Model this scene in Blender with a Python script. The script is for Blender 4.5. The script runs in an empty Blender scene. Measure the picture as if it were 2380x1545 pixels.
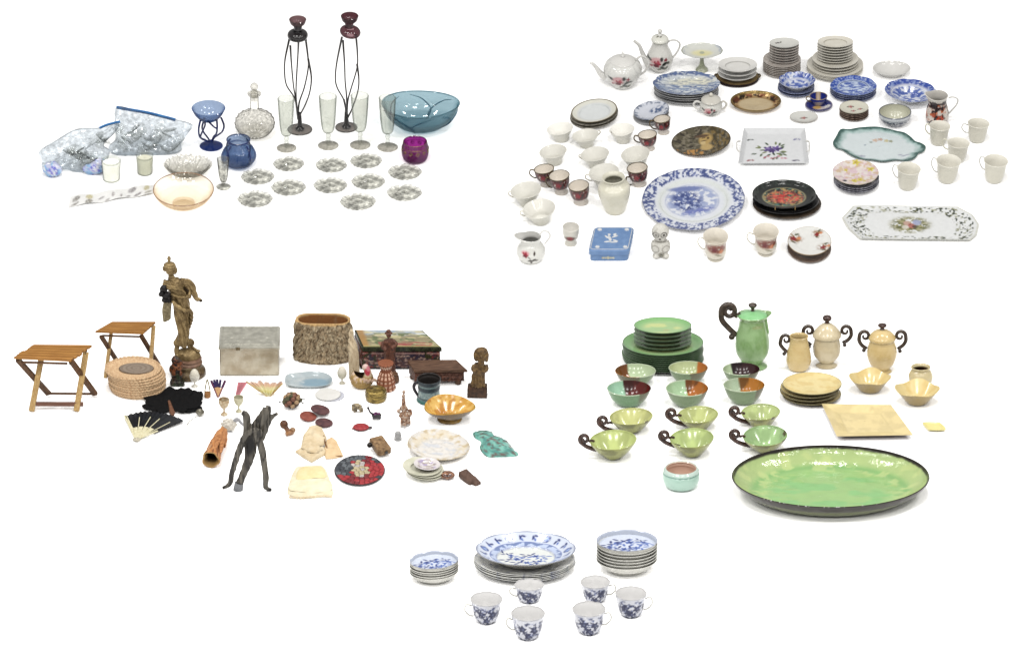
import bpy, math, random
import numpy as np
from mathutils import Vector, Matrix

random.seed(7)
RNG = np.random.default_rng(7)
SC = bpy.context.scene
COL = SC.collection
rad = math.radians

# ------------------------------------------------------------------ camera, light, exposure
W0, H0 = 2380.0, 1545.0          # units used for measuring the layout
S = 3.84 / W0                    # metres per unit
PITCH, DIST = rad(27.0), 35.7
cd = bpy.data.cameras.new('camera')
cam = bpy.data.objects.new('camera', cd)
COL.objects.link(cam)
cam.location = (0, -DIST * math.cos(PITCH), DIST * math.sin(PITCH))
cam.rotation_euler = (math.pi / 2 - PITCH, 0, 0)
cd.sensor_width = 36.0
cd.lens = 36.0 * DIST / 3.84
cd.clip_start, cd.clip_end = 1.0, 200.0
SC.camera = cam

world = bpy.data.worlds.new('World')
SC.world = world
world.use_nodes = True
world.node_tree.nodes['Background'].inputs[0].default_value = (1.0, 0.985, 0.965, 1)
world.node_tree.nodes['Background'].inputs[1].default_value = 0.62

# a ceiling of softboxes over the white sweep
LAMP_W = 86.0
for iy, ly in enumerate((-6.4, -3.4, -0.4)):
    for ix, lx in enumerate((-4.2, -1.4, 1.4, 4.2)):
        ld = bpy.data.lights.new('softbox', 'AREA')
        ld.shape = 'RECTANGLE'
        ld.size, ld.size_y = 1.0, 0.45
        ld.energy = LAMP_W
        ld.color = (1.0, 0.985, 0.96)
        lo = bpy.data.objects.new('softbox', ld)
        COL.objects.link(lo)
        lo.location = (lx, ly, 4.6)
SC.view_settings.view_transform = 'Standard'
SC.view_settings.look = 'None'
SC.view_settings.exposure = 0.0
SC.view_settings.gamma = 1.0
SC.view_settings.use_curve_mapping = False
SC.cycles.transparent_max_bounces = 32
SC.cycles.max_bounces = 10
SC.cycles.use_denoising = True
SC.cycles.denoising_input_passes = 'RGB'

# ------------------------------------------------------------------ layout: five arrangements on one white sweep
FWD = Vector((0, math.cos(PITCH), -math.sin(PITCH)))
UPV = Vector((0, math.sin(PITCH), math.cos(PITCH)))
# name: centre of the arrangement and the angle at which it is looked down on
GR = {'A': (560, 380, 28.0), 'B': (1760, 400, 33.0), 'C': (600, 930, 29.0), 'D': (1800, 950, 22.5), 'E': (1240, 1370, 22.5)}


def ray(px, py):
    return FWD * DIST + Vector(((px - W0 / 2) * S, 0, 0)) + UPV * ((H0 / 2 - py) * S)


PL = {}
for g_, (cx_, cy_, el_) in GR.items():
    d_ = ray(cx_, cy_)
    k_ = -cam.location.z / d_.z
    c_ = cam.location + d_ * k_
    elev = math.atan2(-d_.z, d_.y)
    t_ = rad(el_) - elev
    PL[g_] = (c_, t_, Vector((0, -math.sin(t_), math.cos(t_))))


def spot(px, py, g):
    """point of the sweep under a layout position, local size factor, slope of the sweep there"""
    c, t, n = PL[g]
    d = ray(px, py)
    k = (c - cam.location).dot(n) / d.dot(n)
    return cam.location + d * k, k, t, n


def sinE(g): return math.sin(rad(GR[g][2]))
def cosE(g): return math.cos(rad(GR[g][2]))


def seat(o, px, py, g, rz=0.0, roll=0.0, lift=0.0, pitch=0.0):
    p, k, t, n = spot(px, py, g)
    o.location = p + n * (lift * S * k)
    o.scale = (k, k, k)
    o.rotation_mode = 'ZYX'
    o.rotation_euler = (t + rad(pitch), rad(roll), rad(rz))
    return o


def img(bx, by, g):
    """layout offset + chosen depth -> local coordinates (units) about a thing's base"""
    se, ce = sinE(g), cosE(g)
    return lambda px, py, y=0.0: (px - bx, y, (by - py - y * se) / ce)


def flat(bx, by, g):
    se = sinE(g)
    return lambda px, py, h=0.0: (px - bx, (by - py) / se, h)


# ------------------------------------------------------------------ colour
KAL = 0.52                       # object reflectances relative to the over-exposed white sweep


def lin(v):
    v = np.asarray(v, float) / 255.0
    return np.where(v <= 0.04045, v / 12.92, ((v + 0.055) / 1.055) ** 2.4)


def C(r, g=None, b=None):
    if g is None:
        r, g, b = r
    return lin((r, g, b)) * KAL


def C4(c):
    c = C(*c)
    return (float(c[0]), float(c[1]), float(c[2]), 1.0)


def raw4(c):
    c = lin(c)
    return (float(c[0]), float(c[1]), float(c[2]), 1.0)


# ------------------------------------------------------------------ numpy noise and masks for printed decoration
def _hash(ix, iy, seed):
    h = (ix.astype(np.int64) * 374761393 + iy.astype(np.int64) * 668265263 + seed * 1442695041) & 0xffffffff
    h = ((h ^ (h >> 13)) * 1274126177) & 0xffffffff
    return ((h ^ (h >> 16)) & 0xffff) / 65535.0


def vn(x, y, seed=0):
    x = np.asarray(x, float); y = np.asarray(y, float)
    ix, iy = np.floor(x), np.floor(y)
    fx, fy = x - ix, y - iy
    fx, fy = fx * fx * (3 - 2 * fx), fy * fy * (3 - 2 * fy)
    a, b = _hash(ix, iy, seed), _hash(ix + 1, iy, seed)
    c, d = _hash(ix, iy + 1, seed), _hash(ix + 1, iy + 1, seed)
    return (a * (1 - fx) + b * fx) * (1 - fy) + (c * (1 - fx) + d * fx) * fy


def fbm(x, y, seed=0, o=3):
    s, a, t = 0, 0.5, 0
    for i in range(o):
        s = s + a * vn(x * 2 ** i, y * 2 ** i, seed + i); t += a; a *= 0.55
    return s / t


def sm(a, b, x):
    t = np.clip((x - a) / (b - a), 0, 1)
    return t * t * (3 - 2 * t)


def ell(u, v, cu, cv, ru, rv, rot=0.0, soft=0.3):
    c, s = math.cos(rot), math.sin(rot)
    du, dv = u - cu, v - cv
    a, b = (du * c + dv * s) / ru, (-du * s + dv * c) / rv
    return 1 - sm(1 - soft, 1 + soft, np.sqrt(a * a + b * b))


def ros(u, v, cu, cv, r, n=5, rot=0.0):
    a = np.arctan2(v - cv, u - cu)
    d = np.hypot(u - cu, v - cv)
    return 1 - sm(-0.6, 0.6, d - r * (0.78 + 0.22 * np.cos(n * a + rot)))


def over(base, col, m, k=1.0):
    m = (np.clip(m, 0, 1) * k)[:, None]
    return base * (1 - m) + C(*col)[None, :] * m


def full(n, col):
    return np.tile(C(*col), (n, 1))


# ------------------------------------------------------------------ mesh builder
def cr(pts, n=6, closed=False):
    """Catmull-Rom through points (any dimension)"""
    P = [np.asarray(p, float) for p in pts]
    m = len(P)
    out = []
    rng = range(m) if closed else range(m - 1)
    for i in rng:
        if closed:
            p0, p1, p2, p3 = P[(i - 1) % m], P[i], P[(i + 1) % m], P[(i + 2) % m]
        else:
            p1, p2 = P[i], P[i + 1]
            p0 = P[i - 1] if i > 0 else 2 * p1 - p2
            p3 = P[i + 2] if i + 2 < m else 2 * p2 - p1
        for j in range(n):
            t = j / n
            out.append(0.5 * ((2 * p1) + (p2 - p0) * t + (2 * p0 - 5 * p1 + 4 * p2 - p3) * t * t + (3 * p1 - p0 - 3 * p2 + p3) * t ** 3))
    if not closed:
        out.append(P[-1])
    return out


class MB:
    def __init__(self):
        self.v, self.f, self.m, self.c, self.n = [], [], [], [], 0
        self.painted = False

    def add(self, V, F, mat=0, col=None):
        V = np.asarray(V, float).reshape(-1, 3)
        o = self.n
        self.v.append(V)
        self.n += len(V)
        if col is None:
            col = np.full((len(V), 3), 0.3)
        else:
            self.painted = True
            col = np.asarray(col, float)
            if col.ndim == 1:
                col = np.tile(col, (len(V), 1))
        self.c.append(col)
        for i, f in enumerate(F):
            self.f.append(tuple(int(a) + o for a in f))
            self.m.append(mat if not isinstance(mat, (list, tuple)) else mat[i])
        return self

    def arr(self):
        return np.concatenate(self.v)

    def grid(self, G, mat=0, wrap_u=False, wrap_v=False, col=None):
        """G: (nu,nv,3)"""
        nu, nv = G.shape[:2]
        F = []
        for i in range(nu if wrap_u else nu - 1):
            a, b = i * nv, ((i + 1) % nu) * nv
            for j in range(nv if wrap_v else nv - 1):
                k = (j + 1) % nv
                F.append((a + j, a + k, b + k, b + j))
        return self.add(G.reshape(-1, 3), F, mat, col)

    def lathe(self, prof, seg=40, mat=0, ysc=1.0, mod=None, cen=(0, 0, 0), paint=None, rim=None, segmat=None, col=None):
        pr = np.asarray(prof, float)
        n = len(pr)
        th = np.arange(seg) * 2 * math.pi / seg
        R = np.repeat(pr[:, 0][:, None], seg, 1)
        Z = np.repeat(pr[:, 1][:, None], seg, 1)
        TH = np.repeat(th[None, :], n, 0)
        inn = np.zeros((n, seg))
        if rim is not None:
            inn[rim:, :] = 1
        if mod is not None:
            R, Z = mod(TH, R, Z, inn)
        X, Y = R * np.cos(TH), R * np.sin(TH) * ysc
        G = np.stack([X + cen[0], Y + cen[1], Z + cen[2]], -1)
        if paint is not None:
            col = paint(X.ravel(), Y.ravel(), Z.ravel(), TH.ravel(), inn.ravel())
        F, M = [], []
        for i in range(n - 1):
            for j in range(seg):
                k = (j + 1) % seg
                F.append((i * seg + j, i * seg + k, (i + 1) * seg + k, (i + 1) * seg + j))
                M.append(mat if segmat is None else segmat[i])
        return self.add(G.reshape(-1, 3), F, M, col)

    def tube(self, pts, r, seg=8, mat=0, col=None, flat_=1.0, closed=False, cap=True):
        P = np.asarray(pts, float)
        n = len(P)
        r = np.full(n, float(r)) if np.isscalar(r) else np.interp(np.linspace(0, 1, n), np.linspace(0, 1, len(r)), r)
        T = np.gradient(P, axis=0)
        if closed:
            T = np.roll(P, -1, 0) - np.roll(P, 1, 0)
        T /= np.linalg.norm(T, axis=1)[:, None] + 1e-9
        up = np.array((0, 1.0, 0)) if abs(T[0][1]) < 0.85 else np.array((0, 0, 1.0))
        V = []
        for i in range(n):
            a = np.cross(T[i], up); a /= np.linalg.norm(a) + 1e-9
            b = np.cross(a, T[i]); b /= np.linalg.norm(b) + 1e-9
            up = b
            for j in range(seg):
                q = 2 * math.pi * j / seg
                V.append(P[i] + r[i] * (math.cos(q) * a + flat_ * math.sin(q) * b))
        F = []
        for i in range(n if closed else n - 1):
            for j in range(seg):
                k = (j + 1) % seg
                i2 = (i + 1) % n
                F.append((i * seg + j, i2 * seg + j, i2 * seg + k, i * seg + k))
        if cap and not closed:
            F.append(tuple(range(seg)))
            F.append(tuple(reversed([(n - 1) * seg + j for j in range(seg)])))
        if isinstance(col, list):   # colour along the tube
            cc = np.array([C(*c) for c in col])
            tt = np.linspace(0, 1, n)
            ck = np.stack([np.interp(tt, np.linspace(0, 1, len(cc)), cc[:, k]) for k in range(3)], -1)
            col = np.repeat(ck, seg, 0)
        return self.add(V, F, mat, col)

    def ball(self, c, rx, ry=None, rz=None, seg=16, mat=0, col=None, R=None, nz=0.0, seed=1):
        ry = rx if ry is None else ry
        rz = rx if rz is None else rz
        ph = np.linspace(0.02, math.pi - 0.02, seg // 2 + 1)
        th = np.arange(seg) * 2 * math.pi / seg
        PH, TH = np.meshgrid(ph, th, indexing='ij')
        u = np.stack([np.sin(PH) * np.cos(TH), np.sin(PH) * np.sin(TH), np.cos(PH)], -1)
        if nz:
            u = u * (1 + nz * (fbm(u[..., 0] * 2.5 + u[..., 2] * 1.7 + 9, u[..., 1] * 2.5 + 5, seed) - 0.5))[..., None]
        G = u * np.array((rx, ry, rz))
        if R is not None:
            G = G @ np.array(R.to_3x3()).T
        G = G + np.asarray(c, float)
        n, s = G.shape[:2]
        V = G.reshape(-1, 3)
        F = []
        for i in range(n - 1):
            for j in range(s):
                k = (j + 1) % s
                F.append((i * s + j, (i + 1) * s + j, (i + 1) * s + k, i * s + k))
        F.append(tuple(range(s)))
        F.append(tuple(reversed([(n - 1) * s + j for j in range(s)])))
        if callable(col):
            col = col(V[:, 0], V[:, 1], V[:, 2])
        return self.add(V, F, mat, col)

    def box(self, c, size, bev=0.6, mat=0, M=None, col=None):
        """bevelled box, centre c, full size; M: 3x3/4x4 rotation"""
        hx, hy, hz = [s / 2 for s in size]
        b = min(bev, hx * .9, hy * .9, hz * .9)
        V, idx = [], {}
        for sx in (-1, 1):
            for sy in (-1, 1):
                for sz in (-1, 1):
                    for ax in range(3):
                        p = [sx * (hx - b), sy * (hy - b), sz * (hz - b)]
                        p[ax] = (sx, sy, sz)[ax] * (hx, hy, hz)[ax]
                        idx[(sx, sy, sz, ax)] = len(V); V.append(p)
        F = []
        for ax in range(3):
            o = [a for a in range(3) if a != ax]
            for s in (-1, 1):
                q = []
                for a, b2 in ((-1, -1), (1, -1), (1, 1), (-1, 1)):
                    k = [0, 0, 0]; k[ax] = s; k[o[0]] = a; k[o[1]] = b2
                    q.append(idx[(k[0], k[1], k[2], ax)])
                if (s == 1) ^ (ax == 1):
                    F.append(q)
                else:
                    F.append(q[::-1])
        for ax in range(3):
            o = [a for a in range(3) if a != ax]
            for a in (-1, 1):
                for b2 in (-1, 1):
                    def kk(s, axn):
                        k = [0, 0, 0]; k[ax] = s; k[o[0]] = a; k[o[1]] = b2
                        return idx[(k[0], k[1], k[2], axn)]
                    F.append([kk(-1, o[0]), kk(1, o[0]), kk(1, o[1]), kk(-1, o[1])])
        for sx in (-1, 1):
            for sy in (-1, 1):
                for sz in (-1, 1):
                    F.append([idx[(sx, sy, sz, a)] for a in range(3)])
        V = np.array(V)
        if M is not None:
            V = V @ np.array(M.to_3x3()).T
        return self.add(V + np.asarray(c, float), F, mat, col)

    def beam(self, a, b, w, h, bev=0.6, mat=0, col=None, side=(0, 1, 0)):
        """board from a to b, w along `side`, h across"""
        a, b = Vector(a), Vector(b)
        z = (b - a)
        L = z.length
        z.normalize()
        x = Vector(side)
        x = (x - z * x.dot(z)).normalized()
        y = z.cross(x)
        M = Matrix((x, y, z)).transposed()
        return self.box((a + b) / 2, (w, h, L), bev, mat, M, col)

    def prism(self, poly, z0, z1, bev=0.5, mat=0, col=None):
        """extruded outline (list of (x,y)) with a chamfered top edge"""
        P = np.asarray(poly, float)
        area = np.sum(P[:, 0] * np.roll(P[:, 1], -1) - np.roll(P[:, 0], -1) * P[:, 1])
        if area < 0:
            P = P[::-1]
        n = len(P)
        c = P.mean(0)
        d = c - P
        Q = P + d / (np.linalg.norm(d, axis=1)[:, None] + 1e-9) * bev
        V = [(x, y, z0) for x, y in P] + [(x, y, z1 - bev) for x, y in P] + [(x, y, z1) for x, y in Q]
        F = [tuple(range(n - 1, -1, -1)), tuple(range(2 * n, 3 * n))]
        for lv in (0, 1):
            for i in range(n):
                k = (i + 1) % n
                F.append((lv * n + i, lv * n + k, (lv + 1) * n + k, (lv + 1) * n + i))
        return self.add(V, F, mat, col)

    def pillow(self, outline, fmap, hf, hb, rings=9, mat=0, col=None, paint=None, cen=None):
        """closed skin over a star-shaped outline: front height hf(x,y,k), back hb(x,y,k); fmap(x,y,h)->local"""
        O = np.asarray(outline, float)
        n = len(O)
        c = O.mean(0) if cen is None else np.asarray(cen, float)
        ks = 1 - (np.arange(rings) / rings)
        sides = []
        for s, hfun in ((0, hf), (1, hb)):
            for i, k in enumerate(ks):
                if s == 1 and i == 0:
                    continue
                P = c + (O - c) * k
                sides.append((s, k, P, hfun(P[:, 0], P[:, 1], np.full(n, k))))
        allV, colr = [], []
        for s, k, P, h in sides:
            V = np.array([fmap(P[i, 0], P[i, 1], h[i]) for i in range(n)])
            allV.append(V)
            if paint is not None:
                colr.append(paint(P[:, 0], P[:, 1], np.full(n, s)))
        F = []
        m = rings
        order_f = list(range(m))
        order_b = [0] + list(range(m, 2 * m - 1))
        for order, flip in ((order_f, False), (order_b, True)):
            for a, b in zip(order[:-1], order[1:]):
                for i in range(n):
                    k = (i + 1) % n
                    q = (a * n + i, a * n + k, b * n + k, b * n + i)
                    F.append(q[::-1] if flip else q)
            last = tuple(order[-1] * n + i for i in range(n))
            F.append(last[::-1] if flip else last)
        return self.add(np.concatenate(allV), F, mat, np.concatenate(colr) if paint is not None else col)


def mesh(mb, name, mats, sharp=38.0):
    me = bpy.data.meshes.new(name)
    V = mb.arr() * S
    me.from_pydata(V.tolist(), [], mb.f)
    mats = mats if isinstance(mats, (list, tuple)) else [mats]
    for m in mats:
        me.materials.append(m)
    if len(mats) > 1:
        me.polygons.foreach_set('material_index', mb.m)
    if mb.painted:
        at = me.color_attributes.new('Print', 'FLOAT_COLOR', 'POINT')
        c = np.concatenate(mb.c)
        at.data.foreach_set('color', np.concatenate([c, np.ones((len(c), 1))], 1).astype(np.float32).ravel())
    me.update()
    me.shade_smooth()
    if sharp:
        me.set_sharp_from_angle(angle=rad(sharp))
    return me


def part(name, mb, mats, parent=None, sharp=38.0):
    o = bpy.data.objects.new(name, mesh(mb, name, mats, sharp) if isinstance(mb, MB) else mb)
    COL.objects.link(o)
    o.parent = parent
    return o


def tag(o, label, cat, group=None, kind=None):
    o['label'] = label
    o['category'] = cat
    if group:
        o['group'] = group
    if kind:
        o['kind'] = kind
    return o


def thing(name, label, cat, px, py, g, group=None, **kw):
    o = bpy.data.objects.new(name, None)
    o.empty_display_size = 0.02
    COL.objects.link(o)
    tag(o, label, cat, group)
    return seat(o, px, py, g, **kw)


def solid(name, label, cat, px, py, g, mb, mats, group=None, sharp=38.0, **kw):
    o = part(name, mb, mats, None, sharp)
    tag(o, label, cat, group)
    return seat(o, px, py, g, **kw)


def copy_tree(o, parent=None):
    c = o.copy()
    COL.objects.link(c)
    c.parent = parent
    for ch in list(o.children):
        copy_tree(ch, c)
    return c


def fuse(mb, voxel=1.2, smooth=3, disp=None):
    """weld overlapping shapes into one continuous skin"""
    me = mesh(mb, 'tmp', bpy.data.materials[0], 0)
    o = bpy.data.objects.new('tmp', me)
    COL.objects.link(o)
    r = o.modifiers.new('r', 'REMESH'); r.mode = 'VOXEL'; r.voxel_size = voxel * S
    if smooth:
        s = o.modifiers.new('s', 'SMOOTH'); s.factor = 0.5; s.iterations = smooth
    dg = bpy.context.evaluated_depsgraph_get()
    ev = o.evaluated_get(dg)
    m2 = ev.to_mesh()
    V = np.empty(len(m2.vertices) * 3)
    m2.vertices.foreach_get('co', V)
    V = V.reshape(-1, 3) / S
    N = np.empty(len(m2.vertices) * 3)
    m2.vertices.foreach_get('normal', N)
    N = N.reshape(-1, 3)
    F = [tuple(p.vertices) for p in m2.polygons]
    ev.to_mesh_clear()
    bpy.data.objects.remove(o)
    bpy.data.meshes.remove(me)
    if disp is not None:
        V = V + N * disp(V[:, 0], V[:, 1], V[:, 2])[:, None]
    return V, F


def fused(mb, voxel=1.2, smooth=3, disp=None, paint=None):
    V, F = fuse(mb, voxel, smooth, disp)
    out = MB()
    out.add(V, F, 0, paint(V[:, 0], V[:, 1], V[:, 2]) if paint else None)
    return out


ORD = ['', 'topmost', 'second', 'third', 'fourth', 'fifth', 'sixth', 'seventh', 'eighth', 'ninth', 'tenth']


# ------------------------------------------------------------------ materials (all node based)
def nodes(name):
    m = bpy.data.materials.new(name)
    m.use_nodes = True
    nt = m.node_tree
    return m, nt, nt.nodes['Principled BSDF']


def tc(nt, scale=(1, 1, 1), kind='Object'):
    t = nt.nodes.new('ShaderNodeTexCoord')
    mp = nt.nodes.new('ShaderNodeMapping')
    k = 1.0 / S if kind == 'Object' else 1.0
    mp.inputs['Scale'].default_value = (scale[0] * k, scale[1] * k, scale[2] * k)
    nt.links.new(t.outputs[kind], mp.inputs['Vector'])
    return mp.outputs['Vector']


def noise(nt, vec, scale, detail=3.0, rough=0.55):
    n = nt.nodes.new('ShaderNodeTexNoise')
    n.inputs['Scale'].default_value = scale
    n.inputs['Detail'].default_value = detail
    n.inputs['Roughness'].default_value = rough
    nt.links.new(vec, n.inputs['Vector'])
    return n.outputs['Fac']


def ramp(nt, fac, stops):
    r = nt.nodes.new('ShaderNodeValToRGB')
    el = r.color_ramp.elements
    while len(el) < len(stops):
        el.new(0.5)
    for e, (p, c) in zip(el, stops):
        e.position = p
        e.color = c
    nt.links.new(fac, r.inputs['Fac'])
    return r.outputs['Color']


def mulc(nt, a, b, fac=1.0):
    m = nt.nodes.new('ShaderNodeMix')
    m.data_type = 'RGBA'; m.blend_type = 'MULTIPLY'
    m.inputs[0].default_value = fac
    nt.links.new(a, m.inputs[6]); nt.links.new(b, m.inputs[7])
    return m.outputs[2]


def bump(nt, b, h, dist, strength=1.0):
    n = nt.nodes.new('ShaderNodeBump')
    n.inputs['Strength'].default_value = strength
    n.inputs['Distance'].default_value = dist * S
    nt.links.new(h, n.inputs['Height'])
    nt.links.new(n.outputs['Normal'], b.inputs['Normal'])


def g1(v):
    return (v, v, v, 1)


def mat_print(name, rough=0.2, metal=0.0, var=0.07, vscale=0.09, bmp=0.0, bscale=0.4, coat=0.0):
    """takes the painted decoration of the mesh, with glaze unevenness"""
    m, nt, b = nodes(name)
    a = nt.nodes.new('ShaderNodeAttribute'); a.attribute_name = 'Print'
    v = tc(nt)
    n = noise(nt, v, vscale, 4)
    c = mulc(nt, a.outputs['Color'], ramp(nt, n, [(0.25, g1(1 - var)), (0.75, g1(1 + var * .4))]))
    nt.links.new(c, b.inputs['Base Color'])
    b.inputs['Roughness'].default_value = rough
    b.inputs['Metallic'].default_value = metal
    b.inputs['Coat Weight'].default_value = coat
    b.inputs['Specular IOR Level'].default_value = 0.4 if rough < .3 else 0.18
    if bmp:
        bump(nt, b, noise(nt, v, bscale, 4), bmp)
    return m


def mat_plain(name, c, c2=None, rough=0.22, metal=0.0, vscale=0.06, bmp=0.0, bscale=0.5, stretch=(1, 1, 1), lo=0.35, hi=0.65, detail=4, spec=None):
    spec = spec if spec is not None else (0.38 if rough < .3 else .2)
    m, nt, b = nodes(name)
    v = tc(nt, stretch)
    c2 = c2 or tuple(max(0, x - 14) for x in c)
    n = noise(nt, v, vscale, detail)
    nt.links.new(ramp(nt, n, [(lo, C4(c2)), (hi, C4(c))]), b.inputs['Base Color'])
    b.inputs['Roughness'].default_value = rough
    b.inputs['Metallic'].default_value = metal
    b.inputs['Specular IOR Level'].default_value = spec
    if bmp:
        bump(nt, b, noise(nt, v, bscale, 5), bmp)
    return m


def mat_glass(name, tint, edge, frost=0.12, rough=0.06, bmp=0.0, bscale=0.3, diff=(225, 228, 228), voro=False, mott=None):
    """clear thin glass: tinted see-through, denser where looked at edge-on, mirror-like sheen"""
    m, nt, b = nodes(name)
    nt.nodes.remove(b)
    out = nt.nodes['Material Output']
    N = nt.nodes.new
    lw = N('ShaderNodeLayerWeight'); lw.inputs['Blend'].default_value = 0.42
    rp = ramp(nt, lw.outputs['Facing'], [(0.38, raw4(tint)), (0.96, raw4(edge))])
    if mott:        # unevenness of the glass: (scale, darkest, lightest)
        nz = noise(nt, tc(nt), mott[0], 3, .7)
        rp = mulc(nt, rp, ramp(nt, nz, [(.38, g1(mott[1])), (.62, g1(mott[2]))]))
    tr = N('ShaderNodeBsdfTransparent'); nt.links.new(rp, tr.inputs['Color'])
    gl = N('ShaderNodeBsdfGlossy'); gl.inputs['Roughness'].default_value = rough
    gl.inputs['Color'].default_value = (0.55, 0.55, 0.55, 1)
    df = N('ShaderNodeBsdfDiffuse'); df.inputs['Color'].default_value = C4(diff)
    fp = N('ShaderNodeMath'); fp.operation = 'POWER'; fp.inputs[1].default_value = 4.0
    nt.links.new(lw.outputs['Facing'], fp.inputs[0])
    fr = N('ShaderNodeMath'); fr.operation = 'MULTIPLY_ADD'; fr.inputs[1].default_value = 0.5; fr.inputs[2].default_value = 0.045
    nt.links.new(fp.outputs[0], fr.inputs[0])
    m1 = N('ShaderNodeMixShader'); m1.inputs[0].default_value = frost
    nt.links.new(tr.outputs[0], m1.inputs[1]); nt.links.new(df.outputs[0], m1.inputs[2])
    m2 = N('ShaderNodeMixShader')
    nt.links.new(fr.outputs[0], m2.inputs[0])
    nt.links.new(m1.outputs[0], m2.inputs[1]); nt.links.new(gl.outputs[0], m2.inputs[2])
    nt.links.new(m2.outputs[0], out.inputs['Surface'])
    if bmp:
        bn = N('ShaderNodeBump'); bn.inputs['Distance'].default_value = bmp * S
        v = tc(nt)
        if voro:
            vo = N('ShaderNodeTexVoronoi'); vo.inputs['Scale'].default_value = bscale
            nt.links.new(v, vo.inputs['Vector'])
            h = vo.outputs['Distance']
        else:
            h = noise(nt, v, bscale, 3)
        nt.links.new(h, bn.inputs['Height'])
        for nd in (lw, gl, df):
            nt.links.new(bn.outputs['Normal'], nd.inputs['Normal'])
    return m


def mat_wood(name, c, c2, rough=0.5, stretch=(0.03, 0.5, 0.5), bmp=0.3):
    m, nt, b = nodes(name)
    v = tc(nt, stretch)
    n = noise(nt, v, 1.0, 5, 0.6)
    nt.links.new(ramp(nt, n, [(0.3, C4(c2)), (0.62, C4(c))]), b.inputs['Base Color'])
    b.inputs['Roughness'].default_value = rough
    b.inputs['Specular IOR Level'].default_value = 0.15
    bump(nt, b, n, bmp)
    return m


# ------------------------------------------------------------------ the white sweep everything stands on
def make_ground():
    m, nt, b = nodes('white_sweep')
    b.inputs['Base Color'].default_value = (0.95, 0.95, 0.95, 1)
    n = noise(nt, tc(nt), 0.02, 2)
    nt.links.new(ramp(nt, n, [(0.3, (0.94, 0.94, 0.94, 1)), (0.7, (0.955, 0.955, 0.955, 1))]), b.inputs['Base Color'])
    b.inputs['Roughness'].default_value = 1.0
    b.inputs['Specular IOR Level'].default_value = 0.0
    # zones (layout units) inside which the sweep lies exactly in an arrangement's own slope
    zones = {'A': (60, 200, 1090, 520), 'B': (1170, 60, 2360, 625), 'C': (20, 780, 1215, 1170), 'D': (1330, 770, 2210, 1205), 'E': (940, 1290, 1545, 1495)}
    rects = {}
    for g, (x0, y0, x1, y1) in zones.items():
        a, b2 = spot(x0, y1, g)[0], spot(x1, y0, g)[0]
        rects[g] = (a.x, a.y, b2.x, b2.y)
    def axis(lo, hi, core_lo, core_hi, n):
        return np.concatenate([np.linspace(lo, core_lo, 8)[:-1], np.linspace(core_lo, core_hi, n), np.linspace(core_hi, hi, 8)[1:]])
    xs = axis(-14, 14, -2.3, 2.3, 100)
    ys = axis(-12, 14, -3.4, 3.4, 140)
    X, Y = np.meshgrid(xs, ys, indexing='ij')
    num, den = np.zeros_like(X), np.full_like(X, 1.0)
    for g, (x0, y0, x1, y1) in rects.items():
        c, t, n_ = PL[g]
        dx = np.maximum(np.maximum(x0 - X, X - x1), 0)
        dy = np.maximum(np.maximum(y0 - Y, Y - y1), 0)
        d = np.hypot(dx, dy)
        w = np.maximum(1 - d / 0.9, 0) ** 2 / (d + 0.02) ** 1.5
        num += w * (math.tan(t) * (Y - c.y)); den += w
    Z = num / den
    mb = MB()
    G = np.stack([X, Y, Z - 0.0015], -1) / S
    mb.grid(G)
    mb.f = [f[::-1] for f in mb.f]
    o = part('ground', mb, m)
    o['kind'] = 'structure'
    o['label'] = 'plain white seamless surface under and behind all the objects'
    return o


make_ground()

# ------------------------------------------------------------------ turned vessels
def shell(outer, t=1.3, step=None, floor=None):
    """outer: (r,z) from foot edge up to rim -> closed profile with an inside; returns profile, rim index"""
    o = [np.asarray(p, float) for p in outer]
    if step:
        o2 = [o[0]]
        for a, b in zip(o[:-1], o[1:]):
            n = max(1, int(np.linalg.norm(b - a) / step))
            o2 += [a + (b - a) * (i + 1) / n for i in range(n)]
        o = o2
    zb = floor if floor is not None else o[0][1] + t
    inner = []
    for i, p in enumerate(o):
        a, b = o[max(i - 1, 0)], o[min(i + 1, len(o) - 1)]
        d = b - a
        nrm = np.array((-d[1], d[0])) / (np.linalg.norm(d) + 1e-9)
        q = p + nrm * t
        if q[1] >= zb - 0.01 and q[0] > 0.4:
            inner.append(q)
    top = o[-1] + (inner[-1] - o[-1]) * 0.5 + np.array((0, t * 0.35))
    inn = inner[::-1]
    cen = np.array((0.01, min(zb, inn[-1][1])))
    if step:
        n = max(1, int((inn[-1][0]) / step))
        inn += [inn[-1] + (cen - inn[-1]) * (i + 1) / n for i in range(n)]
    else:
        inn.append(cen)
    prof = [np.array((0.01, o[0][1]))] + o + [top] + inn
    return prof, 1 + len(o)


def ves(xl, xr, rt, rb, bot, bw, g):
    """rim left/right, rim top/bottom, lowest point, foot width (layout) -> cx, base y, rim radius, foot radius, height"""
    se, ce = sinE(g), cosE(g)
    R, br = (xr - xl) / 2, bw / 2
    by = bot - br * se
    ry = (rt + rb) / 2
    return (xl + xr) / 2, by, R, br, (by - ry) / ce


def loop(x0, z0, x1, z1, out, n=7):
    """ear-shaped handle in the local xz plane"""
    s = math.copysign(1, out)
    return cr([(x0, 0, z0), (x0 + out * .75, 0, z0 + abs(out) * .22), (x0 + out * 1.05, 0, (z0 * .62 + z1 * .38)), (x1 + out * .72, 0, z1 + (z0 - z1) * .12), (x1, 0, z1)], n)


def scallop(n, amp, zamp=0.0, ph=0.0, r0=0.0):
    def f(TH, R, Z, inn):
        rm = R.max()
        w = np.clip((R / rm - r0) / (1 - r0), 0, 1) ** 2
        k = np.abs(np.cos(n * TH / 2 + ph)) ** 0.7
        return R * (1 + amp * w * (k - .6)), Z + zamp * w * (k - .6)
    return f


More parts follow.
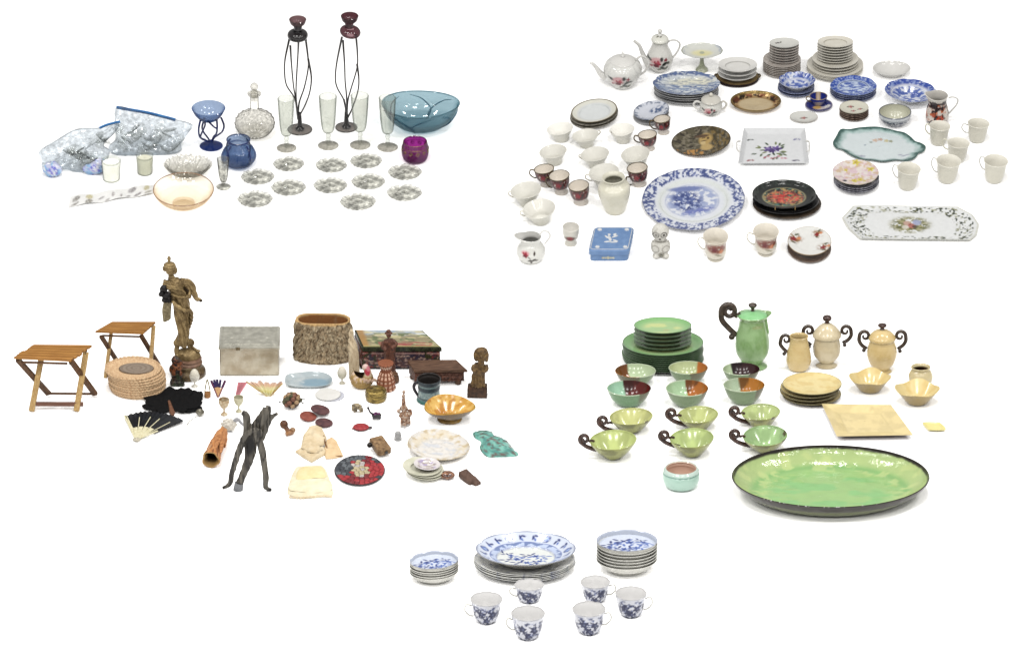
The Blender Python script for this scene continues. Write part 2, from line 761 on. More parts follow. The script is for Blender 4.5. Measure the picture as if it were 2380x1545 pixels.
# ------------------------------------------------------------------ shared materials
M = {}
M['print'] = mat_print('printed_glaze', 0.16)
M['print_matte'] = mat_print('painted_matte', 0.55, bmp=0.5, bscale=0.25)
M['print_soft'] = mat_print('painted_satin', 0.34)
M['porcelain'] = mat_plain('white_porcelain', (240, 239, 235), (232, 231, 226), 0.15)
M['cream'] = mat_plain('cream_glaze', (238, 234, 222), (231, 226, 212), 0.17)
M['ivory'] = mat_plain('ivory_matte_glaze', (240, 237, 220), (231, 228, 208), 0.24)
M['offwhite'] = mat_plain('offwhite_glaze', (225, 222, 212), (212, 208, 198), 0.2)
M['greyedge'] = mat_plain('grey_glaze', (190, 190, 190), (165, 166, 168), 0.22)
M['gold'] = mat_plain('gilding', (176, 150, 96), (140, 115, 70), 0.25, 0.7)
M['darkgold'] = mat_plain('dull_gilding', (120, 104, 74), (90, 76, 52), 0.3, 0.5)
M['black'] = mat_plain('black_glaze', (26, 24, 26), (16, 15, 17), 0.18)
M['browngl'] = mat_plain('brown_glaze', (66, 44, 38), (36, 24, 22), 0.2, vscale=0.2, bmp=0.4)
M['wax'] = mat_plain('candle_wax', (262, 262, 240), (250, 250, 226), 0.5)
M['waxw'] = mat_plain('white_wax', (330, 330, 322), (320, 320, 312), 0.5)


# ================================================================== ARRANGEMENT A: glass
GA = 'A'
M['clear'] = mat_glass('clear_glass', (246, 247, 244), (176, 180, 174), 0.06)
M['cut'] = mat_glass('cut_glass', (244, 243, 239), (80, 78, 74), 0.06, diff=(225, 223, 218), mott=(.17, .76, 1.06))
M['coaster'] = mat_glass('pressed_glass', (249, 249, 246), (60, 60, 58), 0.06, diff=(235, 235, 230), mott=(.075, .66, 1.12))
M['smoke'] = mat_glass('smoky_glass', (215, 211, 208), (80, 74, 76), 0.08)
M['mauve'] = mat_glass('mauve_glass', (176, 154, 156), (100, 80, 84), 0.25, diff=(140, 114, 116))
M['plum'] = mat_glass('plum_glass', (158, 124, 130), (82, 56, 64), 0.3, diff=(104, 72, 78))
M['blackglass'] = mat_plain('black_glass', (44, 40, 42), (24, 22, 24), 0.08)
M['blueglass'] = mat_glass('cobalt_glass', (202, 213, 228), (96, 116, 162), 0.16, diff=(100, 132, 186))
M['blueline'] = mat_plain('dark_cobalt_glass', (44, 58, 118), (24, 32, 84), 0.08)
M['blueline2'] = mat_glass('deep_blue_glass', (124, 150, 206), (56, 78, 142), 0.3, diff=(64, 92, 160))
M['teal'] = mat_glass('teal_glass', (204, 220, 226), (110, 154, 166), 0.14, diff=(130, 180, 190))
M['tealline'] = mat_glass('deep_teal_glass', (136, 172, 190), (70, 116, 144), 0.3, diff=(84, 134, 160))
M['purple'] = mat_glass('purple_glass', (206, 120, 196), (74, 24, 74), 0.2, diff=(160, 56, 146))
M['amber'] = mat_glass('amber_glass', (254, 251, 245), (236, 218, 192), 0.06, diff=(246, 236, 214))
M['amberrim'] = mat_plain('amber_rim', (176, 136, 104), (146, 104, 76), 0.15)
M['plastic'] = mat_glass('plastic_film', (242, 246, 249), (104, 112, 118), 0.08, rough=0.1, diff=(222, 228, 236), mott=(.1, .72, 1.06))
M['bagged'] = mat_glass('bagged_glass', (253, 253, 252), (206, 208, 206), 0.04)
M['zip'] = mat_plain('blue_plastic', (70, 142, 206), (40, 108, 176), 0.3)
M['bubble'] = mat_plain('iridescent_wrap', (205, 214, 246), (120, 116, 206), 0.2, vscale=0.11, bmp=1.5, bscale=0.2)


def candlestick(cx, by, q, label, ringmat, cupmat, cup, neck, ring, rods, stem_top, basew, tilt=0):
    t = thing('candlestick', label, 'candlestick', cx, by, GA, 'tall openwork glass candlesticks')
    def zof(py): return (by - py) / cosE(GA)
    x0 = cup[0] - cx
    hw = cup[1]
    z0, z1 = zof(cup[3]), zof(cup[2])
    m = MB()
    pr, ri = shell(cr([(hw * .42, z0), (hw * .8, z0 + (z1 - z0) * .25), (hw, z1)], 5), 2.0)
    m.lathe(pr, 32, cen=(x0, 0, 0), rim=ri)
    part('candle_cup', m, cupmat, t)
    m = MB()
    m.lathe(cr([(.01, zof(neck[1]) - 2), (9, zof(neck[1])), (9.5, zof(neck[1]) * .6 + zof(neck[0]) * .4), (11, zof(neck[0]))], 4), 24, cen=(x0 * .9, 0, 0))
    part('neck', m, ringmat, t)
    m = MB()
    rz = zof(ring[1]); rh = ring[2] / cosE(GA) / 2
    pr = [(9, rz + rh * .7)] + [(ring[0] - rh + rh * math.sin(a), rz + rh * math.cos(a)) for a in np.linspace(0, math.pi, 9)] + [(8, rz - rh * .8)]
    m.lathe(pr[::-1], 40, cen=(ring[3] - cx, 0, 0), mod=lambda TH, R, Z, i: (R, Z + tilt * R * np.cos(TH)))
    part('collar', m, ringmat, t)
    for pts in rods:
        m = MB()
        P = cr([q(*p) for p in pts], 8)
        m.tube(P, [2.6, 1.7, 1.6, 1.8, 2.4], 8)
        part('rod', m, M['blackglass'], t)
    m = MB()
    m.lathe(cr([(.01, 3), (11, 3.5), (7, 9), (5.5, 16), (3.5, zof(stem_top))], 5) + [(.01, zof(stem_top) + 1)], 20)
    part('stem', m, M['blackglass'], t)
    m = MB()
    pr, ri = shell(cr([(basew * .9, 0), (basew, 1.2)], 2), 1.2)
    m.lathe([(.01, 0), (basew * .94, 0), (basew, 1.6), (basew * .8, 3.4), (basew * .4, 5), (.01, 6)], 44)
    part('base', m, M['smoke'], t)
    m = MB()
    m.tube([(basew * math.cos(a), basew * math.sin(a), 1.4) for a in np.linspace(0, 2 * math.pi, 44, endpoint=False)], 0.9, 6, closed=True)
    part('base_rim', m, M['blackglass'], t)
    return t


q = img(697, 302, GA)
candlestick(697, 302, q, 'tall openwork candlestick with a black collar under its mauve cup', M['blackglass'], M['mauve'],
            (695, 20, 48, 61), (60, 72), (24, 84, 20, 694.5),
            [[(675, 93, 2), (665, 140, -14), (663.6, 171, -16), (668, 200, -12), (686, 230, -4), (692, 268, 0)],
             [(677, 108, 8), (679, 150, 14), (683, 200, 14), (688, 232, 8), (693, 278, 1)],
             [(697, 95, -18), (695, 130, -20), (690, 200, -16), (690, 240, -6), (694, 278, -1)],
             [(713, 93, 4), (718, 140, 8), (717, 165, 8), (708, 205, 8), (696, 240, 4), (693, 275, 1)],
             [(718, 138, 8), (725, 180, 0), (721, 215, -4), (710, 245, -6), (698, 268, -2), (695, 284, 0)]], 262, 28)
q = img(805, 297, GA)
candlestick(805, 297, q, 'tall openwork candlestick with a plum cup and tilted plum collar', M['plum'], M['plum'],
            (815, 20.5, 40, 54), (52, 66), (24, 76, 19, 816), 
            [[(797, 88, -6), (785, 145, -16), (781, 182, -16), (785, 205, -14), (801, 236, -6), (805, 268, 0)],
             [(799, 96, 4), (802, 150, 12), (803, 190, 12), (806, 225, 8), (807, 268, 2)],
             [(829, 83, 6), (832, 126, 14), (830.5, 160, 14), (815, 212, 8), (809, 235, 3), (806, 266, 0)],
             [(831, 150, 10), (835, 185, 2), (832, 215, -2), (818, 255, -4), (807, 276, 0)],
             [(800, 232, -4), (803, 250, -6), (808, 275, -2), (809, 285, 0)]], 255, 25, tilt=-0.12)


def flute(cx, by, w, bw, rimy, cupbot, label):
    t = thing('flute_glass', label, 'flute glass', cx, by, GA, 'four clear ribbed flute glasses')
    ce = cosE(GA)
    H, hb = (by - rimy) / ce, (by - cupbot) / ce
    R = w / 2
    m = MB()
    pr, ri = shell(cr([(3, hb), (R * .55, hb + 4), (R * .72, hb + (H - hb) * .18), (R * .86, hb + (H - hb) * .5), (R, H)], 5), 1.3)
    m.lathe(pr, 40, rim=ri, mod=lambda TH, R_, Z, i: (R_ * (1 + .02 * np.cos(10 * TH) * (i < .5)), Z))
    part('bowl', m, M['clear'], t)
    m = MB()
    m.tube([(R * .97 * math.cos(a), R * .97 * math.sin(a), H) for a in np.linspace(0, 2 * math.pi, 36, endpoint=False)], .7, 5, closed=True)
    part('rim', m, M['clear'], t)
    m = MB()
    m.lathe(cr([(.01, 4), (5, 5), (3.4, hb * .35), (5.6, hb * .5), (3.6, hb * .62), (6.2, hb * .78), (4, hb * .95), (.01, hb + 1)], 4), 20)
    part('stem', m, M['clear'], t)
    m = MB()
    b = bw / 2
    m.lathe([(.01, 0), (b * .95, 0), (b, 1.2), (b * .8, 3.4), (b * .35, 6), (.01, 7)], 36)
    part('foot', m, M['cut'], t)
    return t


flute(666, 345, 39, 46, 230, 316, 'clear flute glass in front of the black collared candlestick')
flute(763, 339, 42, 48, 225, 309, 'clear flute glass standing between the two tall candlesticks')
flute(837, 338, 42, 48, 223, 306, 'clear flute glass overlapping the plum candlestick')
flute(901, 343, 40, 48, 228, 311, 'clear flute glass overlapping the edge of the teal bowl')

# decanter
t = thing('decanter', 'round cut glass decanter with a tall neck and ball stopper', 'decanter', 592.5, 312, GA)
m = MB()
def facet(TH, R, Z, i):
    k = np.abs(((TH * 14 / math.pi + Z * .14) % 2) - 1) + np.abs(((TH * 14 / math.pi - Z * .14) % 2) - 1)
    return R * (1 + .05 * (k - 1) * sm(12, 20, R) * sm(2, 8, Z)), Z + 1.6 * (k - 1) * sm(12, 20, R)
m.lathe(cr([(.01, 0), (24, 0), (38, 9), (46, 26), (42, 43), (28, 54), (13, 60), (10.5, 66), (10, 84), (10.5, 97), (15.5, 104), (16, 107), (13, 108), (9, 100)], 5), 56, mod=facet)
part('body', m, M['cut'], t, sharp=4)
m = MB()
m.lathe([(.01, 98), (8, 98), (8.6, 110), (5, 113), (4, 116)], 20)
m.ball((0, 0, 124), 9.5, seg=14)
part('stopper', m, M['cut'], t, sharp=20)
m = MB()
m.prism([(-7.4, -1), (7.4, -1), (7.4, 1), (-7.4, 1)], 0, 18)
m2 = MB().add(m.arr() + np.array((0, -10.2, 72)), m.f)
part('paper_label', m2, M['waxw'], t)

# blue openwork goblet
t = thing('openwork_goblet', 'cobalt blue goblet whose bowl rides on looping glass strands', 'goblet', 491, 340, GA)
q = img(491, 340, GA)
H = (340 - 252) / cosE(GA)
zb = (340 - 277) / cosE(GA)
m = MB()
pr, ri = shell(cr([(9, zb - 4), (20, zb), (32, zb + 13), (39.5, H)], 6), 1.6)
m.lathe(pr, 48, cen=(-5, 0, 0), rim=ri)
part('bowl', m, M['blueglass'], t)
for pts in ([(468, 276, -6), (463, 300, -14), (465, 318, -12), (474, 325, -6), (488, 330, 0)],
            [(475, 279, -12), (478, 292, -20), (467, 318, -14), (478, 326, -6)],
            [(505, 278, -10), (506, 295, -14), (504, 310, -10), (497, 318, -6), (492, 331, 0)],
            [(515, 274, 2), (521, 292, 6), (517, 306, 4), (506, 315, 0), (497, 322, -2), (492, 333, 0)],
            [(484, 281, -16), (498, 295, -18), (505, 301, -12), (502, 318, -8)], [(476, 275, 14), (470, 300, 18), (484, 322, 8), (490, 332, 2)]):
    m = MB()
    m.tube(cr([q(*p) for p in pts], 7), [2.6, 2.2, 2.0, 2.4], 8)
    part('strand', m, M['blueline'], t)
m = MB()
m.lathe([(.01, 0), (25, 0), (27, 1.4), (20, 3), (8, 5), (5, 10), (3.5, 16), (.01, 17)], 40)
part('foot', m, M['blueline2'], t)

# squat lobed blue vase
t = thing('lobed_vase', 'squat blue glass vase with bulging lobes, behind the small cordial glass', 'vase', 555, 383, GA)
m = MB()
def lobes(TH, R, Z, i):
    w = sm(4, 14, Z) * (1 - sm(44, 56, Z))
    return R * (1 + .13 * w * (np.abs(np.sin(2 * TH + .9)) - .4)), Z
pr, ri = shell(cr([(20, 0), (34, 8), (39, 24), (33, 42), (25, 53), (24, 60), (27, 66)], 6), 1.8)
m.lathe(pr, 56, rim=ri, mod=lobes)
part('body', m, M['blueglass'], t)
for a in (-2.3, -.75, .82, 2.4):
    m = MB()
    m.tube(cr([(26 * math.cos(a), 26 * math.sin(a), 58), (36 * math.cos(a), 36 * math.sin(a), 44), (38 * math.cos(a), 38 * math.sin(a), 24), (30 * math.cos(a), 30 * math.sin(a), 6)], 6), [1.8, 2.2, 1.8], 8)
    part('trail', m, M['blueline'], t)
m = MB()
m.tube([(27 * math.cos(a), 27 * math.sin(a), 66) for a in np.linspace(0, 2 * math.pi, 40, endpoint=False)], 1.3, 6, closed=True)
part('rim', m, M['blueline'], t)

# cordial glass
t = thing('cordial_glass', 'small clear cordial glass beside the squat blue vase', 'cordial glass', 519.6, 435, GA)
m = MB()
H = (435 - 369) / cosE(GA)
pr, ri = shell(cr([(3, 14), (8, 18), (11, 34), (12.5, 55), (14.6, H)], 5), 1.3)
m.lathe(pr, 12, rim=ri)
part('bowl', m, M['coaster'], t, sharp=15)
m = MB(); m.lathe([(.01, 3), (4, 4), (3, 9), (5.5, 12), (.01, 16)], 14); part('stem', m, M['coaster'], t)
m = MB(); m.lathe([(.01, 0), (16, 0), (17, 1.4), (9, 4), (.01, 5)], 24); part('foot', m, M['coaster'], t)

# teal bowl
t = thing('glass_bowl', 'large teal glass bowl with darker trails', 'glass bowl', 978, 300, GA)
m = MB()
H = (300 - 242) / cosE(GA)
YS = .76
pr, ri = shell(cr([(30, 0), (54, 12), (76, 34), (84, 50), (90, H)], 8), 2.2)
m.lathe(pr, 72, rim=ri, ysc=YS, mod=lambda TH, R, Z, i: (R * (1 + .012 * np.cos(5 * TH + 1) * sm(40, 90, R)), Z + 2.5 * sm(60, 90, R) * np.cos(2 * TH + .6)))
part('body', m, M['teal'], t)
for k in range(4):
    a0 = k * 1.571 - 1.9
    m = MB()
    P = []
    for a, r, z in ((-.62, 87, 57), (-.3, 83, 46), (0, 70, 26), (.05, 46, 7), (0, 70, 26), (.3, 83, 46), (.62, 87, 57)):
        P.append(((r + 1.2) * math.cos(a0 + a), (r + 1.2) * YS * math.sin(a0 + a), z))
    m.tube(cr(P[:4], 7), [.6, 1.3, 1.7, 1.4], 8)
    m.tube(cr(P[3:], 7), [1.4, 1.7, 1.3, .6], 8)
    part('trail', m, M['tealline'], t)
m = MB()
m.tube([(90 * math.cos(a), 90 * YS * math.sin(a), H + 2.5 * math.cos(2 * a + .6)) for a in np.linspace(0, 2 * math.pi, 64, endpoint=False)], 1.5, 6, closed=True)
part('rim', m, M['teal'], t)

# purple votive
t = thing('votive_cup', 'purple glass votive cup with a gold scroll band', 'votive cup', 965, 372, GA)
H = (372 - 329) / cosE(GA)
m = MB()
pr, ri = shell(cr([(20, 0), (28, 6), (31.5, 20), (31, 32), (28, H)], 6), 1.8)
m.lathe(pr, 48, rim=ri)
part('body', m, M['purple'], t)
for k in range(12):
    a = k * math.pi / 6 + .2
    c = np.array((32.1 * math.cos(a), 32.1 * math.sin(a), 29))
    tx = np.array((-math.sin(a), math.cos(a), 0))
    m = MB()
    m.tube(cr([c + tx * (4.6 * math.cos(b) * (1 - b / 14)) + np.array((0, 0, 5 * math.sin(b) * (1 - b / 14))) - np.array((math.cos(a), math.sin(a), 0)) * .6 for b in np.linspace(0, 8.5, 12)], 2), .7, 5)
    part('scroll', m, M['gold'], t)
m = MB()
for z, r in ((37.5, 30), (H, 27.6)):
    m.tube([(r * math.cos(a), r * math.sin(a), z) for a in np.linspace(0, 2 * math.pi, 40, endpoint=False)], .6, 5, closed=True)
part('gilt_line', m, M['gold'], t)

# pressed glass coasters
def coaster_mesh():
    m = MB()
    def md(TH, R, Z, i):
        w = sm(16, 30, R)
        return R * (1 + .028 * np.cos(10 * TH) * w + .05 * np.cos(TH) ** 8 * w), Z + (1.0 * np.cos(20 * TH) * w) * (Z > 2)
    prof = [(.01, 0), (30, 0), (36, 2.4), (37.5, 5), (35, 6.4), (31, 5), (27, 3.4), (23, 4.6), (19, 3), (14, 4.8), (9, 3), (4, 4.4), (.01, 4)]
    m.lathe(prof, 40, mod=md, ysc=1.0)
    V = m.v[0]
    V[:, 2] += (RNG.random(len(V)) - .5) * 1.7 * (V[:, 2] > 2.6)
    return mesh(m, 'coaster', M['coaster'], 2)
CM = coaster_mesh()
for (x, y, w, lb) in ((671, 384, 69, 'below the flute glass nearest the decanter'), (770, 387, 70, 'back row of coasters, middle one'),
                      (851, 377, 71, 'farthest back, below the flute beside the plum candlestick'), (599, 414, 74, 'closest to the squat blue vase'),
                      (671, 439, 77, 'second row, between the blue vase side and the centre'), (768, 434, 75, 'in the centre of the coaster rows'),
                      (856, 425, 75, 'second row, below the farthest back coaster'), (941, 403, 75, 'tinged pink, directly in front of the purple votive'),
                      (593, 466, 78, 'front row, nearest the cordial glass'), (832, 472, 80, 'front row, lowest of all'), (940, 451, 78, 'front row end, below the pink tinged one')):
    o = part('glass_coaster', CM, None)
    tag(o, 'oval pressed glass coaster, ' + lb, 'coaster', 'pressed glass coasters')
    seat(o, x, y, GA, rz=(x * 7) % 22 - 8)
    o.scale = tuple(v * w / 75.0 for v in o.scale)

# ribbed crystal dish
m = MB()
def rib(TH, R, Z, i):
    w = sm(14, 36, R)
    return R * (1 + .05 * np.cos(30 * TH) * w), Z + 1.6 * np.cos(30 * TH) * w * (i > .5)
pr, ri = shell(cr([(26, 0), (40, 8), (50, 20), (55, 25)], 5), 2.4)
m.lathe(pr, 150, rim=ri, mod=rib, ysc=.86)
solid('ribbed_dish', 'round crystal dish with deep radiating ribs', 'crystal dish', 437, 404, GA, m, M['cut'])

# amber bowl
t = thing('amber_bowl', 'iridescent amber glass bowl overlapping the ribbed crystal dish', 'glass bowl', 427, 476, GA)
m = MB()
H = 40
pr, ri = shell(cr([(26, 7), (44, 11), (61, 24), (68, 34), (71, H)], 7), 2.2)
m.lathe(pr, 60, rim=ri, ysc=1.18)
part('body', m, M['amber'], t)
m = MB()
m.tube([(70 * math.cos(a), 70 * 1.18 * math.sin(a), H + .6) for a in np.linspace(0, 2 * math.pi, 60, endpoint=False)], 1.1, 6, closed=True)
part('rim', m, M['amberrim'], t)
m = MB(); m.lathe([(.01, 2), (20, 2), (23, 0), (26, 0), (25, 8), (.01, 9)], 40); part('foot', m, M['amber'], t)

# candles in glasses
for (cx, by, w, h, wm, lb) in ((259, 417, 46, 51, M['waxw'], 'plain white candle filling a clear tumbler beside the printed paper strip'),
                               (337, 402, 41, 45, M['wax'], 'pale cream candle in a tumbler under the zip bag')):
    t = thing('candle_tumbler', lb, 'candle', cx, by, GA)
    m = MB(); R = w / 2
    pr, ri = shell([(R * .8, 0), (R * .84, 1), (R, h)], 1.2)
    m.lathe(pr, 36, rim=ri); part('glass', m, M['clear'], t)
    m = MB(); hh = h * .86
    m.lathe([(.01, 2), (R * .74, 2), (R * .77, 4), (R * .9, hh - 1), (R * .87, hh), (.01, hh - 1)], 32); part('wax', m, wm, t)
    m = MB(); m.tube([(0, 0, hh - 1), (.4, 0, hh + 4)], .5, 6); part('wick', m, M['offwhite'], t)

# printed paper strip: curled, standing edge on to the surface
def strip_paint(x, y, z, s=None):
    n = len(x)
    c = full(n, (262, 262, 260))
    for (u, v, ru, rv, col) in ((-80, 13, 9, 4, (150, 146, 140)), (-82, 3, 9, 2, (168, 164, 160)), (-50, 14, 8, 5, (212, 202, 150)), (-50, 2, 9, 4, (166, 162, 152)),
                                (-22, 9, 7, 2, (190, 186, 186)), (-8, 1, 6, 2, (196, 192, 190)), (5, 10, 4, 4, (196, 190, 190)), (24, 5, 3, 3, (176, 170, 170)),
                                (48, 15, 10, 4, (156, 150, 152)), (40, 2, 6, 2, (180, 176, 178)), (62, 3, 9, 2, (172, 166, 168)), (82, 14, 7, 5, (216, 208, 170)), (86, 3, 9, 2, (196, 192, 180))):
        m = ell(x, z, u, v, ru, rv * 1.3, .2) * (.45 + .55 * (vn(x * .9, z * .9, 3) > .42))
        c = over(c, col, m)
    return c
mb = MB()
n = 170
xs = np.linspace(-97, 97, n)
zs = np.linspace(0, 24, 16)
def strip(off):
    G = np.zeros((n, 16, 3))
    for i, x in enumerate(xs):
        for j, z in enumerate(zs):
            G[i, j] = (x + z * .1, 4 + x * .33 + 1.5 * math.sin(x * .07) + z * 2.1, 3 + off + 2.2 * math.sin(x * .09 + z * .1))
    return G
G1 = strip(0)
mb.grid(G1, col=strip_paint(G1[..., 0].ravel(), 0, np.repeat(zs[None, :], n, 0).ravel() - 2))
G2 = strip(-.6)
mb.grid(G2[:, ::-1], col=np.tile(C(262, 262, 260), (n * 16, 1)))
solid('paper_strip', 'long white paper strip with small faded printed marks', 'paper strip', 257, 470, GA, mb, M['print_matte'])


# zip bags
def bag(name, label, px, py, poly, lean, bulge, seed, zipq, zipw):
    t = thing(name, label, 'zip bag', px, py, GA, 'clear zip bags of glassware')
    se, ce = sinE(GA), cosE(GA)
    def fm(x, y, h):
        Y = (py - y) * lean - h
        return (x - px, Y, max((py - y - Y * se) / ce, .2))
    m = MB()
    out = cr([np.array(p, float) for p in poly], 4, closed=True)
    bf = lambda x, y, k: bulge * np.sqrt(np.clip(1 - k ** 3, 0, 1)) * (.55 + .9 * fbm(x * .035, y * .05, seed)) + 26 * (1 - k ** 4) * np.abs(fbm(x * .05, y * .11, seed + 4) - .5) + 5 * (RNG.random(len(x)) - .5) * (k < .97)
    bb = lambda x, y, k: -bulge * .8 * np.sqrt(np.clip(1 - k ** 3, 0, 1)) * (.5 + .8 * fbm(x * .04, y * .04, seed + 8))
    m.pillow(out, fm, bf, bb, rings=16)
    part('film', m, M['plastic'], t, sharp=7)
    if zipq:
        m = MB()
        P = cr([np.array(fm(x, y, 1.2)) for x, y in zipq], 5)
        m.tube(P, zipw, 8, flat_=.45)
        part('zip_strip', m, M['zip'], t)
    return t, fm

t1, fm1 = bag('zip_bag', 'large clear zip bag of glassware with a long blue seal', 345, 358,
        [(271, 247), (310, 254), (360, 266), (409, 277), (448, 290), (436, 312), (422, 334), (421, 351), (392, 362), (359, 364), (310, 365), (268, 364), (252, 342), (268, 324), (267, 300), (266, 274)],
        .45, 15, 3, [(271, 250), (300, 255), (345, 263), (385, 273), (408, 279)], 4.2)
t2, fm2 = bag('zip_bag', 'slumped clear zip bag with a purple wrapped bundle at its lower corner', 175, 398,
        [(91, 352), (130, 326), (177, 300), (228, 297), (262, 287), (280, 284), (268, 308), (241, 336), (255, 349), (250, 372), (237, 397), (200, 403), (177, 404), (156, 394), (125, 396), (98, 388), (98, 374)],
        .5, 14, 9, [(231, 298), (250, 290), (279, 283)], 3.2)
# glassware lying in the bags
def lumps(name, label, cat, px, py, items, matr):
    t = thing(name, label, cat, px, py, GA)
    m = MB()
    for (x, y, r, s) in items:
        fm = fm1 if px > 300 else fm2
        p = np.array(fm(x, y, 0)) + np.array((((345 if px > 300 else 175) - px), 0, 0))
        m.lathe([(.01, 0), (r * .7, 0), (r, 4), (r * .9, 5), (r * .6, 2), (.01, 2)], 18, cen=tuple(p), mod=lambda TH, R, Z, i: (R * (1 + .06 * np.cos(9 * TH)), Z + R * np.sin(TH + s) * .8))
    part('pieces', m, matr, t, sharp=40)
    return t
lumps('glassware_bundle', 'small pressed glass pieces packed inside the large upright zip bag', 'glassware', 345, 358, [(278 + (i * 37) % 140, 300 + (i * 23) % 52, 11 + (i * 7) % 9, i * 1.3) for i in range(20)], M['bagged'])
lumps('glassware_bundle', 'small pressed glass pieces packed inside the slumped zip bag', 'glassware', 175, 398, [(118 + (i * 37) % 124, 322 + (i * 19) % 62, 10 + (i * 7) % 9, i * 1.7) for i in range(32) if (i * 19) % 62 > 50 - ((i * 37) % 124) * .5], M['bagged'])
def irid(x, y, z):
    k = fbm(x * .16, z * .16 + y * .1, 5)
    c = full(len(x), (216, 220, 246))
    c = over(c, (110, 106, 214), sm(.5, .62, k))
    c = over(c, (150, 205, 245), sm(.55, .66, fbm(x * .12 + 7, z * .15, 8)), .8)
    return over(c, (255, 255, 255), sm(.62, .7, fbm(x * .2 + 3, z * .2, 12)))
m = MB(); m.ball((0, 0, 17), 23, 16, 18, 28, col=irid, nz=.5, seed=4)
solid('wrapped_bundle', 'round bundle in sparkling purple and blue wrap at the bag corner', 'wrapped bundle', 122, 409, GA, m, M['print'])
m = MB(); m.ball((0, 0, 13), 22, 12, 13, 24, col=irid, nz=.8, seed=9); m.ball((14, 6, 24), 15, 10, 12, 20, col=irid, nz=.8, seed=5)
solid('wrapped_bundle', 'lumpy blue sparkling wrap beside the plain white candle', 'wrapped bundle', 218, 404, GA, m, M['print'])

# ================================================================== ARRANGEMENT B: painted china
GB = 'B'


def plate_mb(R, H, br, t=1.3, seg=56, step=None, mod=None, paint=None, ysc=1.0, flange=.68, deep=.5, floor=None):
    m = MB()
    pr, ri = shell([(br, 0), (br * 1.05, H * .22), (R * flange, H * deep), (R * (flange + .12), H * (deep + .14)), (R * .97, H * .96), (R, H)], t, step, floor)
    m.lathe(pr, seg, rim=ri, mod=mod, paint=paint, ysc=ysc)
    return m


def stack(name, cat, lab, g, cx, top_y, bot, R, br, n, h, matr, group, top=None, topmat=None, mod=None, lift0=0.0, by=None, ysc=1.0, jit=.6, roll=0, flange=.68, deep=.5, rest=True):
    """n plates one on another; returns base y and the lift of the top rim"""
    se, ce = sinE(g), cosE(g)
    if by is None:
        by = bot - br * se * ysc
    tot = (by - top_y) / ce - lift0
    sp = (tot - h) / max(n - 1, 1)
    me = mesh(plate_mb(R, h, br, mod=mod, ysc=ysc, flange=flange, deep=deep), name, matr)
    for i in range(n):
        fromtop = n - i
        if i == n - 1 and top is not None:
            o = part(name, top, topmat or M['print'])
        else:
            o = part(name, me, None)
        if n == 1:
            lb = lab.replace('{o} ', '').replace('{o}', '')
        elif fromtop == n:
            lb = lab.format(o='lowest')
        else:
            lb = lab.format(o=ORD[fromtop])
        tag(o, lb, cat, group if n > 1 else None)
        jx, jy = ((RNG.random(2) - .5) * 2 * jit) if i < n - 1 else (0, 0)
        seat(o, cx + jx, by + jy * .5, g, rz=0 if i == n - 1 else float(RNG.random() * 360 if mod is not None and ysc == 1 else 0), lift=lift0 + sp * i, roll=roll)
    return by, lift0 + tot


def willow(R, seed, rimw=.72, base=(236, 240, 248), blue=(58, 84, 172), ysc=1.0, dens=.5, centre=True, pale=(140, 160, 214)):
    def f(x, y, z, th, inn):
        r = np.hypot(x, y / ysc) / R
        c = full(len(x), base)
        n1 = fbm(x * .26 + seed, y * .26, seed, 3)
        n2 = fbm(x * .13 + seed * 3, y * .26, seed + 5, 4)
        band = sm(rimw - .02, rimw + .03, r)
        c = over(c, pale, sm(dens - .08, dens + .02, n1) * band)
        c = over(c, blue, sm(dens, dens + .06, fbm(x * .3, y * .3, seed + 9, 2)) * band)
        if centre:
            w = 1 - sm(rimw - .14, rimw - .05, r)
            c = over(c, pale, sm(.40, .5, n2) * w)
            c = over(c, blue, sm(.5, .56, n2) * w * (.5 + .5 * vn(x * .5, y * .6, seed + 2)))
        c = over(c, blue, np.exp(-((r - rimw + .03) / .02) ** 2), .5)
        out = (inn < .5)
        c[out] = C(*base) * .95
        return c
    return f


def rose_spray(u, v, s=1.0, n=None):
    """a red rose with dark leaves; list of (colour, mask)"""
    R_ = [((226, 180, 182), ell(u, v, -6 * s, 7 * s, 11 * s, 6 * s, .2)), ((160, 38, 58), ros(u, v, -4 * s, 1 * s, 7.5 * s, 5)), ((104, 18, 38), ell(u, v, -6 * s, -2 * s, 4.6 * s, 3.6 * s)), ((196, 84, 100), ell(u, v, -2 * s, 4 * s, 3 * s, 2 * s)), ((140, 34, 54), ros(u, v, 11 * s, 8 * s, 4 * s, 5))]
    for (a, b, p, w, r, c) in ((9, 1, 5.5, 3, .6, (44, 50, 46)), (6, -7, 6, 3, -.7, (38, 48, 42)), (12, -9, 5, 2.6, .9, (84, 90, 72)), (-18, 8, 4.6, 2.4, -.4, (46, 58, 50)), (4, 10, 3, 4, 0, (52, 56, 54)), (15, 2, 4, 2.4, -.5, (56, 60, 52)), (0, -10, 4, 2.2, .3, (96, 100, 84)), (-14, -3, 4, 2.2, .5, (190, 120, 126))):
        R_.append((c, ell(u, v, a * s, b * s, p * s, w * s, r)))
    return R_


def front_paint(base, sprays, inside=None, seed=0):
    """decoration on the side of a turned pot that faces the front (-y): list of (u0, v0, scale, fn)"""
    def f(x, y, z, th, inn):
        c = full(len(x), base)
        c = over(c, tuple(max(0, b - 12) for b in base), sm(.5, .7, fbm(x * .05, z * .05, seed + 31)))
        fr = (y < 2) & (inn < .5)
        for (u0, v0, s, fn) in sprays:
            for col, m in fn(x - u0, z - v0, s):
                c = over(c, col, m * fr)
        if inside is not None:
            c[inn > .5] = C(*inside)
        return c
    return f


def pot_handle(t, pts, r, matr, flat_=1.0):
    m = MB()
    m.tube(cr(pts, 8), r, 8, flat_=flat_)
    part('handle', m, matr, t)


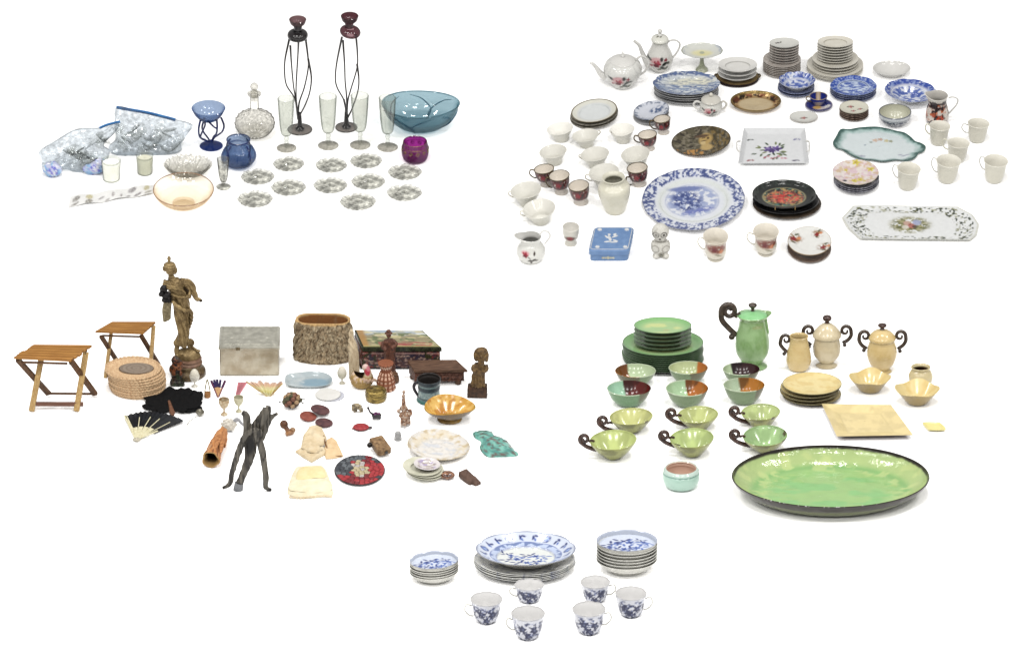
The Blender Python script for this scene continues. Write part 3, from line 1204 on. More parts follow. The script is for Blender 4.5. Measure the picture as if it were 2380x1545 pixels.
# teapot
bx, by = 1447, 197
t = thing('teapot', 'round ribbed white teapot with a red rose spray', 'teapot', bx, by, GB)
q = img(bx, by, GB)
ce, se = cosE(GB), sinE(GB)
m = MB()
ribs = lambda TH, R, Z, i: (R * (1 + .055 * sm(20, 36, R) * (np.abs(np.cos(7 * TH)) - .6) * (np.sin(TH) > -.78)), Z)
pr, ri = shell(cr([(22, 0), (26, 4), (34, 16), (43, 36), (43, 50), (35, 62), (28, 66)], 6), 2.0)
m.lathe(pr, 110, rim=ri, mod=ribs, paint=front_paint((238, 238, 233), [(-3, 28, 1.4, rose_spray)], (225, 224, 218)))
part('body', m, M['print'], t)
m = MB(); m.lathe(cr([(30, 65), (28, 68), (18, 73), (5, 76), (.01, 76.5)], 4), 40)
l = part('lid', m, M['porcelain'], t)
m = MB(); m.lathe(cr([(3.5, 75), (4.5, 79), (2, 83), (1.3, 90), (.01, 93)], 3), 12); part('knob', m, M['porcelain'], l)
m = MB(); m.tube(cr([q(1409, 180, -4), q(1396, 172, -2), q(1386, 158), q(1377, 149), q(1371, 147)], 6), [10, 7, 5, 3.6, 3], 12); part('spout', m, M['porcelain'], t)
pot_handle(t, [q(1478, 140), q(1486, 133), q(1496, 133), q(1506, 144), q(1506, 154), q(1497, 168), q(1480, 178)], 2.6, M['porcelain'])

# coffee pot
bx, by = 1533, 161
t = thing('coffee_pot', 'tall pear shaped white coffee pot with a red rose spray', 'coffee pot', bx, by, GB)
q = img(bx, by, GB)
m = MB()
pr, ri = shell(cr([(17, 0), (19, 3), (27, 14), (31, 28), (28, 44), (21, 60), (18, 72), (19, 79)], 7), 2.0)
m.lathe(pr, 100, rim=ri, paint=front_paint((238, 237, 231), [(-1, 30, 1.3, rose_spray)], (225, 224, 218)))
part('body', m, M['print'], t)
def lidp(x, y, z, th, inn):
    c = full(len(x), (240, 240, 230))
    c = over(c, (120, 122, 92), np.exp(-((z - 80) / .9) ** 2))
    for (u, v, a) in ((-5, -4, 4), (2, -6, 3), (-1, 2, 3)):
        c = over(c, (98, 96, 76), ell(x, y, u, v, a, a * .5, .5))
    return c
m = MB(); m.lathe(cr([(19.5, 79), (20.5, 82), (17, 87), (8, 91), (.01, 92)], 8), 60, paint=lidp)
l = part('lid', m, M['print'], t)
m = MB(); m.lathe(cr([(4.5, 90), (5.5, 94), (3.4, 98), (5.2, 103), (4.6, 107), (.01, 109.5)], 4), 16); part('knob', m, M['porcelain'], l)
m = MB(); m.tube(cr([q(1508, 153, -3), q(1499, 138, -1), q(1491, 120), q(1485, 106), q(1473, 96)], 7), [9, 6.5, 5, 4, 3.2], 12); part('spout', m, M['porcelain'], t)
pot_handle(t, [q(1549, 104), q(1554, 97), q(1566, 94), q(1577, 99), q(1579, 109), q(1572, 124), q(1560, 138)], 2.3, M['porcelain'])

# cake stand
t = thing('cake_stand', 'footed white cake stand with a yellow centre', 'cake stand', 1631, 163, GB)
def cakep(x, y, z, th, inn):
    c = full(len(x), (232, 234, 226))
    r = np.hypot(x, y * 1.1)
    c = over(c, (244, 234, 150), ell(x, y, 0, -4, 22, 13, 0, .5) * (.4 + .6 * fbm(x * .1, y * .1, 4)))
    c = over(c, (150, 164, 190), sm(.55, .65, fbm(x * .15, y * .15, 7)) * sm(36, 42, r), .6)
    c = over(c, (150, 158, 140), np.exp(-((r - 46.5) / 1.2) ** 2))
    return c
m = MB()
H = 40 / ce
pr, ri = shell([(4, H - 2), (30, H), (44, H + 3), (48.5, H + 6)], 1.4, 2.5)
m.lathe(pr, 90, rim=ri, paint=cakep, ysc=.68, mod=scallop(12, .03))
part('plate', m, M['print'], t)
m = MB(); m.lathe(cr([(.01, 0), (13, 0), (14, 3), (9, 9), (5.5, 18), (4.5, 30), (6, H - 1), (.01, H)], 5), 28); part('pedestal', m, mat_plain('greenish_glaze', (200, 204, 180), (170, 176, 150), 0.2), t)

# oval blue platters, stacked
def ovalblue(x, y, z, th, inn):
    c = full(len(x), (222, 228, 232))
    n2 = fbm(x * .07 + 2, y * .3, 21, 4)
    c = over(c, (238, 236, 214), ell(x, y, 12, 14, 52, 18, 0, .4), .9)
    low = 1 - sm(-2, 14, y)
    c = over(c, (146, 164, 192), sm(.5, .56, n2) * (.25 + .75 * low))
    c = over(c, (84, 104, 150), sm(.55, .6, fbm(x * .1 + 2, y * .4, 25, 4)) * low)
    c = over(c, (120, 132, 150), sm(.58, .62, fbm(x * .12, y * .3, 27, 3)) * (1 - low), .6)
    r = np.hypot(x / 77, y / 50)
    c = over(c, (92, 108, 148), sm(.74, .84, r) * sm(.44, .54, fbm(x * .2, y * .2, 5)) * (x < 25))
    c = over(c, (96, 116, 160), sm(.8, .9, r) * sm(.5, .58, fbm(x * .12, y * .14, 15)))
    c[inn < .5] = C(214, 216, 220)
    return c
tb = plate_mb(77, 10, 46, seg=150, step=2.2, mod=scallop(10, .04, 1.5), paint=ovalblue, ysc=.66)
stack('oval_platter', 'platter', 'oval blue landscape platter, {o} in the back stack of scalloped platters', GB, 1595, 194, 240, 75, 44, 5, 10, M['greyedge'], 'stacked oval blue platters', top=tb, ysc=.64, jit=1.5)

# white bowls on gold-handled plates
by_, lf = stack('dinner_plate', 'plate', 'dark rimmed plate, {o} under the gold handled dish', GB, 1714, 182, 197.5, 50, 32, 2, 6, M['browngl'], 'dark rimmed plates', ysc=.8)
t = thing('handled_dish', 'gold brown dish with two lug handles under three white bowls', 'dish', 1714, by_, GB, lift=lf - 1)
part('dish', plate_mb(48, 7, 34, ysc=.8), M['gold'], t)
for s in (-1, 1):
    m = MB(); m.tube(cr([(s * 44, 6, 6), (s * 51, 5, 8), (s * 52, -4, 8), (s * 45, -6, 6)], 4), 2.2, 7); part('lug_handle', m, M['darkgold'], t)
stack('soup_bowl', 'bowl', 'plain white soup bowl, {o} in the stack on the gold handled dish', GB, 1714, 150.5, 0, 45, 30, 3, 10, M['porcelain'], 'three plain white bowls', lift0=lf + 4, by=by_, ysc=.72)

# small flowered plates in two tiers
def tinyflower(u0, v0, base=(228, 228, 222), R=35, edge=(150, 146, 140)):
    def f(x, y, z, th, inn):
        c = full(len(x), base)
        for (a, b, col, r) in ((0, 0, (96, 92, 92), 4), (6, 3, (110, 108, 100), 3), (-5, -2, (120, 110, 108), 3)):
            c = over(c, col, ell(x, y, u0 + a, v0 + b, r, r * .6, a * .2))
        c = over(c, edge, sm(R * .965, R * .99, np.hypot(x, y)))
        return c
    return f
edge1 = M['flowered_edge'] = mat_plain('flowered_edge', (214, 208, 200), (170, 158, 150), 0.25, vscale=.25)
by_, lf = stack('side_plate', 'plate', 'flowered plate, {o} of the wide lower tier beside the cream stack', GB, 1817, 138, 180, 44, 30, 7, 6, edge1, 'wide flowered plates', ysc=.86)
stack('tea_plate', 'plate', 'flowered tea plate, {o} of the narrow upper tier beside the cream stack', GB, 1821.5, 100.5, 0, 34.5, 25, 7, 5.5, edge1, 'narrow flowered plates', lift0=lf - 3, by=by_, ysc=.6 * 1.1,
      top=plate_mb(34.5, 5.5, 25, seg=80, step=2.2, paint=tinyflower(-14, 4), ysc=.62))

# tall cream stack
by_, lf = stack('dinner_plate', 'plate', 'large cream plate, {o} of the bottom tier of the tall cream stack', GB, 1940.5, 150, 184.5, 65.5, 42, 4, 8, M['cream'], 'large cream plates', ysc=.86)
by_, lf = stack('salad_plate', 'plate', 'medium cream plate, {o} of the middle tier of the tall cream stack', GB, 1941, 136, 0, 53.5, 36, 3, 7, M['cream'], 'medium cream plates', lift0=lf - 6, by=by_, ysc=.8)
stack('tea_plate', 'plate', 'small cream plate, {o} of the top tier of the tall cream stack', GB, 1940, 98, 0, 41.5, 28, 7, 6.5, M['cream'], 'small cream plates', lift0=lf - 4, by=by_, ysc=.6)

# single white soup plate
R_ = 44
m = plate_mb(R_, 17, 24, 1.5, flange=.8, deep=.62, ysc=.72)
solid('soup_plate', 'single plain white soup plate behind the big willow pattern bowl', 'soup plate', 2072, 173, GB, m, M['porcelain'])

# blue willow bowl stack
wl = mat_plain('blue_underglaze', (150, 158, 188), (60, 70, 116), 0.2, vscale=.22)
by_, lf = stack('willow_plate', 'plate', 'white edged blue plate, {o} under the scalloped willow bowl', GB, 1850.5, 200, 224.5, 42.5, 26, 2, 8, wl, 'blue plates under the bowl', ysc=.86)
m = MB()
pr, ri = shell([(22, 0), (24, 3), (34, 12), (41, 19), (42, 20)], 1.4, 2.0)
m.lathe(pr, 120, rim=ri, ysc=.84, mod=scallop(9, .05, 2.0), paint=willow(42, 3, ysc=.84))
solid('willow_bowl', 'scalloped blue and white bowl on two blue plates', 'bowl', 1852, by_, GB, m, M['print'], lift=lf - 4)

# blue landscape plate stack
tb = plate_mb(53.5, 7, 36, seg=140, step=2.2, mod=scallop(8, .035, 1.2), paint=willow(53, 8, base=(214, 228, 248), blue=(54, 86, 178), ysc=.8, dens=.42), ysc=.8)
stack('willow_plate', 'plate', 'deep blue landscape plate, {o} of the four beside the big willow bowl', GB, 1983, 200, 235, 53.5, 36, 4, 7, wl, 'blue landscape plates', top=tb, ysc=.8)

# large willow bowl
m = MB()
pr, ri = shell([(24, 0), (27, 4), (42, 14), (56, 22), (60, 24)], 1.6, 2.1)
m.lathe(pr, 150, rim=ri, ysc=.82, mod=scallop(10, .025, 1), paint=willow(60, 14, rimw=.78, ysc=.82, dens=.42))
solid('willow_bowl', 'big shallow blue and white bowl behind the dark patterned jug', 'bowl', 2114, 233, GB, m, M['print'], roll=4, lift=1.8)

# dark patterned jug
bx, by = 2178, 284
t = thing('patterned_jug', 'jug in a dark red, black and orange pattern with a white handle', 'jug', bx, by, GB)
q = img(bx, by, GB)
def imari(x, y, z, th, inn):
    u = th * 26
    c = full(len(x), (232, 222, 212))
    n = fbm(u * .12, z * .12, 3)
    c = over(c, (206, 110, 66), sm(.55, .6, n))
    c = over(c, (36, 26, 30), sm(.52, .57, fbm(u * .12 + 5, z * .13, 11)))
    c = over(c, (44, 22, 28), sm(46, 50, z) * (1 - sm(62, 66, z)) * (1 - .8 * ell(np.abs((u % 17) - 8), z, 3, 56, 5, 3)))
    c = over(c, (200, 80, 50), ros(u, z, 128, 24, 10, 6)); c = over(c, (60, 24, 24), ell(u, z, 128, 24, 2.5, 2.5))
    c = over(c, (190, 90, 60), ros(u, z, 112, 33, 6, 6))
    c = over(c, (226, 222, 214), sm(66, 68, z))
    c[inn > .5] = C(226, 222, 214)
    return c
m = MB()
pr, ri = shell(cr([(22, 0), (25, 6), (27, 20), (25, 38), (21, 54), (22, 66), (24, 73)], 6), 1.8, 2.0)
def spm(TH, R, Z, i):
    w = sm(50, 73, Z) * np.clip(np.cos(TH - math.pi), 0, 1) ** 6
    return R * (1 + .28 * w), Z + 6 * w
m.lathe(pr, 100, rim=ri, paint=imari, mod=spm)
part('body', m, M['print'], t)
pot_handle(t, [q(2203, 228), q(2213, 226), q(2224, 231), q(2222, 244), q(2205, 264)], 2.2, M['porcelain'])

# small blue cup on its saucer
by0 = 251
def bluesaucer(x, y, z, th, inn):
    c = full(len(x), (52, 58, 128))
    c = over(c, (206, 196, 196), ell(x, y, 8, -9, 16, 8, .2)); c = over(c, (206, 168, 104), ell(x, y, -4, -5, 10, 7, .2))
    c = over(c, (230, 226, 224), ell(x, y, 20, -2, 7, 6, .2))
    return over(c, (150, 140, 150), np.exp(-((np.hypot(x, y / .84) - 30.5) / 1) ** 2))
solid('saucer', 'cobalt blue saucer with a gilt centre under the tiny blue cup', 'saucer', 1903, 249, GB, plate_mb(32, 6, 19, seg=70, step=1.8, paint=bluesaucer, ysc=.84), M['print'])
t = thing('demitasse_cup', 'tiny cobalt blue cup with a gilt band standing on the blue saucer', 'cup', 1902, 243, GB, lift=2)
def bluecup(x, y, z, th, inn):
    c = full(len(x), (38, 52, 140))
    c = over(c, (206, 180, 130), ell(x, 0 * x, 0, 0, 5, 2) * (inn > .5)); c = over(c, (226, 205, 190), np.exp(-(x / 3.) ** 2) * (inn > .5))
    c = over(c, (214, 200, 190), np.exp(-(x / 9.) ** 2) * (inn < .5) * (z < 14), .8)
    return over(c, (196, 176, 130), np.exp(-((z - 21.5) / .8) ** 2))
m = MB(); pr, ri = shell(cr([(12, 0), (14, 3), (19, 13), (21, 21.5)], 5), 1.2, 1.5); m.lathe(pr, 60, rim=ri, paint=bluecup, ysc=.85); part('body', m, M['print'], t)
pot_handle(t, loop(-19, 17, -16, 6, -9), 1.2, M['gold'])

# flowered saucers and little stacks
def roses_in_centre(R, base=(226, 226, 220), spots=((0, 0, 5),), edge=(170, 160, 150), ysc=1.0):
    def f(x, y, z, th, inn):
        c = full(len(x), base)
        for (a, b, r) in spots:
            c = over(c, (196, 150, 144), ros(x, y, a, b, r * 1.3)); c = over(c, (160, 90, 92), ros(x, y, a + 1, b, r * .7)); c = over(c, (100, 104, 84), ell(x, y, a - r * 1.3, b - 1, r * .6, r * .35, .5)); c = over(c, (110, 110, 96), ell(x, y, a + r * 1.2, b + 1, r * .6, r * .35, -.5))
        return over(c, edge, sm(R * .95, R * .985, np.hypot(x, y / ysc)), .8)
    return f
solid('saucer', 'white saucer with a small pink rose in the middle', 'saucer', 1868, 276, GB, plate_mb(33, 5, 18, seg=70, step=2, paint=roses_in_centre(33, ysc=.74), ysc=.74), M['print'])
brown_edge = mat_plain('brown_edged_china', (150, 128, 112), (74, 56, 48), 0.25, vscale=.3)
stack('tea_plate', 'plate', 'brown edged flowered tea plate, {o} of the five in front of the landscape plates', GB, 1984.5, 250, 281, 34, 24, 5, 5.5, brown_edge, 'brown edged tea plates', ysc=.84,
      top=plate_mb(34, 5.5, 24, seg=80, step=2, paint=roses_in_centre(34, (226, 224, 208), ((-8, 8, 5), (14, -2, 4), (-2, -10, 4)), (140, 126, 104), .84), ysc=.84))

# blue and white bowl
def lotus(x, y, z, th, inn):
    c = full(len(x), (226, 230, 234))
    u = (th * 8 / math.pi) % 1 - .5
    band = (z > 4) & (z < 20) & (inn < .5)
    d = np.hypot(u * 12, (z - 12) / 1.2)
    c = over(c, (54, 60, 84), (np.exp(-((d - 4.2) / 1.0) ** 2) + (d < 1.6)) * band)
    c = over(c, (60, 68, 96), sm(.46, .52, fbm(th * 12, z * .3, 3)) * band * (d > 5.4))
    c = over(c, (92, 98, 116), np.exp(-((z - 22.5) / .8) ** 2) * (inn < .5)); c = over(c, (90, 96, 118), np.exp(-((z - 31.5) / .9) ** 2))
    c = over(c, (90, 96, 118), np.exp(-((z - 3) / .7) ** 2) * (inn < .5))
    c[inn > .5] = C(222, 222, 200)
    return over(c, (90, 96, 118), sm(30, 31.5, z), .8)
m = MB(); pr, ri = shell(cr([(22, 0), (26, 3), (35, 14), (38, 24), (38, 32)], 7), 2.2); m.lathe(pr, 160, rim=ri, paint=lotus, ysc=.9)
solid('lotus_bowl', 'small deep bowl with a dark blue ring band outside', 'bowl', 2079.5, 286, GB, m, M['print'])

# gilt oval plate
def gilt(x, y, z, th, inn):
    c = full(len(x), (216, 178, 124))
    r = np.hypot(x / 58, y / 40)
    c = over(c, (252, 232, 190), (1 - sm(.62, .74, r)) * (.6 + .4 * fbm(x * .05, y * .2, 4)))
    rim = sm(.7, .78, r)
    c = over(c, (120, 66, 40), rim * sm(.45, .55, fbm(x * .1, y * .1, 6)) * (y > -10))
    c = over(c, (60, 48, 34), rim * sm(.55, .62, fbm(x * .14 + 4, y * .14, 16)) * (y > -5))
    return over(c, (140, 116, 60), sm(.93, .98, r))
m = plate_mb(59, 13, 30, 1.6, seg=110, step=2.2, paint=gilt, ysc=.74, flange=.72, deep=.2)
solid('gilt_plate', 'shiny gold oval plate with a dark red rim pattern', 'plate', 1756.5, 246, GB, m, mat_print('gilt_print', 0.22, 0.55))

# sugar bowl
bx, by = 1652, 263
t = thing('sugar_bowl', 'lidded white sugar bowl with two handles and rose decoration', 'sugar bowl', bx, by, GB)
q = img(bx, by, GB)
m = MB(); pr, ri = shell(cr([(13, 0), (16, 3), (24, 12), (26, 24), (22, 32), (21, 36)], 6), 1.6)
m.lathe(pr, 80, rim=ri, paint=front_paint((228, 227, 220), [(-2, 15, .9, rose_spray)])); part('body', m, M['print'], t)
m = MB(); m.lathe(cr([(23, 36), (22, 38), (13, 43), (4, 46), (.01, 46.5)], 4), 36); l = part('lid', m, M['offwhite'], t)
m = MB(); m.ball((0, 0, 50), 4.6, 4.6, 5.5, 12); part('knob', m, M['cream'], l)
pot_handle(t, [q(1629, 239), q(1618, 236), q(1612, 243), q(1618, 252), q(1628, 254)], 2.6, M['porcelain'])
pot_handle(t, [q(1675, 239), q(1682, 236), q(1688, 243), q(1683, 252), q(1676, 254)], 2.4, M['offwhite'])

# blue flowered saucers
def bluesprig(x, y, z, th, inn):
    c = full(len(x), (222, 226, 236))
    c = over(c, (84, 104, 142), ell(x, y, 12, 8, 17, 12, .3) * sm(.36, .5, fbm(x * .2, y * .2, 4)))
    c = over(c, (120, 130, 150), sm(.5, .6, fbm(x * .2, y * .2, 9)) * sm(28, 34, np.hypot(x, y)))
    return over(c, (120, 126, 140), sm(39.5, 41, np.hypot(x, y)))
stack('saucer', 'saucer', 'saucer with a grey blue flower spray, {o} of the two beside the oval platters', GB, 1515, 257, 284.5, 42, 21, 2, 8, M['greyedge'], 'two blue flowered saucers', roll=-9,
      top=plate_mb(42, 8, 22, seg=100, step=2, paint=bluesprig, ysc=.95), ysc=.95)

# gold rimmed plates
def goldrim(R, base=(234, 238, 238), col=(112, 100, 72), ysc=1.0):
    def f(x, y, z, th, inn):
        c = full(len(x), base)
        r = np.hypot(x, y / ysc) / R
        c = over(c, (238, 234, 214), sm(.7, .8, r), .6)
        c = over(c, col, sm(.945, .965, r))
        c = over(c, (196, 196, 190), np.exp(-((r - .7) / .02) ** 2), .5)
        return c
    return f
stack('dinner_plate', 'plate', 'white plate with a dark gold rim, {o} of the three in a leaning stack', GB, 1382, 258, 293.5, 56, 34, 3, 8, mat_plain('gilt_edged', (176, 172, 160), (84, 76, 60), .25, vscale=.2), 'gold rimmed plates', roll=-8,
      top=plate_mb(54, 8, 34, seg=110, step=1.7, paint=goldrim(54, ysc=.92), ysc=.92), ysc=.92)


# ------------------------------------------------------------------ cups
def teacup(label, xl, xr, rt, rb, bot, bw, prof, matr, group, g=GB, paint=None, handle=None, hmat=None, roll=0, name='teacup', cat='cup', t_=1.3, rimmat=None, seg=40, step=None, mod=None, foot=None, ymax=1.12, hr=1.5, outside=(229, 226, 211), inside=(274, 272, 263), brighten=True):
    cx, by, R, br, H = ves(xl, xr, rt, rb, bot, bw, g)
    ysc = min(max((rb - rt) / (2 * R * sinE(g)), .88), ymax)
    t = thing(name, label, cat, cx, by, g, group, roll=roll)
    m = MB()
    pts = cr([(br + (R - br) * a, H * b) for a, b in prof], 5)
    pr, ri = shell(pts, t_, step)
    base_p = paint(R, H) if paint else (lambda x, y, z, th, inn: full(len(x), outside))
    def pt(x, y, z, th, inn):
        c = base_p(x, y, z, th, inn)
        if brighten:  # insides coloured paler to make up for light missing in the cup
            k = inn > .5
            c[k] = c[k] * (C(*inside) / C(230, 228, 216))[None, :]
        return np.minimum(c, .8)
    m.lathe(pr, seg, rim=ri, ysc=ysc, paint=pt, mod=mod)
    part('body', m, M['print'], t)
    if rimmat:
        m = MB(); m.tube([((R - .3) * math.cos(a), (R - .3) * ysc * math.sin(a), H + .3) for a in np.linspace(0, 2 * math.pi, 48, endpoint=False)], 1.0, 6, closed=True)
        part('gilt_rim', m, rimmat, t)
    if handle:
        ang, z0, z1, out = handle
        P = np.array(loop(R * .93, H * z0, R * .8, H * z1, out))
        a = rad(ang)
        rr = P[:, 0].copy()
        Q = np.stack([rr * math.cos(a), rr * math.sin(a), P[:, 2]], -1)
        m = MB(); m.tube(Q, hr, 7, flat_=1.3)
        part('handle', m, hmat or matr, t)
    return t


WIDE = [(0, 0), (.08, .1), (.2, .34), (.62, .7), (1, 1)]
WG = 'wide white teacups'
def inflower(u, v):
    def mk(R, H):
        def f(x, y, z, th, inn):
            c = full(len(x), (233, 231, 220))
            for (a, b, r) in ((0, 0, 4.5), (5, 2, 3), (-5, 3, 3), (1, 6, 2.4)):
                c = over(c, (98, 88, 74), ell(x, y, u + a, v + b, r, r * .55, a * .3) * (inn > .5))
            return c
        return f
    return mk
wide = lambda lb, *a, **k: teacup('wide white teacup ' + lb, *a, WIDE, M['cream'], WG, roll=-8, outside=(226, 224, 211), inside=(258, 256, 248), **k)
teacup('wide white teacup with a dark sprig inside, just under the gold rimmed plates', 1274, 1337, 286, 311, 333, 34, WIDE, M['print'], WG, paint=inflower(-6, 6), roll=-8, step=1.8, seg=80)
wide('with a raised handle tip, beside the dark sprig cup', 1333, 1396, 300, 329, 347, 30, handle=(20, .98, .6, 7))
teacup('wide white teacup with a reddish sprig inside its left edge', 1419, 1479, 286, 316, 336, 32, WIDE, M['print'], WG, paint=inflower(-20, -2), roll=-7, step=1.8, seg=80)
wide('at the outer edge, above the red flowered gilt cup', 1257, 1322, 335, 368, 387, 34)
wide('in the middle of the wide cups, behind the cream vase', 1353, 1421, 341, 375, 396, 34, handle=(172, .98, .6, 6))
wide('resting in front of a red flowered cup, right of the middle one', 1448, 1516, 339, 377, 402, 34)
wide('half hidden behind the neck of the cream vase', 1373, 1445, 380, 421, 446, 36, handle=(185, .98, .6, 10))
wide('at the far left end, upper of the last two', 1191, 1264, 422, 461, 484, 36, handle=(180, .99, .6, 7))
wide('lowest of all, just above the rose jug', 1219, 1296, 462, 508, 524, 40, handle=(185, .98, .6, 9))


def redcup(R, H):
    def f(x, y, z, th, inn):
        c = full(len(x), (222, 214, 204))
        b = sm(H * .3, H * .42, z) * (inn < .5)
        w = fbm(th * 6, z * .1, 3)
        c = over(c, (112, 48, 50), b * sm(.24, .34, w))
        c = over(c, (54, 32, 32), b * sm(.42, .52, fbm(th * 8 + 3, z * .16, 8)))
        c = over(c, (150, 24, 40), ros(x, z, -R * .15, H * .66, R * .34) * (y < 0) * (inn < .5))
        c = over(c, (70, 50, 40), np.exp(-((z - H * .97) / 1.0) ** 2) * (inn < .5))
        c[inn > .5] = C(230, 222, 206)
        return c
    return f
FOOT = [(.18, 0), (.1, .05), (-.1, .12), (-.12, .2), (.3, .32), (.75, .55), (.93, .8), (1, 1)]
RG = 'footed gilt cups with red flowers'
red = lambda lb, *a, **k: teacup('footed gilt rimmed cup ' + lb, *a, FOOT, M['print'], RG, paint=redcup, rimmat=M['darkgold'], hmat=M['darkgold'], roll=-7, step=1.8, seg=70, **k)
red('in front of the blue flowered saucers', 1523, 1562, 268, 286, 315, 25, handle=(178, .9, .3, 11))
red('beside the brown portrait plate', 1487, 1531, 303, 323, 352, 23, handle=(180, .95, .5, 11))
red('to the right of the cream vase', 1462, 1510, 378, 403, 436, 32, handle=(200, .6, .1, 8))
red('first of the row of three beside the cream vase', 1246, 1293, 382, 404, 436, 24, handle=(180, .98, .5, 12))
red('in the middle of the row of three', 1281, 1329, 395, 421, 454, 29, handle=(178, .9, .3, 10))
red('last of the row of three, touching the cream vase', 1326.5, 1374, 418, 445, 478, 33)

# cream vase
bx, by = 1430, 489
t = solid('vase', 'plain cream vase with a wide flared mouth', 'vase', bx, by, GB, MB().lathe(*(lambda p: (p[0], 64, 0, 1.0, None, (0, 0, 0), None, p[1]))(
    shell(cr([(20, 0), (23, 3), (32, 28), (37.5, 52), (36, 68), (25, 79), (22, 84), (27, 91)], 7), 2.0))), M['ivory'], roll=-3)

# rose jug
bx, by = 1234, 602
t = thing('cream_jug', 'small white jug with a long pouring lip and a red rose', 'jug', bx, by, GB)
q = img(bx, by, GB)
def jugdec(u, v, s):
    return [((226, 168, 174), ell(u, v, -9, 12, 9, 5)), ((166, 36, 56), ros(u, v, -9, 8, 7.5, 5)), ((110, 20, 40), ell(u, v, -10, 6, 4, 3.4)), ((60, 50, 46), ell(u, v, 0, 2, 6, 1.2, -.8)), ((64, 48, 44), ell(u, v, 12, 12, 2.2, 5)),
            ((54, 46, 40), ell(u, v, 2, -6, 5.5, 3)), ((48, 40, 36), ell(u, v, 11, -4, 5.5, 3, .4)), ((60, 52, 46), ell(u, v, 5, -12, 3, 4)), ((70, 62, 54), ell(u, v, 17, -6, 4, 2.4, -.4))]
m = MB(); pr, ri = shell(cr([(21, 0), (26, 3), (33, 17), (33, 30), (25, 44), (21, 50), (24, 62)], 7), 1.8, 2.0)
def lip(TH, R, Z, i):
    w = sm(44, 62, Z) * np.clip(np.cos(TH - math.pi * 1.02), 0, 1) ** 5
    d = sm(50, 62, Z) * np.clip(np.cos(TH - math.pi * .5), 0, 1) ** 2
    return R * (1 + .65 * w), Z + 5 * w - 0 * d
m.lathe(pr, 110, rim=ri, paint=front_paint((236, 236, 230), [(-4, 22, 1, jugdec)], (226, 225, 220)), mod=lip); part('body', m, M['print'], t)
pot_handle(t, [q(1254, 546), q(1262, 537), q(1274, 539), q(1278, 550), q(1266, 567)], 2.2, M['porcelain'])

# egg cup
def eggdec(R, H):
    def f(x, y, z, th, inn):
        c = full(len(x), (230, 227, 216))
        for col, mk in (((96, 60, 50), ell(x, z, -2, H * .52, 12, 7)), ((168, 40, 48), ros(x, z, -2, H * .53, 7)), ((92, 22, 34), ell(x, z, -3, H * .5, 3.4, 3))):
            c = over(c, col, mk * (y < 0) * (inn < .5))
        return c
    return f
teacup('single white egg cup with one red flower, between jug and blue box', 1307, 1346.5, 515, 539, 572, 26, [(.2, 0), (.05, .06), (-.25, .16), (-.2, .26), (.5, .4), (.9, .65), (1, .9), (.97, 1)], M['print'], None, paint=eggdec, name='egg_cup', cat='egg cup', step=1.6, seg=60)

# jasper box
bx, by = 1421, 580
t = thing('trinket_box', 'light blue square trinket box with white relief figures', 'trinket box', bx, by, GB)
jb = mat_plain('blue_jasper', (122, 154, 198), (108, 140, 186), 0.5)
jw = mat_plain('white_relief', (228, 230, 232), (214, 218, 222), 0.5)
def rsq(hx, hy, r, n=6):
    P = []
    for (sx, sy, a0) in ((1, -1, -90), (1, 1, 0), (-1, 1, 90), (-1, -1, 180)):
        for i in range(n + 1):
            a = rad(a0 + 90 * i / n)
            P.append((sx * (hx - r) + r * math.cos(a), sy * (hy - r) + r * math.sin(a)))
    return P
sk = lambda P, k: [(x + y * k, y) for x, y in P]
m = MB(); m.prism(sk(rsq(44, 47, 9), .13), 0, 17, 1); part('base', m, jb, t)
m = MB(); m.prism(sk(rsq(47, 50, 9), .13), 17.5, 31, 3); l = part('lid', m, jb, t)
m = MB()
P = sk(rsq(43.5, 46, 8, 3), .13)
m.tube([(x, y, 31) for x, y in P], .9, 6, closed=True); part('raised_border', m, jw, l)
for (x, y) in ((-33, -36), (32, -36), (-27, 37), (36, 37)):
    m = MB(); m.ball((x, y, 31), 5.5, 5.5, 1.4, 12)
    for k in range(6):
        m.ball((x + 4 * math.cos(k), y + 4 * math.sin(k), 31.6), 1.8, 1.8, 1.2, 6)
    part('rosette', m, jw, l)
m = MB()
for (x, y, rx, ry, a) in ((-4, 0, 4, 13, .2), (-5, 16, 4, 4, 0), (8, 8, 9, 3, .6), (9, -10, 8, 3.4, -.6), (-10, -14, 8, 3, .2), (8, 16, 4, 6, -.4), (-11, 6, 3, 8, .6), (4, -16, 10, 2.6, 0)):
    m.ball((x, y, 31), rx, ry, 1.6, 10, R=Matrix.Rotation(a, 3, 'Z'))
part('relief_figure', m, jw, l)
m = MB()
for i in range(5):
    m.ball((-14 + i * 6 - 6, -47, 8), 3.4, 1.2, 3 + (i == 2) * 2, 8)
part('front_relief', m, mat_plain('cream_relief', (214, 214, 196), (180, 178, 156), .5), t)

# owl figurine
bx, by = 1535, 594
def owlp(x, y, z):
    c = full(len(x), (222, 220, 212))
    fr = y < -6
    for s in (-1, 1):
        d = np.hypot(x - s * 9 + 2, (z - 66))
        c = over(c, (60, 56, 52), np.exp(-((d - 6.6) / 1.3) ** 2) * fr); c = over(c, (50, 46, 44), (d < 3) * fr)
        c = over(c, (120, 114, 106), np.exp(-((np.hypot(x - s * 13, z - 26) - 9) / 1.4) ** 2) * fr, .7)
    c = over(c, (80, 74, 68), ell(x, z, -2, 56, 2.6, 4) * fr); c = over(c, (96, 90, 80), np.exp(-((z - 45) / 1.8) ** 2) * fr, .9)
    c = over(c, (108, 104, 84), ell(x, z, 2, 12, 7, 7) * fr, .8); c = over(c, (80, 78, 70), ell(x, z, 2, 12, 2.4, 2.4) * fr)
    return over(c, (180, 178, 170), sm(.5, .66, fbm(x * .25, z * .2, 5)), .6)
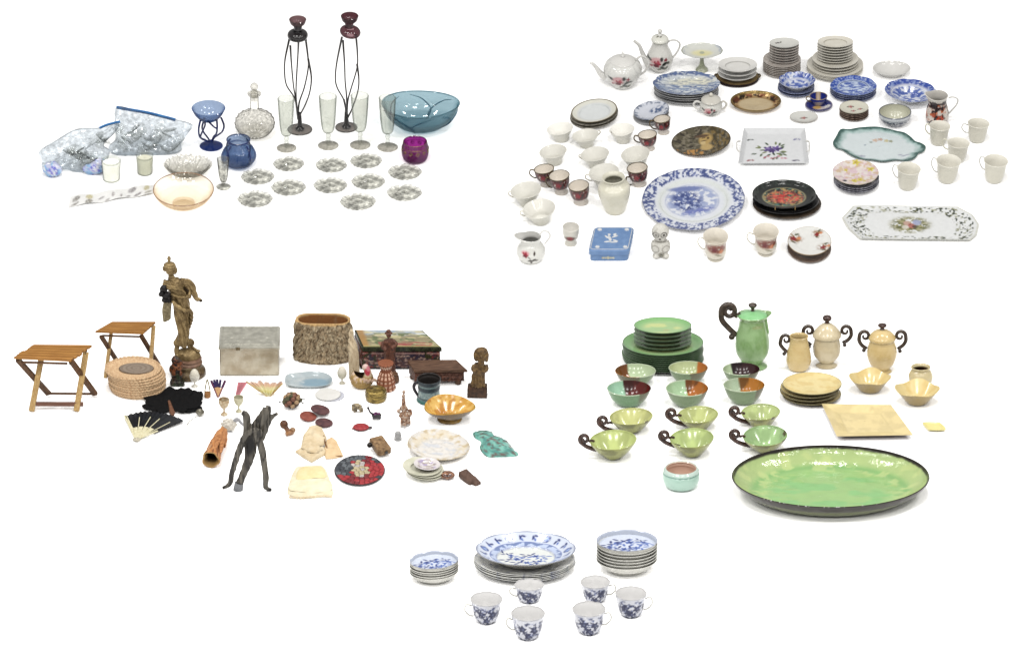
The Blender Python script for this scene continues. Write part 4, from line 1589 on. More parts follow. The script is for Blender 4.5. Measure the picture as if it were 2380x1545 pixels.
m = MB()
m.ball((0, 0, 26), 21, 17, 27, 20); m.ball((-1, 0, 66), 21, 17, 22, 20); m.ball((-17, -4, 30), 6, 9, 16, 12); m.ball((17, -4, 30), 6, 9, 16, 12)
m.ball((-10, -10, 6), 9, 9, 6, 12); m.ball((12, -10, 6), 9, 9, 6, 12); m.ball((-2, -16, 57), 3, 4, 4, 8)
solid('owl_figurine', 'white china owl figurine with big ringed eyes, beside the huge blue platter', 'figurine', bx, by, GB, fused(m, 1.5, 3, paint=owlp), M['print_soft'])

# huge blue platter
def bigplat(x, y, z, th, inn):
    xr, yr = x / 119, y / 131
    r = np.hypot(xr, yr)
    c = full(len(x), (232, 236, 244))
    band = sm(.74, .78, r)
    n = fbm(x * .22, y * .16, 4, 3)
    c = over(c, (140, 152, 196), band * sm(.44, .5, n)); c = over(c, (74, 88, 142), band * sm(.52, .57, n))
    c = over(c, (226, 232, 222), np.exp(-((r - .66) / .06) ** 2), .6)
    xx, yy = x + 3, y - 3
    w = ell(xx, yy, 0, 0, 60, 66, 0, .12)
    cas = fbm(xx * .09, yy * .09, 13, 4)
    c = over(c, (170, 182, 216), w * sm(.44, .52, cas))
    castle = ell(xx, yy, -12, 0, 34, 44, .25, .3)
    c = over(c, (92, 108, 164), castle * sm(.40, .47, fbm(xx * .16, yy * .12, 6, 3)))
    c = over(c, (62, 78, 138), castle * sm(.52, .57, fbm(xx * .2 + 4, yy * .16, 16, 3)))
    c = over(c, (118, 130, 192), ell(xx, yy, 14, -40, 38, 12, .35) * sm(.38, .5, fbm(xx * .06, yy * .25, 8))); c = over(c, (120, 134, 186), ell(xx, yy, -14, 52, 40, 10, .1))
    c = over(c, (150, 160, 196), np.exp(-((np.hypot(xx / 62, yy / 68) - 1) / .02) ** 2), .5)
    c = over(c, (84, 92, 132), sm(.975, .99, r), .7)
    c[inn < .5] = C(220, 222, 230)
    return c
m = plate_mb(119, 10, 74, 1.8, seg=300, step=2.2, mod=scallop(16, .012), paint=bigplat, ysc=1.1)
solid('meat_platter', 'huge blue and white platter with a castle scene', 'platter', 1612, 474, GB, m, M['print'], roll=-2, lift=3)


# rose cups and saucer
def rosecup(R, H):
    def f(x, y, z, th, inn):
        c = full(len(x), (228, 222, 206))
        k = (y < 3) * (inn < .5)
        c = over(c, (132, 62, 40), ell(x, z, 2, H * .72, R * .85, H * .24) * k * sm(.26, .38, fbm(x * .2, z * .2, 3)))
        c = over(c, (112, 24, 30), ros(x, z, -3, H * .68, R * .3) * k); c = over(c, (206, 132, 92), ros(x, z, R * .42, H * .56, R * .2) * k); c = over(c, (120, 112, 80), ell(x, z, R * .2, H * .4, R * .3, 2, -.4) * k, .8)
        return over(c, (132, 112, 72), np.exp(-((z - H) / 1.6) ** 2) * (inn < .5))
    return f
RC = [(.3, 0), (.26, .05), (.18, .1), (.56, .2), (.72, .38), (.68, .6), (.8, .82), (1, 1)]
for a in (('white cup with dark red roses, directly under the huge blue platter', 1633, 1692.5, 528, 570, 604, 28, (176, .86, .34, 13)), ('white cup with dark red roses, next to the rose edged saucer', 1749, 1810, 517, 558, 592, 28, (172, .8, .3, 15))):
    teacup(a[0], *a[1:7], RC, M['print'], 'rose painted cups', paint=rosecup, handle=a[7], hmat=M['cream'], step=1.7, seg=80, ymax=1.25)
def rosesauc(x, y, z, th, inn):
    c = full(len(x), (240, 240, 236))
    for (a, b, s) in ((-34, 14, 1.25), (34, -22, 1.1), (20, 34, .9)):
        c = over(c, (150, 110, 70), ell(x, y, a, b, 14 * s, 14 * s, 0, .5) * sm(.42, .5, fbm(x * .22, y * .22, 5)))
        c = over(c, (140, 36, 38), ros(x, y, a - 3 * s, b - 2 * s, 8 * s)); c = over(c, (214, 140, 96), ros(x, y, a + 8 * s, b + 2 * s, 5.5 * s)); c = over(c, (84, 92, 60), ell(x, y, a + 4 * s, b + 12 * s, 5 * s, 2.4 * s, .6)); c = over(c, (96, 84, 56), ell(x, y, a - 2 * s, b - 13 * s, 6 * s, 2.4 * s, -.6))
    return over(c, (156, 130, 92), sm(.96, .985, np.hypot(x, y / 1.2) / 51))
stack('saucer', 'saucer', 'rose edged saucer, {o} of the two at the front of the china', GB, 1881, 560, 601, 51, 30, 2, 6, brown_edge, 'rose edged saucers', ysc=1.2, top=plate_mb(51, 6, 30, seg=140, step=2, paint=rosesauc, ysc=1.2))

# lacquer plates
def lacq(x, y, z, th, inn):
    r = np.hypot(x / 76, y / 60)
    c = full(len(x), (34, 38, 36))
    c = over(c, (70, 80, 72), sm(.56, .6, fbm(x * .3, y * .3, 3)) * sm(.78, .85, r) * (y > 0), .6)
    w = 1 - sm(.62, .65, r)
    n = fbm(x * .13, y * .16, 7, 3)
    c = over(c, (62, 112, 102), w * sm(.42, .5, n)); c = over(c, (176, 150, 96), w * sm(.5, .56, fbm(x * .2 + 3, y * .2, 17)))
    red = ell(x, y, 4, 0, 38, 24, -.1, .4)
    c = over(c, (196, 62, 56), w * red * sm(.42, .48, fbm(x * .17 + 9, y * .19, 23))); c = over(c, (226, 120, 92), w * red * sm(.56, .62, fbm(x * .2 + 1, y * .22, 33)))
    c = over(c, (30, 30, 28), w * sm(.58, .64, fbm(x * .16 + 8, y * .2, 41)) * (1 - .7 * red))
    c = over(c, (156, 150, 116), np.exp(-((r - .655) / .018) ** 2))
    return c
by_ = 503 - 52 * se * .8
solid('lacquer_plate', 'brown rimmed dark plate at the bottom of the black lacquer stack', 'plate', 1829, by_, GB, plate_mb(80, 8, 54, 1.6, ysc=.8), mat_plain('brown_lacquer', (96, 82, 68), (52, 44, 38), .25))
solid('lacquer_plate', 'plain black plate in the middle of the lacquer stack', 'plate', 1826, by_ - 1, GB, plate_mb(77, 9, 52, 1.6, ysc=.8), M['black'], lift=9)
t = thing('lacquer_plate', 'black lacquer plate painted with red flowers on top of its stack', 'plate', 1822, by_ - 1, GB, lift=22)
part('plate', plate_mb(74, 11, 52, 1.6, seg=160, step=2.1, ysc=.82, paint=lacq, flange=.74, deep=.2), mat_print('lacquer', .12), t)
for x in (-22, 24):
    m = MB(); m.box((x, -57.5, 10), (2.4, 3, 9), .5); part('wire_clip', m, M['gold'], t)

# brown picture plate (a plain generic portrait in browns)
def brownpl(x, y, z, th, inn):
    r = np.hypot(x / 69, y / 63)
    c = full(len(x), (94, 88, 70))
    n = fbm(x * .1, y * .1, 2, 4)
    c = over(c, (132, 124, 106), sm(.5, .6, n)); c = over(c, (60, 54, 46), sm(.55, .63, fbm(x * .12 + 5, y * .12, 12)))
    c = over(c, (128, 108, 66), sm(20, 26, x) * sm(.44, .54, fbm(x * .3, y * .08, 22))); c = over(c, (60, 54, 36), sm(.5, .56, fbm(x * .2, y * .06, 32)) * (x > 18), .8)
    c = over(c, (188, 158, 98), ell(x, y, 10, 10, 15, 25, -.15, .25)); c = over(c, (196, 168, 112), ell(x, y, 12, -24, 14, 14, .5, .3)); c = over(c, (208, 184, 132), ell(x, y, 4, -4, 6, 9, 0, .4))
    c = over(c, (98, 76, 56), ell(x, y, 2, 24, 17, 6, .1)); c = over(c, (86, 66, 50), ell(x, y, 6, 4, 8, 1.6, .2)); c = over(c, (92, 70, 46), ell(x, y, 16, 14, 3, 5)); c = over(c, (88, 66, 52), ell(x, y, 6, 16, 5, 1.6, .2))
    c = over(c, (196, 146, 82), (1 - sm(-34, -28, y)) * (x < 6) * sm(.4, .5, vn(x * .35, y * .08, 3)))
    c = over(c, (74, 64, 48), sm(.95, .985, r))
    return c
solid('picture_plate', 'oval brown plate printed with a face in olive and tan', 'plate', 1630, 336, GB, plate_mb(69, 5, 44, 1.6, seg=150, step=2, ysc=.9, paint=brownpl, deep=.3), M['print_soft'], roll=-6, lift=5)


# ------------------------------------------------------------------ dishes made from an outline
def outline_dish(out, H, well, t=1.6, paint=None, step=3.0, wz=None, wellf=None, m=None, mat=0, foot=.8):
    """out: rim outline (n,2), counter-clockwise; well: scale of the flat floor"""
    O = np.asarray(out, float)
    if np.sum(O[:, 0] * np.roll(O[:, 1], -1) - np.roll(O[:, 0], -1) * O[:, 1]) < 0:
        O = O[::-1]
    R = np.abs(O).max()
    rings = [(.02, 0, 0), (well * foot, 0, 0), (well * .97, t * .3, 0), (1, H - t * .4, 0), (1.0, H, 1), (.985, H, 1)]
    n = max(2, int(R * (1 - well) / step))
    rings += [(.985 + (well - .985) * (i + 1) / n, H + (t - H) * (i + 1) / n, 1) for i in range(n)]
    n = max(3, int(R * well / step))
    rings += [(well * (1 - (i + 1) / n) + .01, t, 1) for i in range(n)]
    V = np.array([[(x * s, y * s, z) for x, y in O] for s, z, i in rings])
    inn = np.array([[i] * len(O) for s, z, i in rings])
    m = m or MB()
    col = None
    if paint:
        X, Y, Z = V[..., 0].ravel(), V[..., 1].ravel(), V[..., 2].ravel()
        kk = np.array([[s] * len(O) for s, z, i in rings]).ravel()
        col = paint(X, Y, Z, kk, inn.ravel())
    m.grid(V, mat, wrap_v=True, col=col)
    m.f = [f[::-1] for f in m.f]
    return m


def dens(P, step):
    P = [np.asarray(p, float) for p in P]
    out = []
    for a, b in zip(P, P[1:] + P[:1]):
        n = max(1, int(np.linalg.norm(b - a) / step))
        out += [a + (b - a) * i / n for i in range(n)]
    return out


# white square tray with violet flowers
bx, by = 1797, 350
f_ = flat(bx, by, GB)
Ht = 10 / ce
P = [f_(1714, 381 + 8)[:2], f_(1879, 380 + 8)[:2], f_(1873, 299 + 8)[:2], f_(1730, 299 + 8)[:2]]
P = dens([np.array(p) for p in P], 5)
def viol(x, y, z, k, inn):
    c = full(len(x), (234, 236, 238))
    fl = (inn > .5)
    rg_ = np.random.default_rng(3)
    for i in range(26):
        an = rg_.random() * 6.28; rr = 14 + 24 * rg_.random()
        px_, py_ = -2 + rr * 1.3 * math.cos(an), -4 + rr * .95 * math.sin(an)
        c = over(c, [(64, 84, 58), (128, 138, 92), (92, 108, 76)][i % 3], ell(x, y, px_, py_, 6.5, 2.8, an + rg_.random() - .5) * fl)
    for (a, b, r, col) in ((-10, 2, 14, (86, 66, 130)), (8, 5, 13, (112, 88, 158)), (-2, -6, 9, (74, 52, 116)), (12, 2, 6, (62, 42, 100)), (-12, 6, 6, (140, 118, 180))):
        c = over(c, col, ros(x, y, a, b, r, 5) * fl)
    for i in range(7):
        c = over(c, [(190, 104, 128), (214, 150, 160)][i % 2], ros(x, y, -20 + i * 8, -33 + 5 * math.sin(i * 2), 4, 5) * fl)
    for (a, b, col) in ((-56, 42, (86, 92, 92)), (52, 44, (110, 108, 160)), (-58, -46, (150, 56, 66)), (48, -46, (66, 54, 96))):
        c = over(c, col, ell(x, y, a, b, 5, 3, .4) * fl); c = over(c, col, ell(x, y, a + 9, b + 1, 4, 2.4, -.4) * fl)
    return c
t = thing('square_tray', 'white square tray painted with violet flowers', 'tray', bx, by, GB)
part('tray', outline_dish(P, Ht, .86, 2, viol, 2.4), M['print'], t)
for s in (-1, 1):
    m = MB(); m.tube(cr([(s * 76, 22, Ht), (s * 84, 16, Ht + 1), (s * 84, -16, Ht + 1), (s * 77, -24, Ht)], 5), 2.6, 8, flat_=.6); part('grip', m, M['porcelain'], t)

# green edged scalloped platter
bx, by = 2043, 342
f_ = flat(bx, by, GB)
pts = [(1936, 332), (1945, 316), (1956, 300), (1976, 300), (2000, 296), (2036, 294), (2062, 298), (2086, 304), (2104, 308), (2118, 318), (2128, 328), (2140, 332), (2151, 340), (2146, 352), (2134, 356), (2126, 366), (2106, 374), (2080, 372), (2050, 376), (2024, 372), (1998, 370), (1974, 360), (1956, 348), (1942, 344)]
P = cr([np.array(f_(x, y + 5)[:2]) for x, y in pts], 6, closed=True)
def greened(x, y, z, k, inn):
    c = full(len(x), (226, 236, 238))
    n = .12 * (fbm(x * .12, y * .12, 4) - .5)
    c = over(c, (150, 186, 180), sm(.74, .9, k + n), .8); c = over(c, (60, 98, 92), sm(.86, .96, k + n))
    for (a, b, r, col) in ((-8, 26, 8, (214, 176, 146)), (4, 30, 7, (196, 150, 120)), (18, 24, 7, (206, 190, 130)), (28, 22, 6, (150, 150, 110)), (-18, 18, 5, (150, 160, 150)), (-32, 6, 3, (110, 130, 150))):
        c = over(c, col, ros(x, y, a, b, r) * (inn > .5), .8)
    for (a, b) in ((-46, -40), (-38, -42), (56, -40), (64, -36), (48, -36)):
        c = over(c, (176, 180, 196), ell(x, y, a, b, 6, 2.4, .4) * (inn > .5))
    return c
solid('scalloped_platter', 'long scalloped platter with a dark green edge', 'platter', bx, by, GB, outline_dish(P, 6, .8, 1.6, greened, 2.4), M['print'])

# yellow flowered plate on dark bowls
def pinky(x, y, z, th, inn):
    c = full(len(x), (240, 230, 224))
    c = over(c, (226, 196, 206), sm(.48, .6, fbm(x * .12, y * .12, 4)), .8)
    c = over(c, (216, 188, 150), sm(.56, .64, fbm(x * .14 + 6, y * .14, 9)), .8)
    for (a, b, r) in ((2, 44, 10), (36, 16, 9), (-4, -28, 8), (10, -24, 8), (-2, -36, 6), (-22, 16, 6), (20, -34, 5)):
        c = over(c, (222, 208, 86), ros(x, y, a, b, r, 5)); c = over(c, (190, 160, 90), ell(x, y, a, b, r * .3, r * .3))
    c = over(c, (40, 34, 50), ell(x, y, -26, -34, 5, 5))
    return over(c, (206, 196, 176), sm(.96, .985, np.hypot(x, y) / 54))
dk = mat_plain('dark_banded_china', (178, 178, 190), (40, 38, 56), .2, vscale=.16)
stack('fruit_bowl', 'bowl', 'dark banded shallow bowl, {o} under the yellow flowered plate', GB, 1990, 412, 447, 53, 32, 3, 12, dk, 'dark banded bowls', ysc=.95)
solid('flowered_plate', 'pink and yellow flowered plate lying on the dark banded bowls', 'plate', 1988, 430, GB, plate_mb(53.5, 7, 32, seg=120, step=2, mod=scallop(9, .02), paint=pinky, ysc=1.0), M['print'], lift=28)

# cream cups
CUP = [(0, 0), (.2, .03), (.45, .2), (.66, .5), (.74, .74), (.82, .86), (1, 1)]
CG = 'plain cream teacups'
cc = lambda lb, *a, **k: teacup('plain cream teacup ' + lb, *a, CUP, M['ivory'], CG, roll=4, **k)
cc('in front of the dark patterned jug', 2155, 2205, 280, 305, 340, 28, handle=(165, .9, .4, 10))
cc('farthest back at the right edge', 2244, 2296, 274, 299, 334, 28, handle=(180, .85, .4, 13), hmat=M['porcelain'])
cc('with its handle over the jug side cup, in the middle', 2196.6, 2250, 320, 345, 380, 28, handle=(165, 1.0, .5, 13))
cc('in the middle of the front row', 2170.6, 2229, 358, 390, 427, 30, handle=(165, .95, .3, 12), hmat=M['porcelain'])
cc('nearest the yellow flowered plate', 2079.7, 2136, 376, 407, 443, 30, handle=(160, .95, .35, 12), hmat=M['porcelain'])
cc('at the front right end of the row', 2281, 2338.5, 358, 389, 427, 30, handle=(160, .98, .4, 12), hmat=M['porcelain'])

# long tray
bx, by = 2115, 524
f_ = flat(bx, by, GB)
pts = [(1957, 507), (1985, 479), (2020, 477), (2115, 479), (2228, 481), (2262, 500), (2275, 522), (2268, 545), (2252, 558), (2115, 557), (1996, 555), (1970, 530)]
P = dens([np.array(f_(x, y + 5)[:2]) for x, y in pts], 4)
def longt(x, y, z, k, inn):
    c = full(len(x), (238, 240, 240))
    cells = (vn(x * .22, y * .22, 4) > .62) & (vn(x * .22 + 40, y * .22, 8) > .35)
    band = sm(.66, .7, k) * (1 - sm(.93, .95, k)) * (inn > .5)
    c = over(c, (66, 74, 60), band * cells)
    c = over(c, (150, 150, 110), sm(.66, .7, k) * (vn(x * .25 + 9, y * .25, 14) > .72) * (inn > .5) * band, .7)
    w = ell(x, y, 0, 0, 44, 32, 0, .35)
    c = over(c, (164, 160, 116), w * sm(.36, .46, fbm(x * .12, y * .12, 3))); c = over(c, (110, 112, 74), w * sm(.54, .6, fbm(x * .16, y * .16, 13)))
    for (a, b, r, col) in ((-6, 6, 9, (206, 170, 156)), (4, -4, 9, (176, 96, 84)), (16, 10, 10, (168, 176, 210)), (10, -8, 5, (80, 66, 60)), (-12, -10, 7, (220, 214, 200))):
        c = over(c, col, ell(x, y, a, b, r, r * 1.2, .3), .9)
    return over(c, (206, 206, 186), sm(.96, .99, k), .6)
solid('long_tray', 'long narrow white tray with a leafy border and a painted scene', 'tray', bx, by, GB, outline_dish(P, 7, .82, 1.6, longt, 2.2), M['print'])

# ================================================================== ARRANGEMENT C: curios
GC = 'C'
cC, sC = cosE(GC), sinE(GC)
M['teak'] = mat_wood('oiled_teak', (186, 134, 70), (140, 92, 44), .45, (.02, .35, .35))
M['darkteak'] = mat_wood('dark_teak', (112, 78, 48), (72, 48, 28), .5, (.2, .2, .03))  # darker tone of teak for one leg pair and the rails
M['paleteak'] = mat_wood('pale_teak', (208, 176, 120), (168, 130, 78), .5, (.3, .3, .03))
M['rosewood'] = mat_wood('reddish_wood', (136, 98, 82), (104, 70, 56), .5, (.04, .3, .3))
M['bronze'] = mat_plain('patinated_bronze', (172, 148, 104), (116, 96, 64), .34, .45, vscale=.05, bmp=.8, bscale=.3)
M['darkbronze'] = mat_plain('dark_bronze', (40, 36, 38), (20, 18, 20), .35, .3, vscale=.2)
M['wicker'] = None


def wicker_mat():
    m, nt, b = nodes('woven_straw')
    v = tc(nt)
    n = noise(nt, v, .25, 4)
    nt.links.new(ramp(nt, n, [(.3, C4((198, 156, 114))), (.7, C4((240, 208, 164)))]), b.inputs['Base Color'])
    b.inputs['Roughness'].default_value = .75
    w = nt.nodes.new('ShaderNodeTexVoronoi'); w.inputs['Scale'].default_value = .32
    nt.links.new(v, w.inputs['Vector'])
    bump(nt, b, w.outputs['Distance'], 1.2)
    return m
M['wicker'] = wicker_mat()


# ---- folding stools
# front stool, drawn from its corners: heights follow from the ground points under them
bx, by = 125, 950
t = thing('folding_stool', 'folding teak stool with slatted seat, nearest the left edge', 'folding stool', bx, by, GC, 'two folding slatted stools')
q = img(bx, by, GC)
def at(px, py, y): return np.array(q(px, py, y))
FL, FR, BL, BR = at(33, 830, -8), at(170, 837, -8), at(82, 800.5, 48), at(213, 801.5, 48)
nsl = 6
for i in range(nsl):
    f0, f1 = (i + .04) / nsl, (i + .9) / nsl
    a0, a1 = FL + (BL - FL) * f0, FL + (BL - FL) * f1
    b0, b1 = FR + (BR - FR) * f0, FR + (BR - FR) * f1
    ext = (b0 - a0) * (.018 * ((i * 7) % 3 - 1))
    quad = [a0 - ext, b0 + ext, b1 + ext, a1 - ext]
    V = [v for v in quad] + [v - np.array((0, 0, 5.0)) for v in quad]
    c = sum(quad) / 4
    V += [v + (c - v) * .04 + np.array((0, 0, .8)) for v in quad]
    m = MB(); m.add(V, [(8, 9, 10, 11), (0, 1, 9, 8), (1, 2, 10, 9), (2, 3, 11, 10), (3, 0, 8, 11), (4, 5, 1, 0), (5, 6, 2, 1), (6, 7, 3, 2), (7, 4, 0, 3), (7, 6, 5, 4)])
    part('slat', m, M['teak'], t, sharp=20)
# legs: each side has one raked dark leg and one raked pale leg crossing it
for (p, r, mt, w) in (((45, 836, -4), (111, 915, 60), M['darkteak'], 13), ((168, 838, -4), (219, 916, 60), M['darkteak'], 13),
                      ((99, 822, 44), (74, 955, -12), M['paleteak'], 13), ((201, 818, 44), (178, 955, -12), M['paleteak'], 13)):
    m = MB(); m.beam(at(*p), at(*r), 9, w, 1.2, side=(.2, .98, 0)); part('leg', m, mt, t)
for (a, b, w, mt) in (((104, 914, 58), (222, 915, 58), 5, M['darkteak']), ((84, 938.5, -6), (194, 939, -6), 11, M['rosewood']), ((56, 842, -4), (160, 845, -4), 5, M['darkteak']), ((100, 815, 44), (204, 815, 44), 5, M['darkteak'])):
    m = MB(); m.beam(at(*a), at(*b), 4, w, .8, side=(0, 1, 0)); part('crossbar', m, mt, t)
for p in ((51, 838, -9), (166, 846, -9), (219, 911, 53), (200, 822, 40)):
    m = MB(); m.ball(at(*p), 2.6, 2.6, 2.6, 8); part('bolt', m, M['darkgold'], t)

bx, by = 300, 862
t = thing('folding_stool', 'folding teak stool standing behind the stack of wicker plates', 'folding stool', bx, by, GC, 'two folding slatted stools')
q = img(bx, by, GC)
FL, FR, BL, BR = at(224, 770, -14), at(335, 774, -14), at(261, 747.5, 34), at(363, 747.5, 34)
for i in range(5):
    f0, f1 = (i + .04) / 5, (i + .92) / 5
    a0, a1 = FL + (BL - FL) * f0, FL + (BL - FL) * f1
    b0, b1 = FR + (BR - FR) * f0, FR + (BR - FR) * f1
    quad = [a0, b0, b1, a1]
    c = sum(quad) / 4
    V = [v for v in quad] + [v - np.array((0, 0, 4.5)) for v in quad] + [v + (c - v) * .04 + np.array((0, 0, .7)) for v in quad]
    m = MB(); m.add(V, [(8, 9, 10, 11), (0, 1, 9, 8), (1, 2, 10, 9), (2, 3, 11, 10), (3, 0, 8, 11), (4, 5, 1, 0), (5, 6, 2, 1), (6, 7, 3, 2), (7, 4, 0, 3), (7, 6, 5, 4)])
    part('slat', m, M['teak'], t, sharp=20)
for (p, r, mt, w) in (((237, 781, -8), (279, 852, 36), M['darkteak'], 10), ((330, 780, -8), (368, 848, 36), M['darkteak'], 10),
                      ((259, 774, 28), (246, 879, -30), M['paleteak'], 8), ((358, 756, 30), (349, 876, -30), M['paleteak'], 9)):
    m = MB(); m.beam(at(*p), at(*r), 8, w, 1.2, side=(.2, .98, 0)); part('leg', m, mt, t)
for (a, b, w, mt) in (((240, 780, -8), (332, 783, -8), 4, M['darkteak']), ((278, 850, 34), (366, 850, 34), 5, M['darkteak']), ((247, 870, -26), (350, 870, -26), 8, M['rosewood'])):
    m = MB(); m.beam(at(*a), at(*b), 4, w, .8, side=(0, 1, 0)); part('crossbar', m, mt, t)

# ---- wicker plates
def wickerplate(R, H):
    m = MB()
    def md(TH, Rr, Z, i):
        w = sm(.75 * R, R, Rr)
        return Rr * (1 + .018 * np.cos(36 * TH) * w), Z + (.9 * np.cos(36 * TH) * w + .35 * np.cos(Rr * 1.1))
    pr, ri = shell([(R * .55, 0), (R * .7, 2), (R * .86, H * .6), (R * .97, H), (R, H + 2.6)], 2.4, 4)
    m.lathe(pr, 150, rim=ri, mod=md, ysc=.84)
    for k, z0 in ((0, H + .6), (1, H - 4.4)):
        m.tube([((R - k * 2.5) * math.cos(a), (R - k * 2.5) * .84 * math.sin(a), z0 + .7 * math.sin(a * 40)) for a in np.linspace(0, 2 * math.pi, 160, endpoint=False)], [3.0 + .5 * math.sin(i * 1.57) for i in range(160)], 7, closed=True)
    return m
bxw, byw = 317, 903
nW = 8
lows = mesh(wickerplate(63, 7), 'wicker_plate', M['wicker'])
for i in range(nW):
    o = part('wicker_plate', lows, None)
    tag(o, 'round woven straw plate, %s in the stack under the grey disc' % ('lowest' if i == 0 else ORD[nW - i]), 'straw plate', 'stacked straw plates')
    z = i * 6.6
    off = [3, 1, 4, 0, 3, 1, -2, -7][i]
    seat(o, bxw + off, byw, GC, rz=0, lift=z)
def disc_paint(x, y, z, th, inn):
    r = np.hypot(x, y / .8)
    c = full(len(x), (150, 136, 122)); c = over(c, (116, 100, 86), (np.cos(r * .55) > .2) * 1.0, .5)
    return over(c, (98, 80, 66), sm(37, 40, r))
m = MB(); m.lathe([(.01, 0), (40, 0), (41, 1.5), (40, 3)] + [(40 - i * 2, 3) for i in range(1, 20)] + [(.01, 3)], 60, paint=disc_paint, ysc=.62)
solid('woven_disc', 'flat grey brown disc lying on the top straw plate', 'disc', 318, 901, GC, m, M['print_matte'], lift=nW * 6.6 - 3)

# ---- statue of a woman
bx, by = 436, 868
t = thing('statue', 'tall bronze statue of a draped woman on a round pedestal', 'statue', bx, by, GC)
q = img(bx, by, GC)
m = MB()
m.lathe(cr([(.01, 0), (37, 0), (41, 5), (40, 12), (33, 20), (33, 26), (29, 30), (.01, 30)], 4), 40, cen=(1, 0, 0)); part('pedestal', m, mat_plain('dark_pedestal', (126, 108, 76), (84, 66, 50), .4, .2, vscale=.1, bmp=.5), t)
m = MB(); m.lathe(cr([(.01, 30), (28, 30), (30, 33), (27, 37), (29, 40), (27, 43), (.01, 44)], 4), 40, cen=(4, 0, 0)); part('plinth_ring', m, mat_plain('reddish_ring', (164, 130, 108), (128, 98, 82), .4, .2), t)
m = MB(); m.ball((1, 2, 46), 29, 22, 20, 20, nz=.4); part('rock', m, M['bronze'], t)
fig = MB()
def limb(pts, r, mb=fig): mb.tube(cr([q(*p) for p in pts], 5), r, 14, flat_=.8)
limb([(423, 801, 0), (427, 780, 0), (428, 757, 0), (427, 735, 0), (425, 714, 0), (420, 696, 0), (413, 676, 1), (409, 662, 2), (405, 652, 2)], [17, 13, 14.5, 18, 20.5, 18.5, 18, 19, 15])
limb([(404, 652, 2), (402, 642, 2), (401, 632, 1)], [10, 6.5, 6])
fig.ball(q(400, 628, 0), 11, 11, 14, 16); fig.ball(q(399, 620, 3), 14.5, 13, 10, 16); fig.ball(q(398, 604, 2), 4.5, 4.5, 8, 10); fig.ball(q(389, 626, 1), 7, 7, 7, 10); fig.ball(q(411, 630, 2), 6, 6, 10, 10)
fig.ball(q(399, 666, -14), 9, 7, 9, 12); fig.ball(q(414, 668, -14), 9, 7, 9, 12)
limb([(392, 653, 2), (387, 668, -4), (384, 684, -10), (394, 696, -18)], [8, 6.5, 6, 5])           # one arm
limb([(422, 653, 2), (436, 662, 6), (444, 676, 8), (440, 692, 2)], [8, 7, 6, 5])                    # other arm
limb([(415, 800, -4), (412, 814, -6), (414, 828, -8)], [6, 5, 4.5]); limb([(440, 798, 2), (446, 808, 0), (458, 816, -2)], [6, 5, 4])
fig.ball(q(413, 829, -12), 5, 9, 4, 10); fig.ball(q(461, 817, -6), 7, 6, 3.4, 10)
for (x, y, r) in ((411, 797, 6), (445, 796, 7), (428, 799, 8)):
    fig.ball(q(x, y, -2), r, r, r * 1.3, 10)
def folds(x, y, z):
    a = np.arctan2(y, x + (z - 90) * .07)
    gown = sm(38, 60, z) * (1 - sm(205, 225, z))
    return gown * (1.9 * np.sin(a * 6 + z * .1 + np.sin(z * .03)) + .8 * np.sin(a * 13 + z * .06)) + (1 - gown) * (z > 225) * .8 * np.sin(z * 1.1 + a * 7)
part('figure', fused(fig, 1.5, 2, folds), M['bronze'], t, sharp=0)
m = MB()
m.tube(cr([q(*p) for p in ((420, 654, 4), (436, 654, 6), (449, 664, 5), (455, 682, 3), (459, 694, 0), (470, 699, -4))], 6), [5, 7, 7.5, 7, 6, 3.6], 12, flat_=.6)
part('mantle', fused(m, 1.3, 1, lambda x, y, z: .8 * np.sin(x * .5 + z * .4)), M['bronze'], t, sharp=0)
m = MB()
m.ball(q(439, 674, 9), 14, 5, 20, 16); m.ball(q(434, 692, 8), 8, 5, 12, 12); m.ball(q(470, 699.5, -4), 4.5, 4.5, 4, 10)  # dark shapes filling the hollow under the mantle
part('mantle_hollow', fused(m, 1.3, 1), mat_plain('dark_mantle', (70, 54, 34), (24, 19, 14), .4, .3, vscale=.1), t, sharp=0)
m = MB()
m.tube(cr([q(*p) for p in ((404, 700, -14), (416, 712, -20), (432, 722, -19), (446, 724, -8), (447, 742, -2), (442, 764, -4))], 6), [4, 5, 5, 5, 5, 2.5], 12)
m.tube(cr([q(*p) for p in ((402, 684, -16), (416, 690, -20), (430, 692, -16), (441, 690, -6))], 6), [2.5, 3, 3, 2.5], 10)
m.tube(cr([q(*p) for p in ((408, 660, -16), (420, 672, -20), (436, 682, -12))], 6), [2.5, 3, 2.5], 10)
part('sash', fused(m, 1.2, 1, lambda x, y, z: .7 * np.sin(x * .9 + z * .5)), M['bronze'], t, sharp=0)
m = MB()
for (x, y, d, r) in ((385, 672, -12, 9), (392, 688, -14, 10), (381, 684, -12, 8), (395, 698, -14, 7), (388, 697, -14, 8)):
    m.ball(q(x, y, d), r, r, r, 12, nz=.6)
part('dark_bundle', m, M['darkbronze'], t)
m = MB()
for (x0, x1, r) in ((388, 386, 5.5), (394, 392, 6), (400, 396, 5.5)):
    m.tube(cr([q(x0, 700, -10), q((x0 + x1) / 2 - 2, 722, -8), q(x1, 748 - (x0 - 388) * .5, -8)], 5), [4, r, r * .8], 9)
part('hanging_cloth', fused(m, 1.5, 2), mat_plain('greyed_bronze', (160, 148, 116), (116, 104, 78), .45, .25, vscale=.14), t, sharp=0)

